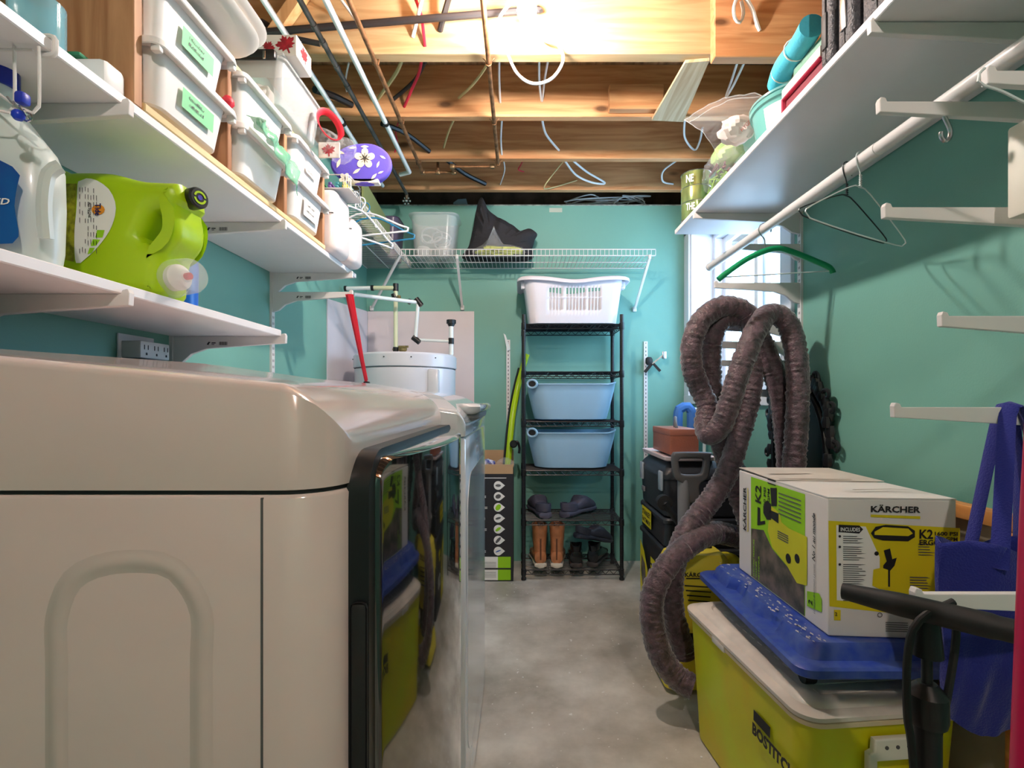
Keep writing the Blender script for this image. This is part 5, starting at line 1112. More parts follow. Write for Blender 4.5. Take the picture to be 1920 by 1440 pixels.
t = thing('storage_bin', 'translucent purple-grey bin at the corner of the wire shelves', 'storage bin', (-0.80, 3.2, ZD))
MB().loft([[V((a, b, z)) for a, b in rr(-0.835, 3.20, hx, hy, 0.04, 6)] for hx, hy, z in ((0.07, 0.09, ZD + .002), (0.085, 0.11, ZD + 0.24), (0.09, 0.115, ZD + 0.245), (0.08, 0.105, ZD + 0.246), (0.065, 0.085, ZD + 0.01))]).build('bin_body', M('purple_grey_plastic', S(96, 84, 108), 0.3, alpha=0.8), t)
MB().box(-0.945, -0.928, 3.10, 3.30, ZD + 0.15, ZD + 0.26).build('black_band', m_black, t)
bg = thing('black_cloth_bag', 'black cloth sack slumped on the back wire shelf with a raised tip', 'bag', (P(930, 0, 3.2).x, 3.2, ZD))
def Wp(px, py, y=3.18): p = P(px, py, y); return (p.x, p.z)
outl = smooth2([Wp(*q_) for q_ in ((872, 484), (878, 455), (886, 420), (892, 385), (900, 363), (908, 372), (915, 388), (935, 402), (958, 415), (978, 428), (996, 424), (1008, 434), (1003, 446), (998, 462), (990, 484))], True, 0.012)
cen = V((P(925, 0, 3.2).x, 0, P(0, 455, 3.2).z)); rings = []
for k, (dy, s_) in enumerate(((-0.075, 0.55), (-0.065, 0.80), (-0.03, 0.96), (0.0, 1.0), (0.04, 0.93), (0.07, 0.7), (0.08, 0.4))):
    rings.append([V((cen.x + (a - cen.x) * s_, 3.235 + dy + 0.018 * noise.noise(V((a * 25, b * 25, k * 0.3))), cen.z + (b - cen.z) * s_ - (1 - s_) * 0.045 if b > cen.z else cen.z + (b - cen.z) * (0.4 + 0.6 * s_ if s_ > .5 else s_))) for a, b in outl])
for rg_ in rings:
    for p in rg_: p.z = max(p.z, ZD + 0.001)
MB().loft(rings).build('bag_cloth', M('black_cloth', S(44, 42, 46), 0.85, bump=0.6, bs=30), bg)
nb = thing('noodle_bag', 'clear bag of yellow-green cord in front of the black sack', 'bag', (P(930, 0, 3.12).x, 3.11, ZD))
rnd = random.Random(4); c_ = V((P(935, 0, 3.12).x, 3.115, ZD + 0.035)); pts = []
for k in range(70):
    a = rnd.uniform(0, 6.28); q_ = rnd.random() ** 0.5; pts.append(c_ + V((0.15 * q_ * math.cos(a), 0.03 * q_ * math.sin(a), 0.034 * rnd.uniform(-1, 1) * (1 - 0.6 * q_) + 0.004)))
MB().tube(spline(pts, 0.012), 0.0075, 6).build('cord_strands', M('yellow_green_cord', S(196, 200, 96), 0.6), nb)
mb = MB(); mb.ball(c_, 1, 24, (0.165, 0.042, 0.045))
for i, p in enumerate(mb.v):
    d = p - c_; k = 1 + 0.12 * noise.noise(d * 40); pk_ = max(0, 1 - abs(d.x + 0.03) / 0.045)
    mb.v[i] = V((c_.x + d.x * k, c_.y + d.y * k, max(ZD + 0.001, c_.z + d.z * k + (0.115 * pk_ if d.z > 0.02 else 0))))
mb.build('bag_film', m_film, nb, smooth=25)
# ================================================================ STACK OF TOOL CHESTS
m_tb = m_toolgrey
def toolbox(name, label, x0, x1, y0, y1, z0, z1, taper, lip=True):
    t = thing(name, label, 'tool chest', ((x0 + x1) / 2, (y0 + y1) / 2, z0)); cx, cy, hx, hy = (x0 + x1) / 2, (y0 + y1) / 2, (x1 - x0) / 2, (y1 - y0) / 2
    rg_ = lambda s, z: [V((a, b, z)) for a, b in rr(cx, cy, hx - s, hy - s, 0.03, 4)]
    MB().loft([rg_(taper + 0.004, z0 + 0.001), rg_(taper, z0 + 0.008), rg_(0.010, z1 - 0.03), rg_(0.0, z1 - 0.024), rg_(0.0, z1 - 0.010), rg_(0.006, z1 - 0.0015)]).build('chest_body', m_tb, t)
    return t
TX0, TX1, TY0, TY1 = 0.640, 1.045, 2.25, 2.72
b1 = toolbox('tool_chest', 'large black rolling tool chest at the bottom of the stack', TX0, TX1, TY0, TY1, 0.0, 0.405, 0.012)
b2 = toolbox('tool_chest', 'thin middle black tool case with a yellow label in the stack', TX0 + 0.003, TX1, TY0 + .004, TY1, 0.407, 0.540, 0.006)
b3 = thing('tool_box', 'black tool box with metal latches, topmost of the tool stack', 'tool box', (0.84, 2.48, 0.542))
rg_ = lambda s, z, r=0.03: [V((a, b, z)) for a, b in rr(0.845, 2.48, 0.20 - s, 0.225 - s, r, 4)]
MB().loft([rg_(0.012, 0.543), rg_(0.006, 0.55), rg_(0.0, 0.70), rg_(0.0, 0.712)]).build('box_body', m_tb, b3)
MB().loft([rg_(-0.004, 0.714), rg_(-0.004, 0.735), rg_(0.012, 0.762), rg_(0.035, 0.788, 0.04), rg_(0.05, 0.792, 0.04)]).build('lid', m_tb, b3)
for yy in (2.27, 2.62): MB().rbox(0.6325, 0.645, yy, yy + 0.05, 0.66, 0.748, 0.005).build('latch', M('pale_grey_latch', S(150, 160, 170), 0.35), b3)
for zz, yy in ((0.60, 2.30), (0.60, 2.6)): MB().rbox(0.636, 0.646, yy, yy + 0.045, zz, zz + 0.025, 0.003).build('side_clip', m_grey, b3)
MB().box(TX0 + .10, TX0 + 0.30, TY0 + 0.0015, TY0 + 0.006, 0.64, 0.655).build('front_slot', m_ink, b3, smooth=0)
MB().flats([(0.02, 0.20, 0.425 - 0.407 + 0.012, 0.118)], (TX0 + 0.0025, 2.66, 0.407), (0, -1, 0), (0, 0, 1), e=0.004).build('yellow_label', m_pyellow, b2, flat=True, smooth=0)
text([('STANLEY', 0.03, 0.078, 0.026, 0.16), ('FATMAX', 0.03, 0.042, 0.022, 0.16)], m_ink, b2, o=(TX0 + 0.0025, 2.66, 0.407), u=(0, -1, 0), bold=0.02, e=0.0055)
MB().flats([[(0.02, 0.34), (0.10, 0.30), (0.17, 0.22), (0.19, 0.02), (0.05, 0.04), (0.02, 0.10)]], (TX0 + 0.004, 2.68, 0.0), (0, -1, 0), (0, 0, 1), e=0.010).build('yellow_sticker', m_pyellow, b1, flat=True, smooth=0)
MB().flats([[(0.05, 0.27), (0.12, 0.24), (0.14, 0.16), (0.11, 0.10), (0.07, 0.12), (0.04, 0.18)]], (TX0 + 0.004, 2.68, 0.0), (0, -1, 0), (0, 0, 1), e=0.0112).build('sticker_picture', m_pdark, b1, flat=True, smooth=0)
MB().flats([(0.22, 0.30, 0.28, 0.31), (0.22, 0.28, 0.255, 0.27)], (TX0 + 0.004, 2.68, 0.0), (0, -1, 0), (0, 0, 1), e=0.0085).build('small_yellow_print', m_pyellow, b1, flat=True, smooth=0)
text([('CUB', 0.22, 0.13, 0.06, 0.11)], m_paper, b1, o=(TX0 + 0.004, 2.68, 0.0), u=(0, -1, 0), bold=0.02, e=0.0085)
MB().rbox(0.645, 0.665, 2.234, 2.250, 0.27, 0.36, 0.005).build('yellow_latch', m_yellow, b1)
for yy in (2.33, 2.64): MB().cyl((0.70, yy, 0.0), (0.70, yy, 0.001), 0.01).build('wheel', m_black, b1)
tr_ = thing('pale_tray', 'pale pink-white flat tray on top of the black tool box', 'tray', (0.76, 2.45, 0.793))
MB().loft([[V((a, b, z)) for a, b in rr(0.765, 2.47, hx, hy, 0.02, 4)] for hx, hy, z in ((0.105, 0.20, 0.794), (0.115, 0.215, 0.800), (0.118, 0.22, 0.815), (0.112, 0.212, 0.816), (0.10, 0.20, 0.806))]).build('tray_body', M('pale_pink_plastic', S(222, 200, 200), 0.4), tr_)
bx_ = thing('brown_case', 'small brown leatherette case with dark carrying handle, on the tool stack', 'case', (0.755, 2.45, 0.816))
MB().rbox(0.690, 0.822, 2.32, 2.62, 0.8172, 0.934, 0.004).build('case_body', m_brownbox, bx_)
MB().rbox(0.688, 0.824, 2.318, 2.622, 0.905, 0.936, 0.004).build('case_lid', M('brown_leatherette_lid', S(168, 104, 84), 0.45, var=0.1), bx_)
MB().tube(spline([(0.75, 2.42, 0.936), (0.748, 2.43, 0.965), (0.756, 2.46, 0.985), (0.764, 2.49, 0.965), (0.766, 2.50, 0.936)], 0.006), 0.0075, 8).build('handle', m_grey, bx_)
# pipe frame with blue foam behind
fm = thing('pipe_frame', 'white pipe frame with blue foam padding behind the brown case', 'frame', P(1295, 900, 2.95))
yb_ = 2.95
MB().cyl(P(1280, 768, yb_), P(1400, 768, yb_), 0.012).cyl(P(1322, 768, yb_) , P(1318, 1000, yb_), 0.010).cyl(P(1334, 768, yb_), P(1332, 1000, yb_), 0.010).cyl(P(1347, 768, yb_), P(1346, 1000, yb_), 0.010).cyl(P(1277, 800, yb_), P(1277, 1085, yb_ - .05), 0.011).cyl(P(1390, 768, yb_), P(1390, 1085, yb_ - .05), 0.011).build('white_pipes', m_pex, fm)
MB().tube(spline([P(1272, 830, yb_), P(1271, 790, yb_), P(1273, 768, yb_), P(1282, 763, yb_), P(1296, 770, yb_), P(1296, 830, yb_)], 0.02), 0.028, 10).build('blue_foam', M('soft_blue_foam', S(70, 120, 190), 0.7), fm)
# ================================================================ YELLOW PRESSURE WASHER
pw = thing('pressure_washer', 'yellow and black pressure washer standing behind the yellow cooler', 'pressure washer', (0.64, 1.92, 0))
m_pwy = M('washer_yellow', S(226, 204, 60), 0.4)
def sec_xy(cx, cy, hx, hy, z, r=0.03): return [V((a, b, z)) for a, b in rr(cx, cy, hx, hy, r, 5)]
MB().loft([sec_xy(0.655, 1.93, .085, .085, 0.20), sec_xy(0.655, 1.93, .095, .095, 0.24), sec_xy(0.658, 1.93, .102, .098, 0.36), sec_xy(0.668, 1.93, .110, .095, 0.43), sec_xy(0.68, 1.93, .105, .085, 0.47), sec_xy(0.69, 1.93, .085, .07, 0.485)]).build('housing', m_pwy, pw)
MB().loft([sec_xy(0.65, 1.93, .080, .080, 0.06), sec_xy(0.65, 1.93, .086, .086, 0.08), sec_xy(0.65, 1.93, .084, .084, 0.205)]).build('motor_skirt', m_black, pw)
MB().loft([sec_xy(0.66, 1.90, .12, .10, 0.012), sec_xy(0.66, 1.90, .13, .11, 0.02), sec_xy(0.66, 1.90, .12, .105, 0.075), sec_xy(0.66, 1.91, .09, .09, 0.11)]).build('base', m_pwy, pw)
sl = [[(x_, z_) for x_, z_ in ((-0.055 + 0.004 * k, 0.385 - k * 0.018), (0.045 - 0.002 * k, 0.378 - k * 0.018), (0.045 - 0.002 * k, 0.374 - k * 0.018), (-0.055 + 0.004 * k, 0.380 - k * 0.018))] for k in range(5)]
MB().flats(sl + [(-0.05, 0.05, 0.407, 0.411)], (0.665, 1.8345, 0), (1, 0, 0), (0, 0, 1), e=0.004).build('vent_slits', m_ink, pw, flat=True, smooth=0)
text([('KÄRCHER', -0.065, 0.416, 0.015, 0.105)], m_ink, pw, o=(0.675, 1.8345, 0), bold=0.02, e=0.006)
MB().loft([sec_xy(0.565, 1.88, .022, .035, z, 0.02) for z in (0.13, 0.36)]).build('detergent_tank', M('cream_translucent_tank', S(224, 216, 180), 0.3), pw)
MB().cyl((0.66, 2.0, 0.42), (0.675, 2.04, 0.74), 0.022, 0.026).build('handle_column', m_grey, pw)
hz = P(1310, 0, 2.0)
ho = smooth2([(-0.078, 0.055), (-0.07, 0.068), (0.07, 0.068), (0.08, 0.055), (0.07, -0.03), (0.035, -0.065), (0.03, -0.13), (-0.03, -0.13), (-0.035, -0.065), (-0.07, -0.03)], True, 0.008)
hh = smooth2([(-0.052, 0.035), (-0.045, 0.042), (0.045, 0.042), (0.052, 0.035), (0.045, -0.01), (0.03, -0.022), (-0.03, -0.022), (-0.045, -0.01)], True, 0.008)
plate('handle', [ho, hh], (P(1311, 0, 1.97).x, 2.03, P(0, 885, 1.98).z), (1, 0, 0), (0, 0, 1), 0.03, 0.008, M('warm_grey_plastic', S(84, 82, 84), 0.45), pw)
MB().rbox(0.615, 0.645, 1.86, 1.98, 0.44, 0.52, 0.012).rbox(0.68, 0.76, 1.95, 2.02, 0.40, 0.50, 0.01).build('upper_bracket', m_black, pw)
crumple('lever_cover', (0.80, 1.93, 0.44), (0.06, 0.05, 0.035), m_yellow, 12, amp=0.2, parent=pw)
MB().tube(spline([(0.60, 1.86, 0.45), (0.53, 1.84, 0.44), (0.515, 1.84, 0.36), (0.55, 1.85, 0.28), (0.58, 1.85, 0.2)], 0.01), 0.005).build('power_lead', m_black, pw)
pw.location.y += 0.04
lg = thing('spray_lance', 'black angled spray handle with a square white sticker hung on the tool stack', 'spray lance', P(1260, 965, 2.19))
a, b = P(1245, 942, 2.19), P(1292, 1006, 2.18)
MB().tube([a, a.lerp(b, 0.3), a.lerp(b, 0.7), b], lambda t_, i: (0.030, 0.022, 0.022, 0.026)[i], 12, flat=0.7).lathe([(0.0, -0.02), (0.033, -0.018), (0.033, 0.018), (0.0, 0.02)], a, (0, 1, 0), 20, caps=False).build('lance_body', m_softblack, lg)
MB().cyl(a + V((0, -0.018, 0)), a + V((0, -0.023, 0)), 0.008).build('pivot_bolt', m_steel, lg)
c_ = P(1284, 986, 2.14); d_ = (b - a).normalized(); s_ = V((d_.z, 0, -d_.x))
MB().flats([(-0.022, 0.022, -0.022, 0.022)], c_, (1, 0, -1), (1, 0, 1), e=0.001).build('square_sticker', m_paper, lg, flat=True, smooth=0)
MB().flats([(-0.017, 0.017, 0.013, 0.017), (-0.017, 0.017, -0.017, -0.013), (-0.017, -0.013, -0.017, 0.017), (0.013, 0.017, -0.017, 0.017), (-0.004, 0.004, -0.008, 0.008)], c_, (1, 0, -1), (1, 0, 1), e=-0.001).build('sticker_symbol', m_ink, lg, flat=True, smooth=0)
# ================================================================ FABRIC-COVERED VACUUM HOSE
def hose_mesh(mb, pts, r, seed):
    sp = spline([P(*p) for p in pts], 0.006); n = 24; L = len(sp)
    st = len(mb.v)
    mb.tube(sp, lambda t_, i: r * (1 + 0.035 * math.sin(i * 2.1 + seed) + 0.03 * noise.noise(V((i * 0.45, seed, 0)))), n)
    for i in range(st, len(mb.v)):
        k = (i - st) // n; j = (i - st) % n; p = mb.v[i]; c = sp[min(k, L - 1)]; d = p - c
        f = 1 + 0.09 * noise.noise(V((k * 0.55, j * 0.22, seed))) + 0.08 * noise.noise(V((k * 0.95, j * 0.33, seed + 5)))
        mb.v[i] = c + d * f
vh = thing('vacuum_hose', 'long vacuum hose in a brown gathered fabric sleeve looped over brackets by the window', 'vacuum hose', P(1420, 600, 1.9))
mb = MB()
hose_mesh(mb, [(1300, 1288, 1.66), (1272, 1272, 1.68), (1244, 1238, 1.69), (1227, 1190, 1.70), (1221, 1140, 1.71), (1232, 1092, 1.73), (1262, 1048, 1.76), (1303, 1014, 1.80), (1343, 999, 1.86), (1378, 1006, 1.92), (1398, 1010, 2.0), (1402, 980, 2.05), (1386, 935, 2.05), (1372, 893, 2.02), (1352, 830, 1.96), (1338, 760, 1.925), (1332, 700, 1.925), (1334, 640, 1.925), (1350, 602, 1.925), (1380, 592, 1.925), (1404, 604, 1.925), (1416, 640, 1.925), (1412, 690, 1.925), (1404, 750, 1.92), (1386, 815, 1.91), (1366, 880, 1.90), (1338, 930, 1.88), (1310, 966, 1.86), (1285, 1003, 1.83), (1262, 1070, 1.79), (1262, 1150, 1.775), (1285, 1230, 1.765)], 0.0405, 1.0)
mb.build('sleeved_hose', m_hose, vh, smooth=60)
mb = MB()
hose_mesh(mb, [(1478, 905, 1.90), (1476, 860, 1.90), (1470, 800, 1.90), (1462, 745, 1.90), (1448, 690, 1.90), (1430, 645, 1.90), (1412, 610, 1.90), (1398, 586, 1.90), (1370, 574, 1.89), (1340, 580, 1.88), (1312, 605, 1.87), (1297, 645, 1.86), (1298, 690, 1.86), (1312, 728, 1.87), (1326, 762, 1.86), (1322, 796, 1.84), (1330, 815, 1.81), (1350, 800, 1.79), (1366, 762, 1.78), (1382, 710, 1.78), (1400, 660, 1.79), (1418, 618, 1.81), (1436, 592, 1.84), (1458, 590, 1.85), (1480, 612, 1.84), (1491, 655, 1.82), (1496, 720, 1.81), (1494, 800, 1.80), (1489, 860, 1.80), (1487, 915, 1.80)], 0.0385, 4.0)
mb.build('sleeved_hose', m_hose, vh, smooth=60)
# ornate black frame leaning behind the hose
of = thing('ornate_frame', 'black ornate frame with curled leaf carving, leaning on the wall behind the hose', 'ornate frame', (1.07, 1.96, 0.7))
mb = MB(); rnd = random.Random(11); oy, oz, ry, rz_ = 1.965, 0.86, 0.205, 0.285
for k in range(56):
    a = 2 * math.pi * k / 56; p = V((1.078 + rnd.uniform(-.006, .006), oy + ry * math.copysign(abs(math.cos(a)) ** 0.7, math.cos(a)), oz + rz_ * math.copysign(abs(math.sin(a)) ** 0.7, math.sin(a))))
    mb.ball(p, 0.021 + rnd.random() * 0.008, 8, (0.6, 1, 1.2))
    if k % 3 == 0:
        q_ = V((0, math.cos(a), math.sin(a))); tt = V((0, -math.sin(a), math.cos(a))); s_ = 1 if (k // 3) % 2 else -1
        mb.tube(spline([p, p + q_ * 0.03, p + q_ * 0.042 + tt * 0.018 * s_, p + q_ * 0.03 + tt * 0.032 * s_, p + q_ * 0.018 + tt * 0.022 * s_], 0.004), lambda t_, i: 0.010 * (1 - 0.5 * t_), 7)
mb.build('carved_border', M('black_cast_metal', S(30, 30, 32), 0.35), of)
MB().tube([(1.080, oy + 0.185 * math.cos(a * .196), oz + 0.26 * math.sin(a * .196)) for a in range(32)], 0.012, 8, closed=True).build('inner_ring', m_black, of)
MB().box(1.085, 1.092, oy - 0.16, oy + 0.16, oz - 0.25, oz + 0.25).build('backing', M('dark_green_backing', S(30, 52, 46), 0.5), of, smooth=0)
MB().box(1.065, 1.098, oy - 0.12, oy + 0.12, 0.0, 0.60).build('lower_support', m_black, of, smooth=0)
# wooden framed board leaning on the wall
bd = thing('framed_board', 'large beige board with orange pine edging leaning along the wall behind the boxes', 'board', (1.07, 1.3, 0))
m_or = wood('orange_pine', S(214, 150, 84), S(184, 116, 58), 'Y', knots=False, rough=0.4)
MB().rbox(1.020, 1.056, 0.84, 1.748, 0.795, 0.828, 0.003).build('top_rail', m_or, bd)
for yy in (0.86, 1.05, 1.35, 1.728): MB().rbox(1.022, 1.054, yy - 0.016, yy + 0.016, 0.003, 0.795, 0.003).build('stile', m_or, bd)
MB().box(1.044, 1.052, 0.876, 1.712, 0.003, 0.794).build('panel', M('beige_hardboard', S(176, 160, 138), 0.6, var=0.12), bd, smooth=0)
# ================================================================ COOLER
co = thing('cooler', 'yellow cooler with a worn white lid on the floor', 'cooler', (0.75, 1.36, 0))
MC = Matrix.Translation((0.756, 1.372, 0)) @ Matrix.Rotation(R(5.5), 4, 'Z')
CHX, CHY = 0.190, 0.298
def cr(s, z, r=0.05): return [V((a, b, z)) for a, b in rr(0, 0, CHX - s, CHY - s, r, 6)]
MB().loft([cr(0.030, 0.003), cr(0.022, 0.008), cr(0.018, 0.10), cr(0.010, 0.26), cr(0.004, 0.377), cr(0.010, 0.379)]).xf(MC).build('cooler_body', m_coolyel, co)
MB().loft([cr(0.006, 0.377), cr(-0.002, 0.379), cr(-0.004, 0.390), cr(0.002, 0.3925)]).xf(MC).build('collar', M('cream_collar', S(220, 200, 164), 0.4, var=0.1), co)
lid = MB().loft([cr(0.002, 0.393), cr(-0.006, 0.3945), cr(-0.006, 0.403), cr(0.004, 0.408), cr(0.016, 0.4095), cr(0.020, 0.415), cr(0.030, 0.420), cr(0.048, 0.4205), cr(0.052, 0.416), cr(0.058, 0.4155), cr(0.12, 0.4155)]).xf(MC).build('lid', m_lid, co)
mb = MB()
for k in range(14):
    yy = -0.24 + k * 0.037; mb.rbox(-0.115, 0.115, yy, yy + 0.022, 0.4152, 0.4175, 0.001, 1)
mb.xf(MC).build('lid_ribs', m_lid, co, kind='stuff')
MB().rbox(-0.197, -0.188, 0.03, 0.10, 0.376, 0.394, 0.003).xf(MC).build('lid_catch', m_lid, co)
hd = MB(); yn = -CHY - 0.004
ho = [(-0.050, 0.350), (0.050, 0.350), (0.052, 0.325), (0.064, 0.320), (0.064, 0.18), (-0.064, 0.18), (-0.064, 0.320), (-0.052, 0.325)]; hh = [(-0.044, 0.304), (-0.044, 0.205), (0.044, 0.205), (0.044, 0.304)]
hnd = plate('handle', [ho, hh], tuple(MC @ V((0.005, -CHY - 0.010, 0.01))), (math.cos(R(5.5)), math.sin(R(5.5)), 0), (0, 0, 1), 0.016, 0.004, M('dirty_white_handle', S(226, 220, 206), 0.4), co)
for dx in (-0.025, 0, 0.025): MB().cyl((dx + 0.005, -CHY - 0.017, 0.343), (dx + 0.005, -CHY - 0.0195, 0.343), 0.004).xf(MC).build('handle_screw', m_greyink, co)
MB().flats([(0.02, 0.09, 0.276, 0.302)], MC @ V((-CHX + 0.0035, -0.08, 0)), MC.to_3x3() @ V((0, -1, 0)), (0.02, 0, 1), e=0.006).build('logo_patch', m_ink, co, flat=True, smooth=0)
text([('BOSTITCH', 0.02, 0.245, 0.026, 0.165)], m_ink, co, o=MC @ V((-CHX + 0.0035, -0.08, 0)), u=MC.to_3x3() @ V((0, -1, 0)), v=(0.02, 0, 1), bold=0.05, e=0.0085)
# ================================================================ BLUE DOLLY BOARD AND PRINTED BOX
ZDL = 0.422
bl_ = thing('wheeled_board', 'scuffed blue plastic wheeled board lying on the cooler lid', 'dolly', (0.82, 1.42, ZDL))
DX0, DX1, DY0, DY1 = 0.602, 0.985, 1.085, 1.72; dz0, dz1 = ZDL + 0.045, ZDL + 0.105
cx, cy, hx, hy = (DX0 + DX1) / 2, (DY0 + DY1) / 2, (DX1 - DX0) / 2, (DY1 - DY0) / 2
def ring_n(s, z, notch):
    o_ = []
    for a, b in rr(cx, cy, hx - s, hy - s, 0.035, 5): o_.append((a, b))
    # densify the long sides and add hand notches
    out = []
    n = len(o_)
    for i in range(n):
        p, q_ = V((*o_[i], 0)), V((*o_[(i + 1) % n], 0)); k = max(1, int((q_ - p).length / 0.02))
        for j in range(24 if (q_ - p).length > 0.15 else 1):
            c = p.lerp(q_, j / (24 if (q_ - p).length > 0.15 else 1)); y_, x_ = c.y, c.x
            if notch:
                for yc in (1.30, 1.50):
                    d = abs(y_ - yc)
                    if d < 0.045 and abs(abs(x_ - cx) - (hx - s)) < 0.01: x_ -= math.copysign(0.022 * min(1, (0.045 - d) / 0.012), x_ - cx)
            out.append(V((x_, y_, z)))
    return out
MB().loft([ring_n(0.004, dz0, 0), ring_n(0.0, dz0 + 0.004, 0), ring_n(0.0, dz0 + 0.020, 0), ring_n(0.006, dz0 + 0.025, 0), ring_n(0.030, dz0 + 0.027, 1), ring_n(0.034, dz0 + 0.035, 1), ring_n(0.040, dz1 - 0.008, 1), ring_n(0.046, dz1, 1), ring_n(0.075, dz1, 0)]).build('board_top', m_blue, bl_)
MB().rbox(DX0 + 0.05, DX1 - 0.05, DY0 + 0.04, DY1 - 0.04, dz0 - 0.012, dz0 + 0.003, 0.004).build('underside_ribs', m_blue, bl_)
for sx in (DX0 + 0.055, DX1 - 0.055):
    for sy in (DY0 + 0.07, DY1 - 0.10):
        w_ = MB().cyl((sx, sy, dz0 - 0.001), (sx, sy, dz0 - 0.014), 0.018).build('caster', m_steel, bl_)
        MB().lathe([(0.006, -0.013), (0.018, -0.013), (0.0195, -0.008), (0.0195, 0.008), (0.018, 0.013), (0.006, 0.013)], (sx, sy, ZDL + 0.0200), (1, 0, 0), 20).build('wheel', m_black, w_)
rnd = random.Random(21); sp_ = []
for k in range(90):
    x_, y_ = rnd.uniform(0.012, 0.06), rnd.uniform(0.05, 0.60); s_ = rnd.uniform(0.001, 0.005)
    sp_.append([(x_ - s_, y_), (x_, y_ - s_ * 2.2), (x_ + s_ * .7, y_ - s_ * .3), (x_ + s_ * .3, y_ + s_ * 1.7)])
MB().flats(sp_, (DX0 + 0.035, DY0, dz1 + 0.0002), (1, 0, 0), (0, 1, 0)).build('paint_chips', M('dried_paint_chip', S(180, 180, 190), 0.6), bl_, flat=True, smooth=0)
kb = thing('printed_carton', 'white and yellow pressure washer carton standing on the blue wheeled board', 'carton', (0.85, 1.4, dz1))
z0, z1 = dz1 + 0.001, 0.848
# slightly turned carton: near corner C, far corner, right corner
A = V((0.708, 1.160, 0)); Bf = V((0.706, 1.628, 0)); Cr = V((0.985, 1.140, 0)); Dr = Cr + (Bf - A)
hb = z1 - z0
sides = MB().prism([(p.x, p.y) for p in (A, Cr, Dr, Bf)], (0, 0, z0), (1, 0, 0), (0, 1, 0), hb - 0.004).build('carton_sides', m_card, kb, smooth=0, bevel=0.003)
tp = MB(); 
def Q(u_, v_, z): p = A + (Cr - A) * u_ + (Bf - A) * v_; return V((p.x, p.y, z))
tp.prism([(0, 0), (1, 0), (1, 0.48), (0, 0.50)], Q(0, 0, z1 - 0.004), (Cr - A), (Bf - A), 0.003)
tp.build('top_flap', m_card, kb, smooth=0)
t2 = MB(); t2.quad(Q(0, 0.50, z1 - 0.001), Q(1, 0.48, z1 + 0.001), Q(1, 1.0, z1 + 0.004), Q(0, 1.0, z1 + 0.003)); t2.build('top_flap', M('worn_card_flap', S(206, 196, 186), 0.7, var=0.15), kb, smooth=0, solid=0.002)
t3 = MB(); t3.flats([[(0.005, 0.225), (0.08, 0.238), (0.2, 0.232), (0.2, 0.239), (0.08, 0.246), (0.005, 0.232)], [(0.10, .07), (0.2, 0.085), (.26, .08), (.2, .09), (.1, .076)], [(0.02, 0.33), (0.14, 0.345), (0.16, 0.34), (.03, .322)]], Q(0, 0, z1 + 0.0008), (Cr - A), (Bf - A), e=0.004); t3.build('torn_edge', M('torn_card_brown', S(120, 100, 80), 0.9), kb, flat=True, smooth=0)  # flat brown strips along the torn card
LU = (A - Bf).normalized(); LW = (A - Bf).length   # left face: u runs from the far end toward the camera
LO = V((Bf.x, Bf.y, z0))
MB().flats([(0.085, 0.375, 0.005, hb - 0.012)], LO, LU, (0, 0, 1)).build('lime_print', m_pgreen, kb, flat=True, smooth=0)
# photo panel and washer silhouette on the left face
MB().flats([[(0.087, 0.006), (0.373, 0.006), (0.373, 0.085), (0.30, 0.10), (0.215, 0.125), (0.165, 0.165), (0.087, 0.150)]], LO, LU, (0, 0, 1), e=0.001).build('photo_print', m_pdark, kb, flat=True, smooth=0)
MB().flats([[(0.205, 0.245), (0.255, 0.235), (0.265, 0.212), (0.30, 0.205), (0.385, 0.205), (0.385, 0.085), (0.34, 0.075), (0.29, 0.105), (0.215, 0.130), (0.19, 0.17)]], LO, LU, (0, 0, 1), e=0.0014).build('washer_print', M('washer_print_yellow', S(206, 204, 40), 0.5, var=0.1), kb, flat=True, smooth=0)
def dsc(cx, cy, r_, n=14): return [(cx + r_ * math.cos(6.2832 * k / n), cy + r_ * math.sin(6.2832 * k / n)) for k in range(n)]
MB().flats([dsc(0.300, 0.125, 0.013), dsc(0.342, 0.138, 0.012), [(0.165, 0.235), (0.185, 0.255), (0.21, 0.25), (0.21, 0.205), (0.185, 0.20), (0.165, 0.215)], [(0.20, 0.232), (0.25, 0.232), (0.25, 0.205), (0.21, 0.21)], [(0.13, 0.225), (0.145, 0.225), (0.145, 0.185), (0.175, 0.195), (0.175, 0.185), (0.128, 0.17)],
            [(0.205, 0.295), (0.24, 0.30), (0.24, 0.25), (0.212, 0.245)], (0.19, 0.235, 0.285 + .02, 0.288 + .02), (0.19, 0.235, 0.295 + .02, 0.298 + .02)], LO, LU, (0, 0, 1), e=0.002).build('black_print', m_ink, kb, flat=True, smooth=0)
MB().flats([(0.245 + k * 0.0, 0.30, 0.182 - k * 0.006, 0.185 - k * 0.006) for k in range(4)] + [(0.25, 0.36, 0.232 + k * 0.011, 0.235 + k * 0.011) for k in range(6)], LO, LU, (0, 0, 1), e=0.002).build('grey_print', m_greyink, kb, flat=True, smooth=0)
UPu, UPv = V((0, 0, 1)), -LU     # vertical lettering reads upward
text([('KÄRCHER', 0.135, -0.055, 0.020, 0.135), ('K2', 0.238, -0.150, 0.034, 0.052), ('1600 PSI', 0.215, -0.180, 0.013, 0.075), ('1.25 GPM', 0.215, -0.202, 0.013, 0.075)], m_ink, kb, o=LO, u=UPu, v=UPv, bold=0.02, e=0.0022)
text([('ELECTRIC PRESSURE', 0.012, -0.110, 0.008, 0.11), ('WASHER', 0.012, -0.126, 0.008, 0.05), ('NETTOYEUR', 0.012, -0.142, 0.008, 0.07)], m_pgreen, kb, o=LO, u=UPu, v=UPv, bold=0.02, e=0.0022)
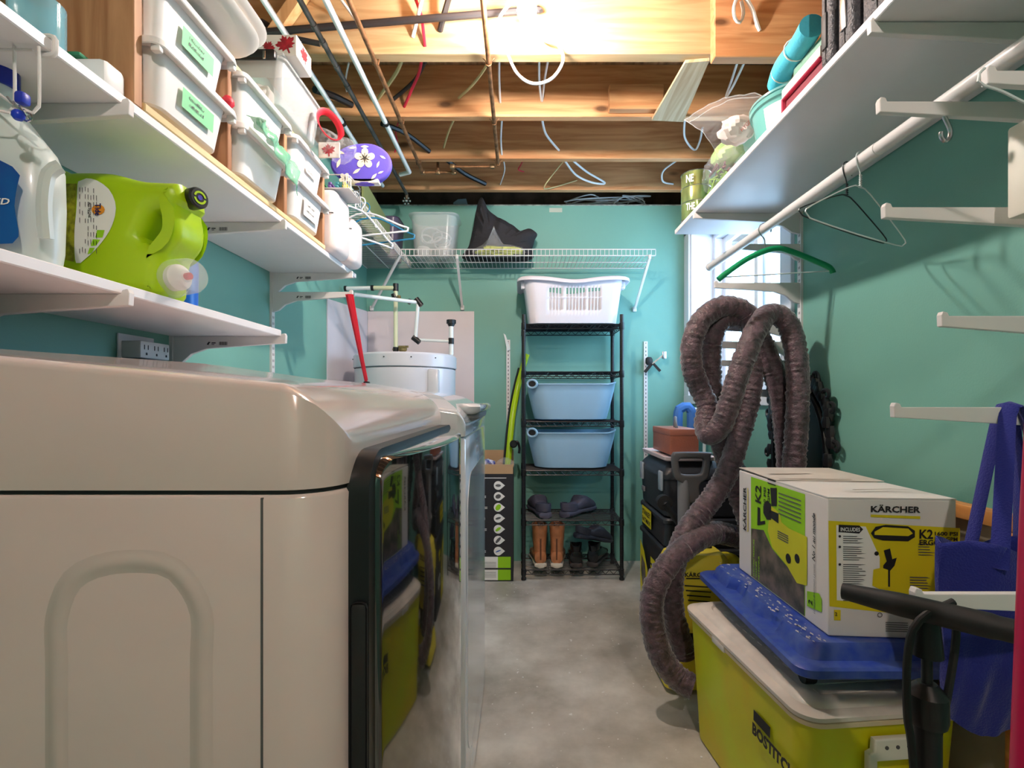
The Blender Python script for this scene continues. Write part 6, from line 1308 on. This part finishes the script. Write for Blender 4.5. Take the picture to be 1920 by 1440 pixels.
text([('No 1 au monde', 0.155, -0.420, 0.012, 0.115)], m_ink, kb, o=LO, u=UPu, v=UPv, bold=0.02, shear=0.3, e=0.0022)
text([('La marque de nettoyeurs à pression', 0.03, -0.420, 0.009, 0.118)], m_greyink, kb, o=LO, u=UPu, v=UPv, shear=0.3, e=0.0022)
MB().flats([(0.064, 0.068, 0.135, 0.27)], LO, LU, (0, 0, 1), e=0.002).build('logo_underline', m_pyellow, kb, flat=True, smooth=0)
MB().flats([[(0.385, 0.035), (0.445, 0.045), (0.445, 0.075), (0.435, 0.085), (0.385, 0.072)]], LO, LU, (0, 0, 1), e=0.0014).build('lime_sticker', m_pgreen, kb, flat=True, smooth=0)
text([('2', 0.045, -0.408, 0.016, None)], m_ink, kb, o=LO, u=UPu, v=UPv, bold=0.03, e=0.0022)
RU = (Cr - A).normalized(); RW = (Cr - A).length; RO = V((A.x, A.y, z0))
def HR(px, py):  # point of the photo measured on the camera-facing side of the carton -> face coordinates
    p = P(px, py, 1.15); return ((p.x - A.x) / RU.x, p.z - z0)
def RP(*pts): return [HR(*p) for p in pts]
MB().flats([RP((1560, 1140), (1558, 978), (1792, 988), (1792, 1160))], RO, RU, (0, 0, 1)).build('yellow_print', m_pyellow, kb, flat=True, smooth=0)
MB().flats([RP((1573, 1128), (1572, 986), (1625, 988), (1650, 1045), (1650, 1120), (1640, 1132))], RO, RU, (0, 0, 1), e=0.0012).build('white_print', m_paper, kb, flat=True, smooth=0)
ov = [(1634, 1000), (1642, 988), (1660, 984), (1700, 986), (1712, 994), (1712, 1006), (1700, 1014), (1655, 1013), (1640, 1009)]
MB().flats([RP(*ov), RP((1576, 999), (1576, 985), (1613, 986), (1620, 993), (1613, 1001)), RP((1662, 1052), (1657, 1032), (1668, 1028), (1672, 1048), (1680, 1045), (1676, 1060), (1668, 1070), (1668, 1100), (1655, 1098), (1656, 1060)), dsc(*HR(1578, 1007), 0.003, 8), dsc(*HR(1578, 1027), 0.003, 8), dsc(*HR(1578, 1060), 0.003, 8), dsc(*HR(1644, 1038), 0.005, 10)], RO, RU, (0, 0, 1), e=0.002).build('black_print', m_ink, kb, flat=True, smooth=0)
MB().flats([RP((1640, 1003), (1640, 997), (1655, 988), (1700, 990), (1708, 999), (1700, 1004)), RP((1636, 1098), (1638, 1068), (1652, 1064), (1664, 1068), (1664, 1100), (1650, 1105))], RO, RU, (0, 0, 1), e=0.0028).build('washer_print', m_yellow, kb, flat=True, smooth=0)
gl = []
rnd = random.Random(31)
for y_ in list(range(1006, 1020, 4)) + list(range(1026, 1052, 4)) + list(range(1059, 1128, 4)):
    gl.append(RP((1584, y_), (1584, y_ + 1.6), (1584 + rnd.uniform(24, 42), y_ + 1.6), (1584 + rnd.uniform(24, 42), y_)))
for y_ in range(1018, 1042, 5): gl.append(RP((1718, y_), (1718, y_ + 1.6), (1718 + rnd.uniform(18, 36), y_ + 1.6), (1718 + 20, y_)))
for y_ in range(1080, 1104, 5): gl.append(RP((1703, y_), (1703, y_ + 2), (1703 + rnd.uniform(28, 40), y_ + 2), (1703 + 30, y_)))
for y_ in range(1166, 1186, 4): gl.append(RP((1660, y_), (1660, y_ + 1.5), (1700, y_ + 1.5), (1700, y_)))
gl.append(disc(0.004, 0.0055, 0, 360, 14)); gl[-1] = [(x_ + HR(1650, 1153)[0], y_ + HR(1650, 1153)[1]) for x_, y_ in gl[-1]]
MB().flats(gl, RO, RU, (0, 0, 1), e=0.002).build('fine_print', m_greyink, kb, flat=True, smooth=0)
def tx(s, px, py, h, wpx):
    a = HR(px, py); return (s, a[0], a[1], h, wpx / F * 1.15 if wpx else None)
text([tx('KÄRCHER', 1634, 960, 0.0135, 88), tx('K2', 1720, 1008, 0.020, 24), tx('1600 PSI', 1747, 1002, 0.0085, 40), tx('1.25 GPM', 1747, 1012, 0.0085, 40), tx('ERGO', 1720, 1020, 0.0115, 36), tx('2', 1569, 1157, 0.008, None)], m_ink, kb, o=RO, u=RU, bold=0.025, e=0.0024)
text([tx('INCLUDES', 1579, 997, 0.0085, 35)], m_paper, kb, o=RO, u=RU, bold=0.02, e=0.0032)
MB().flats([RP((1634, 970), (1634, 965), (1722, 967), (1722, 972)), RP((1568, 1166), (1568, 1146), (1580, 1146), (1580, 1166))], RO, RU, (0, 0, 1), e=0.0012).build('logo_underline', m_pyellow, kb, flat=True, smooth=0)
# ================================================================ BICYCLE PUMP
bp_ = thing('floor_pump', 'black floor pump with T-handle standing in front of the cooler', 'pump', (0.60, 0.74, 0))
ya = 0.74; a, b = P(1580, 1108, 0.80), P(1902, 1184, 0.66); mid = a.lerp(b, 0.48)
def grip(p, q_, n=14): return [p.lerp(q_, k / n) for k in range(n + 1)]
MB().tube(grip(a, mid), lambda t_, i: 0.0125 + 0.0045 * min(1, t_ * 1.3), 16).build('handle_grip', m_softblack, bp_)
MB().tube(grip(mid, b), lambda t_, i: 0.017 if t_ < 0.85 else 0.0155, 16).build('handle_grip', m_softblack, bp_)
mx_ = P(1738, 1160, mid.y)
MB().cyl((mx_.x, mid.y, 0.70), (mx_.x, mid.y, mid.z), 0.020, 0.014, n=18).build('handle_hub', m_black, bp_)
MB().cyl((mx_.x, mid.y, 0.62), (mx_.x, mid.y, 0.71), 0.007).build('plunger_rod', m_black, bp_)
MB().lathe([(0.018, 0.03), (0.018, 0.60), (0.024, 0.602), (0.026, 0.610), (0.026, 0.645), (0.020, 0.652), (0.012, 0.660)], (mx_.x, mid.y, 0), n=24).build('pump_barrel', m_black, bp_)
MB().lathe([(0.05, 0), (0.055, 0.01), (0.05, 0.02), (0.025, 0.035)], (mx_.x, mid.y, 0), n=24).build('gauge_base', m_black, bp_)
MB().rbox(mx_.x - 0.11, mx_.x + 0.11, mid.y - 0.03, mid.y + 0.03, 0.0, 0.014, 0.004).build('foot_plate', m_black, bp_)
yq = mid.y - 0.02
MB().tube(spline([P(1788, 1128, yq + 0.0), P(1772, 1135, yq), P(1740, 1150, yq), P(1712, 1180, yq), P(1701, 1240, yq), P(1701, 1340, yq), P(1712, 1430, yq), (mx_.x - 0.02, yq, 0.3), (mx_.x - 0.03, yq, 0.05)], 0.012), 0.0052, 10).build('air_hose', m_softblack, bp_)
MB().tube(spline([P(1780, 1140, yq), P(1792, 1165, yq + .01), P(1790, 1220, yq + .01), P(1772, 1330, yq + .01), P(1752, 1440, yq + .01), (mx_.x + 0.01, yq + .01, 0.3), (mx_.x + 0.02, yq, 0.05)], 0.012), 0.0052, 10).build('air_hose', m_softblack, bp_)
# magenta pole
pl = thing('magenta_pole', 'magenta pole standing upright beside the pump', 'pole', (0.47, 0.5, 0))
MB().tube([V((0.455, 0.47, 0.0)), V((0.495, 0.492, 0.55)), V((0.519, 0.50, 0.95)), V((0.536, 0.503, 1.20))], 0.018, 18).build('pole', M('magenta_plastic', S(196, 30, 80), 0.35), pl)
MB().lathe([(0.019, 0), (0.022, 0.004), (0.022, 0.03), (0.016, 0.036)], (0.4548, 0.47, 0.0), n=18).build('end_cap', m_black, pl)
# ================================================================ BLUE SHOPPING BAG
sb = thing('shopping_bag', 'royal blue fabric shopping bag hanging from a white bracket', 'shopping bag', (0.98, 0.93, 1.05))
nx, nz = 30, 26
def bagpt(u_, w_, side):
    """u_ around, w_ down"""
    xl, xr = P(1758, 0, 0.93).x, P(1990, 0, 0.93).x
    wd = 1 - 0.10 * w_ + 0.04 * math.sin(w_ * 5)
    cx = (xl + xr) / 2 + 0.005; x_ = cx + (u_ - 0.5) * (xr - xl) * wd
    zt = P(0, 1022, 0.93).z + 0.012 * math.sin(u_ * 7 + (0 if side < 0 else 2)) - 0.010 * (u_ - .4)
    zb = P(0, 1345, 0.93).z - 0.035 * math.sin(math.pi * min(1, u_ * 1.4)) + 0.03 * max(0, u_ - .55)
    z_ = zt + (zb - zt) * w_
    y_ = 0.935 + side * (0.040 * math.sin(math.pi * min(1, max(0, u_))) * (1 - w_ ** 3) + 0.006) + 0.012 * noise.noise(V((u_ * 5, w_ * 3, side))) + 0.008 * noise.noise(V((u_ * 11 + w_ * 4, w_ * 2, side + 3))) * w_
    return V((x_, y_, z_))
mb = MB(); rings = []
for j in range(nz):
    w_ = j / (nz - 1); rings.append([bagpt(i / nx, w_, -1) for i in range(nx + 1)] + [bagpt(i / nx, w_, 1) for i in range(nx, -1, -1)])
mb.loft(rings, caps=False); n = len(rings[0]); base = (nz - 1) * n
mb.f.append(tuple(range(base, base + n)))
mb.build('bag_body', m_bluebag, sb, solid=0.0015, smooth=60)
zb_ = 1.056
for px1, px2, side in ((1822, 1960, -1), (1868, 1985, 1)):
    q1 = bagpt(0.30 if side < 0 else 0.42, 0.06, side) ; q2 = bagpt(0.80, 0.06, side); top = V((0.955 + 0.006 * side, 0.968 + 0.03 * (side > 0), zb_ + 0.006))
    pts = [q1 + V((0, side * .003, -0.02)), q1.lerp(top, 0.55) + V((-0.006, 0, 0)), top + V((-0.014, 0, -0.02)), top, top + V((0.014, 0, -0.02)), q2.lerp(top, 0.5) + V((0.01, 0, 0)), q2 + V((0, side * .003, -0.02))]
    MB().tube(spline(pts, 0.01), 0.013, 8, flat=0.16).build('bag_strap', m_bluebag, sb, smooth=60)
rnd = random.Random(8); ws_ = []
for k in range(26):
    u_, w_ = rnd.uniform(0.52, 0.72), rnd.uniform(0.18, 0.34); p = bagpt(u_, w_, -1); s_ = 0.0035
    ws_.append((p, s_ * rnd.uniform(.4, 1.4)))
mb = MB()
for p, s_ in ws_: mb.add([p + V((-s_ * .3, -0.003, -s_)), p + V((s_ * .3, -0.003, -s_)), p + V((s_ * .3, -0.003, s_)), p + V((-s_ * .3, -0.003, s_))], [(0, 1, 2, 3)])
mb.build('white_print', M('worn_white_print', S(190, 190, 214), 0.8), sb, flat=True, smooth=0)
p = bagpt(0.03, 0.35, -1); text([('CC', 0, 0, 0.013, 0.02), ('eca', 0.0, -0.018, 0.008, 0.02)], M('bag_lettering', S(214, 214, 230), 0.8), sb, o=(p.x, p.y - 0.006, p.z))
# white box on the wall near the brackets
wb = thing('wall_box', 'white box fixed to the teal wall above the empty brackets', 'wall box', (XR, 0.91, 1.4))
MB().rbox(0.900, XR - 0.001, 0.895, 0.935, 1.403, 1.572, 0.006).build('box_body', M('cream_white_box', S(232, 226, 212), 0.5), wb)
MB().rbox(0.905, XR - 0.002, 0.890, 0.896, 1.41, 1.565, 0.002).build('box_cover', M('cream_white_box_cover', S(236, 230, 218), 0.45), wb)
# ================================================================ CLOTHES HANGERS ON THE ROD
def wire_hanger(label, x, y, ang, w, h, mat, tilt=0.0, name='wire_hanger', r=0.0017, topz=1.668 + 0.0205):
    t = thing(name, label, 'clothes hanger', (x, y, topz)); m_ = Matrix.Translation((x, y, topz)) @ Matrix.Rotation(R(ang), 4, 'Z') @ Matrix.Rotation(R(tilt), 4, 'Y')
    hk = [(0.019, -0.030), (0.021, -0.014), (0.013, -0.002), (0.0, 0.001), (-0.014, -0.004), (-0.020, -0.018), (-0.014, -0.034), (-0.003, -0.05), (0.0, -0.085)]
    MB().tube(spline([(a, 0, b) for a, b in hk], 0.005), r, 6).xf(m_).build('hook', mat, t)
    mb = MB(); n = 26
    mb.tube([(0.003 * math.cos(k * 1.6), 0.003 * math.sin(k * 1.6), -0.055 - k * 0.0013) for k in range(n)], r * 0.8, 5).xf(m_).build('twisted_neck', mat, t)
    z = -0.088; pts = [(0, z), (w * 0.10, z - 0.008), (w * 0.44, z - h * 0.72), (w * 0.5, z - h * 0.9), (w * 0.46, z - h), (0, z - h - 0.004), (-w * 0.46, z - h), (-w * 0.5, z - h * 0.9), (-w * 0.44, z - h * 0.72), (-w * 0.10, z - 0.008)]
    MB().tube(spline([(a, 0, b) for a, b in pts], 0.012, True), r, 6, closed=True).xf(m_).build('wire_body', mat, t)
    return t
m_whw = M('white_coated_wire', S(216, 222, 222), 0.35)
wire_hanger('white wire hanger on the clothes rod, hanging tilted', 0.853, 1.262, 25, 0.40, 0.115, m_whw, tilt=3)
wire_hanger('dark wire hanger behind the white wire hanger on the rod', 0.853, 1.315, 27, 0.38, 0.09, M('dark_steel_wire', S(60, 64, 66), 0.4, 0.7), tilt=3)
gh = thing('green_hanger', 'green moulded hanger hanging from the clothes rod by the window', 'clothes hanger', (0.853, 1.76, 1.69))
MB().tube(spline([(0.874, 1.76, 1.655), (0.875, 1.76, 1.675), (0.864, 1.76, 1.687), (0.853, 1.76, 1.6865), (0.838, 1.76, 1.680), (0.832, 1.76, 1.662), (0.840, 1.76, 1.645), (0.852, 1.76, 1.628), (0.854, 1.76, 1.595)], 0.005), 0.002, 6).build('hook', m_steel, gh)
mb = MB(); pts = spline([P(1347, 524, 1.76), P(1362, 512, 1.76), P(1400, 486, 1.76), P(1436, 470, 1.76), P(1462, 466, 1.76), P(1490, 474, 1.76), P(1530, 490, 1.76), P(1556, 502, 1.76), P(1562, 512, 1.76)], 0.008)
mb.tube(pts, lambda t_, i: 0.0085, 10, flat=1.2).build('hanger_body', M('green_plastic', S(24, 150, 96), 0.35), gh)
MB().cyl(P(1352, 520, 1.76), P(1558, 508, 1.76), 0.0022, n=8).build('trouser_bar', m_whw, gh)
sh = thing('s_hook', 'white metal S-hook hanging on an empty bracket', 'hook', P(1776, 205, .985))
MB().tube(spline([P(1787, 212, .985), P(1788, 200, .985), P(1779, 193, .985), P(1771, 200, .985), P(1770, 216, .985), P(1777, 232, .985), P(1782, 246, .985), P(1780, 260, .985), P(1771, 264, .985), P(1765, 256, .985), P(1765, 248, .985)], 0.003), 0.0042, 10).build('hook', m_steel, sh)
wh2 = thing('wire_hanger', 'white wire hanger hooked on the topmost empty bracket by the camera', 'clothes hanger', P(1840, 150, .80))
y_ = 0.80; MB().tube(spline([P(1846, 128, y_ - .008), P(1836, 138, y_ - .010), P(1834, 152, y_ - .010), P(1845, 160, y_ - .010), P(1880, 172, y_ - .01), P(1930, 196, y_ - .01), P(2040, 240, y_ - .01)], 0.006), 0.0022, 6).build('wire_body', m_whw, wh2)
# ================================================================ ITEMS ON THE SHELF ABOVE THE ROD
ZR = 1.825
tn = thing('printed_tin', 'green printed tin with white lettering at the window end of the upper shelf', 'tin', (0.745, 2.14, ZR))
tb = MB(); cxn, cyn = 0.745, 2.14
tb.lathe([(0.058, 0), (0.060, 0.003), (0.060, 0.196), (0.058, 0.199)], (cxn, cyn, ZR), n=36).build('tin_body', M('metallic_green_print', S(150, 170, 110), 0.2, 0.6, var=0.6, vs=16, stretch=(1, 1, 0.3), col2=S(70, 84, 50)), tn)
mb = MB()
for z in (0.001, 0.072, 0.135, 0.197): mb.tube([(cxn + 0.0605 * math.cos(a * .2618), cyn + 0.0605 * math.sin(a * .2618), ZR + z) for a in range(24)], 0.0016, 5, closed=True)
mb.build('tin_rim', m_steel, tn)
text([('THE', -0.030, 0.03, 0.028, 0.035), ('NE', -0.030, 0.145, 0.030, 0.030)], m_paper, tn, o=(cxn - 0.03, cyn - 0.062, ZR), u=(0.85, -0.5, 0), bold=0.03, e=0.004)
gb = thing('craft_bag', 'clear bag of green moss and purple reeds on the upper shelf', 'bag', (0.77, 1.86, ZR))
rnd = random.Random(14); mb = MB(); c_ = V((0.775, 1.88, ZR + 0.045)); pts = [c_ + V((rnd.uniform(-.055, .06), rnd.uniform(-.09, .09), rnd.uniform(-.036, .04))) for k in range(110)]
mb.tube(spline(pts, 0.012), 0.004, 5).build('moss', M('green_moss', S(110, 146, 60), 0.9, var=0.4), gb)
mb = MB()
for k in range(16): 
    p = V((0.715 + rnd.uniform(0, .07), 1.80 + rnd.uniform(0, .05), ZR + 0.09 + rnd.uniform(-.02, .03))); mb.cyl(p, p + V((0.03 + rnd.uniform(-.02, .02), 0.13, 0.012)), 0.0035, n=6)
mb.build('reeds', M('purple_brown_reed', S(120, 74, 80), 0.8), gb)
crumple('green_pack', (0.76, 1.85, ZR + 0.145), (0.05, 0.07, 0.045), M('pale_green_pack', S(160, 190, 120), 0.5, var=0.3), 2, amp=0.25, parent=gb)
crumple('bag_film', (0.77, 1.87, ZR + 0.085), (0.085, 0.125, 0.085), m_film, 5, n=16, amp=0.15, parent=gb)
zb2 = thing('zip_bag', 'large clear zip bag with a printed wrapper lying on the upper shelf items', 'bag', (0.74, 1.70, ZR + 0.17))
mb = MB(); nx, ny = 16, 12; vs = []
c0, c1, c2, c3 = P(1283, 225, 1.78), P(1425, 178, 1.70), P(1470, 262, 1.62), P(1350, 300, 1.80)
for i in range(nx):
    for j in range(ny):
        u_, v_ = i / (nx - 1), j / (ny - 1); p = c0.lerp(c1, u_).lerp(c3.lerp(c2, u_), v_)
        p += V((0, 0, 0.03 * math.sin(math.pi * u_) * (1 - v_) + 0.012 * noise.noise(V((u_ * 6, v_ * 6, 1))))) + V((0.0, -0.03 * math.sin(math.pi * v_), 0)); vs.append(p)
mb.add(vs, [(i * ny + j, (i + 1) * ny + j, (i + 1) * ny + j + 1, i * ny + j + 1) for i in range(nx - 1) for j in range(ny - 1)])
mb.build('bag_film', m_film, zb2)
for off in (0.0, 0.07): MB().tube([vs[i * ny + (0 if off == 0 else 1)] for i in range(nx)], 0.0018, 5).build('zip_seal', m_clear, zb2)
MB().tube([vs[j] for j in range(ny)], 0.0014, 5).build('side_seam', m_clear, zb2); MB().tube([vs[(nx - 1) * ny + j] for j in range(ny)], 0.0014, 5).build('side_seam', m_clear, zb2)
crumple('inner_wrapper', tuple(c0.lerp(c2, 0.55)), (0.055, 0.05, 0.045), M('white_pink_wrapper', S(226, 210, 204), 0.4, var=0.2), 9, amp=0.3, parent=zb2)
q0 = c0.lerp(c2, 0.55) + V((0.0, -0.062, 0.0)); text([('HYGIEN', -0.03, -0.02, 0.012, 0.055)], M('red_print', S(190, 70, 60), 0.5), zb2, o=q0, u=(0.7, -0.1, 0.7), v=(-0.7, -.1, 0.7))
tw = thing('round_container', 'large translucent teal round container with a blank label on the upper shelf', 'container', (0.83, 1.52, ZR))
MB().lathe([(0.10, 0), (0.112, 0.004), (0.128, 0.10), (0.134, 0.102), (0.136, 0.112), (0.132, 0.114), (0.126, 0.106), (0.108, 0.008), (0, 0.006)], (0.83, 1.50, ZR + 0.001), n=40, caps=False).build('container_body', M('teal_translucent_plastic', S(120, 190, 184), 0.2, alpha=0.7), tw)
MB().lathe([(0.130, 0.1145), (0.137, 0.116), (0.137, 0.122), (0.12, 0.125), (0, 0.126)], (0.83, 1.50, ZR + 0.001), n=40, caps=False).build('lid', M('teal_clear_lid', S(150, 206, 204), 0.15, alpha=0.5), tw)
lbv = []
for k in range(9):
    a = R(196 + k * 5.5); 
    for z, rd in ((0.02, 0.1165), (0.088, 0.1285)): lbv.append(V((0.83 + rd * math.cos(a), 1.50 + rd * math.sin(a), ZR + z)))
MB().add(lbv, [(2 * k, 2 * k + 2, 2 * k + 3, 2 * k + 1) for k in range(8)]).build('blank_label', m_paper, tw, solid=0.0005)
pb_ = thing('pink_binder', 'pink and white binder lying flat on the upper shelf', 'binder', (0.80, 1.25, ZR))
MB().rbox(0.695, 0.97, 1.175, 1.345, ZR + 0.001, ZR + 0.006, 0.002, 1).rbox(0.695, 0.97, 1.175, 1.345, ZR + 0.040, ZR + 0.045, 0.002, 1).rbox(0.695, 0.97, 1.341, 1.346, ZR + 0.001, ZR + 0.045, 0.002, 1).build('covers', m_pink, pb_)
MB().box(0.705, 0.965, 1.175, 1.34, ZR + 0.007, ZR + 0.039).build('pages', M('dark_red_pages', S(130, 30, 50), 0.7), pb_, smooth=0)
wp = thing('white_folder', 'cream folder lying on the pink binder', 'folder', (0.80, 1.25, ZR + 0.046))
MB().rbox(0.698, 0.97, 1.175, 1.35, ZR + 0.046, ZR + 0.072, 0.004).build('folder_body', M('cream_folder', S(236, 220, 206), 0.6, var=0.08), wp)
cf = thing('foam_roll', 'cyan rolled foam mat tied with string above the binder', 'foam roll', (0.72, 1.35, ZR + 0.15))
a, b = P(1459, 158, 1.47), P(1522, 48, 1.24)
pts = spline([a, a.lerp(b, 0.3) + V((-0.008, 0, 0.004)), a.lerp(b, 0.7), b], 0.02)
MB().tube(pts, 0.029, 20).build('roll', m_cyanfoam, cf)
mb = MB()
for k in (0.22, 0.62):
    c = a.lerp(b, k); d = (b - a).normalized(); s1 = d.cross(V((0, 0, 1))).normalized(); s2 = s1.cross(d)
    mb.tube([c + V((-0.004, 0, 0.002)) + (s1 * math.cos(t_ * .3927) + s2 * math.sin(t_ * .3927)) * 0.0305 for t_ in range(16)], 0.0018, 5, closed=True)
mb.build('string', m_paper, cf)
gbx = thing('green_box', 'flat sage green box under the foam roll on the upper shelf', 'box', (0.86, 1.3, ZR + 0.075))
MB().rbox(0.735, 0.985, 1.18, 1.36, ZR + 0.0735, ZR + 0.135, 0.004).build('box_body', M('sage_green_card', S(110, 150, 130), 0.6), gbx)
for k, (y0, y1, z1, dx, lab) in enumerate(((1.118, 1.168, 2.14, 0.0, 'grey padded black case standing upright next to the pink binder'), (1.052, 1.112, 2.16, 0.004, 'second black padded case in the upright row on the upper shelf'), (0.945, 1.045, 2.12, 0.012, 'thick black padded case closest to the bracket on the upper shelf'))):
    t = thing('padded_case', lab, 'padded case', (0.84, y0, ZR)); x0 = 0.692 + dx
    MB().rbox(x0, 0.98, y0, y1, ZR + 0.001, z1, 0.014, 4).build('case_body', M('charcoal_textured_vinyl', S(66, 64, 70), 0.45, bump=0.5, bs=180), t)
    ym_ = (y0 + y1) / 2
    MB().tube([(x0 + 0.001, ym_, ZR + 0.01), (x0 - 0.001, ym_, ZR + 0.05), (x0 - 0.001, ym_, z1 - 0.02)], 0.002, 6).build('seam_piping', m_black, t)
    MB().rbox(x0 - 0.004, x0 + 0.002, ym_ - 0.006, ym_ + 0.012, ZR + 0.04, ZR + 0.12, 0.002).build('clasp', m_steel if k == 1 else m_softblack, t)
yo = thing('cream_bottle', 'cream bottle edge beside the thick black case', 'bottle', (0.75, 0.90, ZR))
MB().lathe([(0.02, 0), (0.024, 0.004), (0.024, 0.11), (0.012, 0.13), (0.012, 0.145)], (0.725, 0.895, ZR + 0.001)).build('bottle_body', M('cream_plastic', S(220, 214, 170), 0.4), yo)
MB().lathe([(0.014, 0.146), (0.014, 0.165), (0.010, 0.168)], (0.725, 0.895, ZR + 0.001)).build('cap', m_black, yo)
# small debris on the floor
rnd = random.Random(77); mb = MB()
for k in range(60):
    x_, y_, s_ = rnd.uniform(-0.08, 0.55), rnd.uniform(1.3, 3.1), rnd.uniform(0.001, 0.004)
    mb.ball((x_, y_, s_ * 0.3), s_, 6, (1, 1.3, 0.35))
o_ = mb.build('plaster_crumbs', M('plaster_crumb', S(236, 234, 230), 0.8)); o_['kind'] = 'stuff'; tag(o_, 'white plaster crumbs scattered on the concrete floor', 'crumbs')
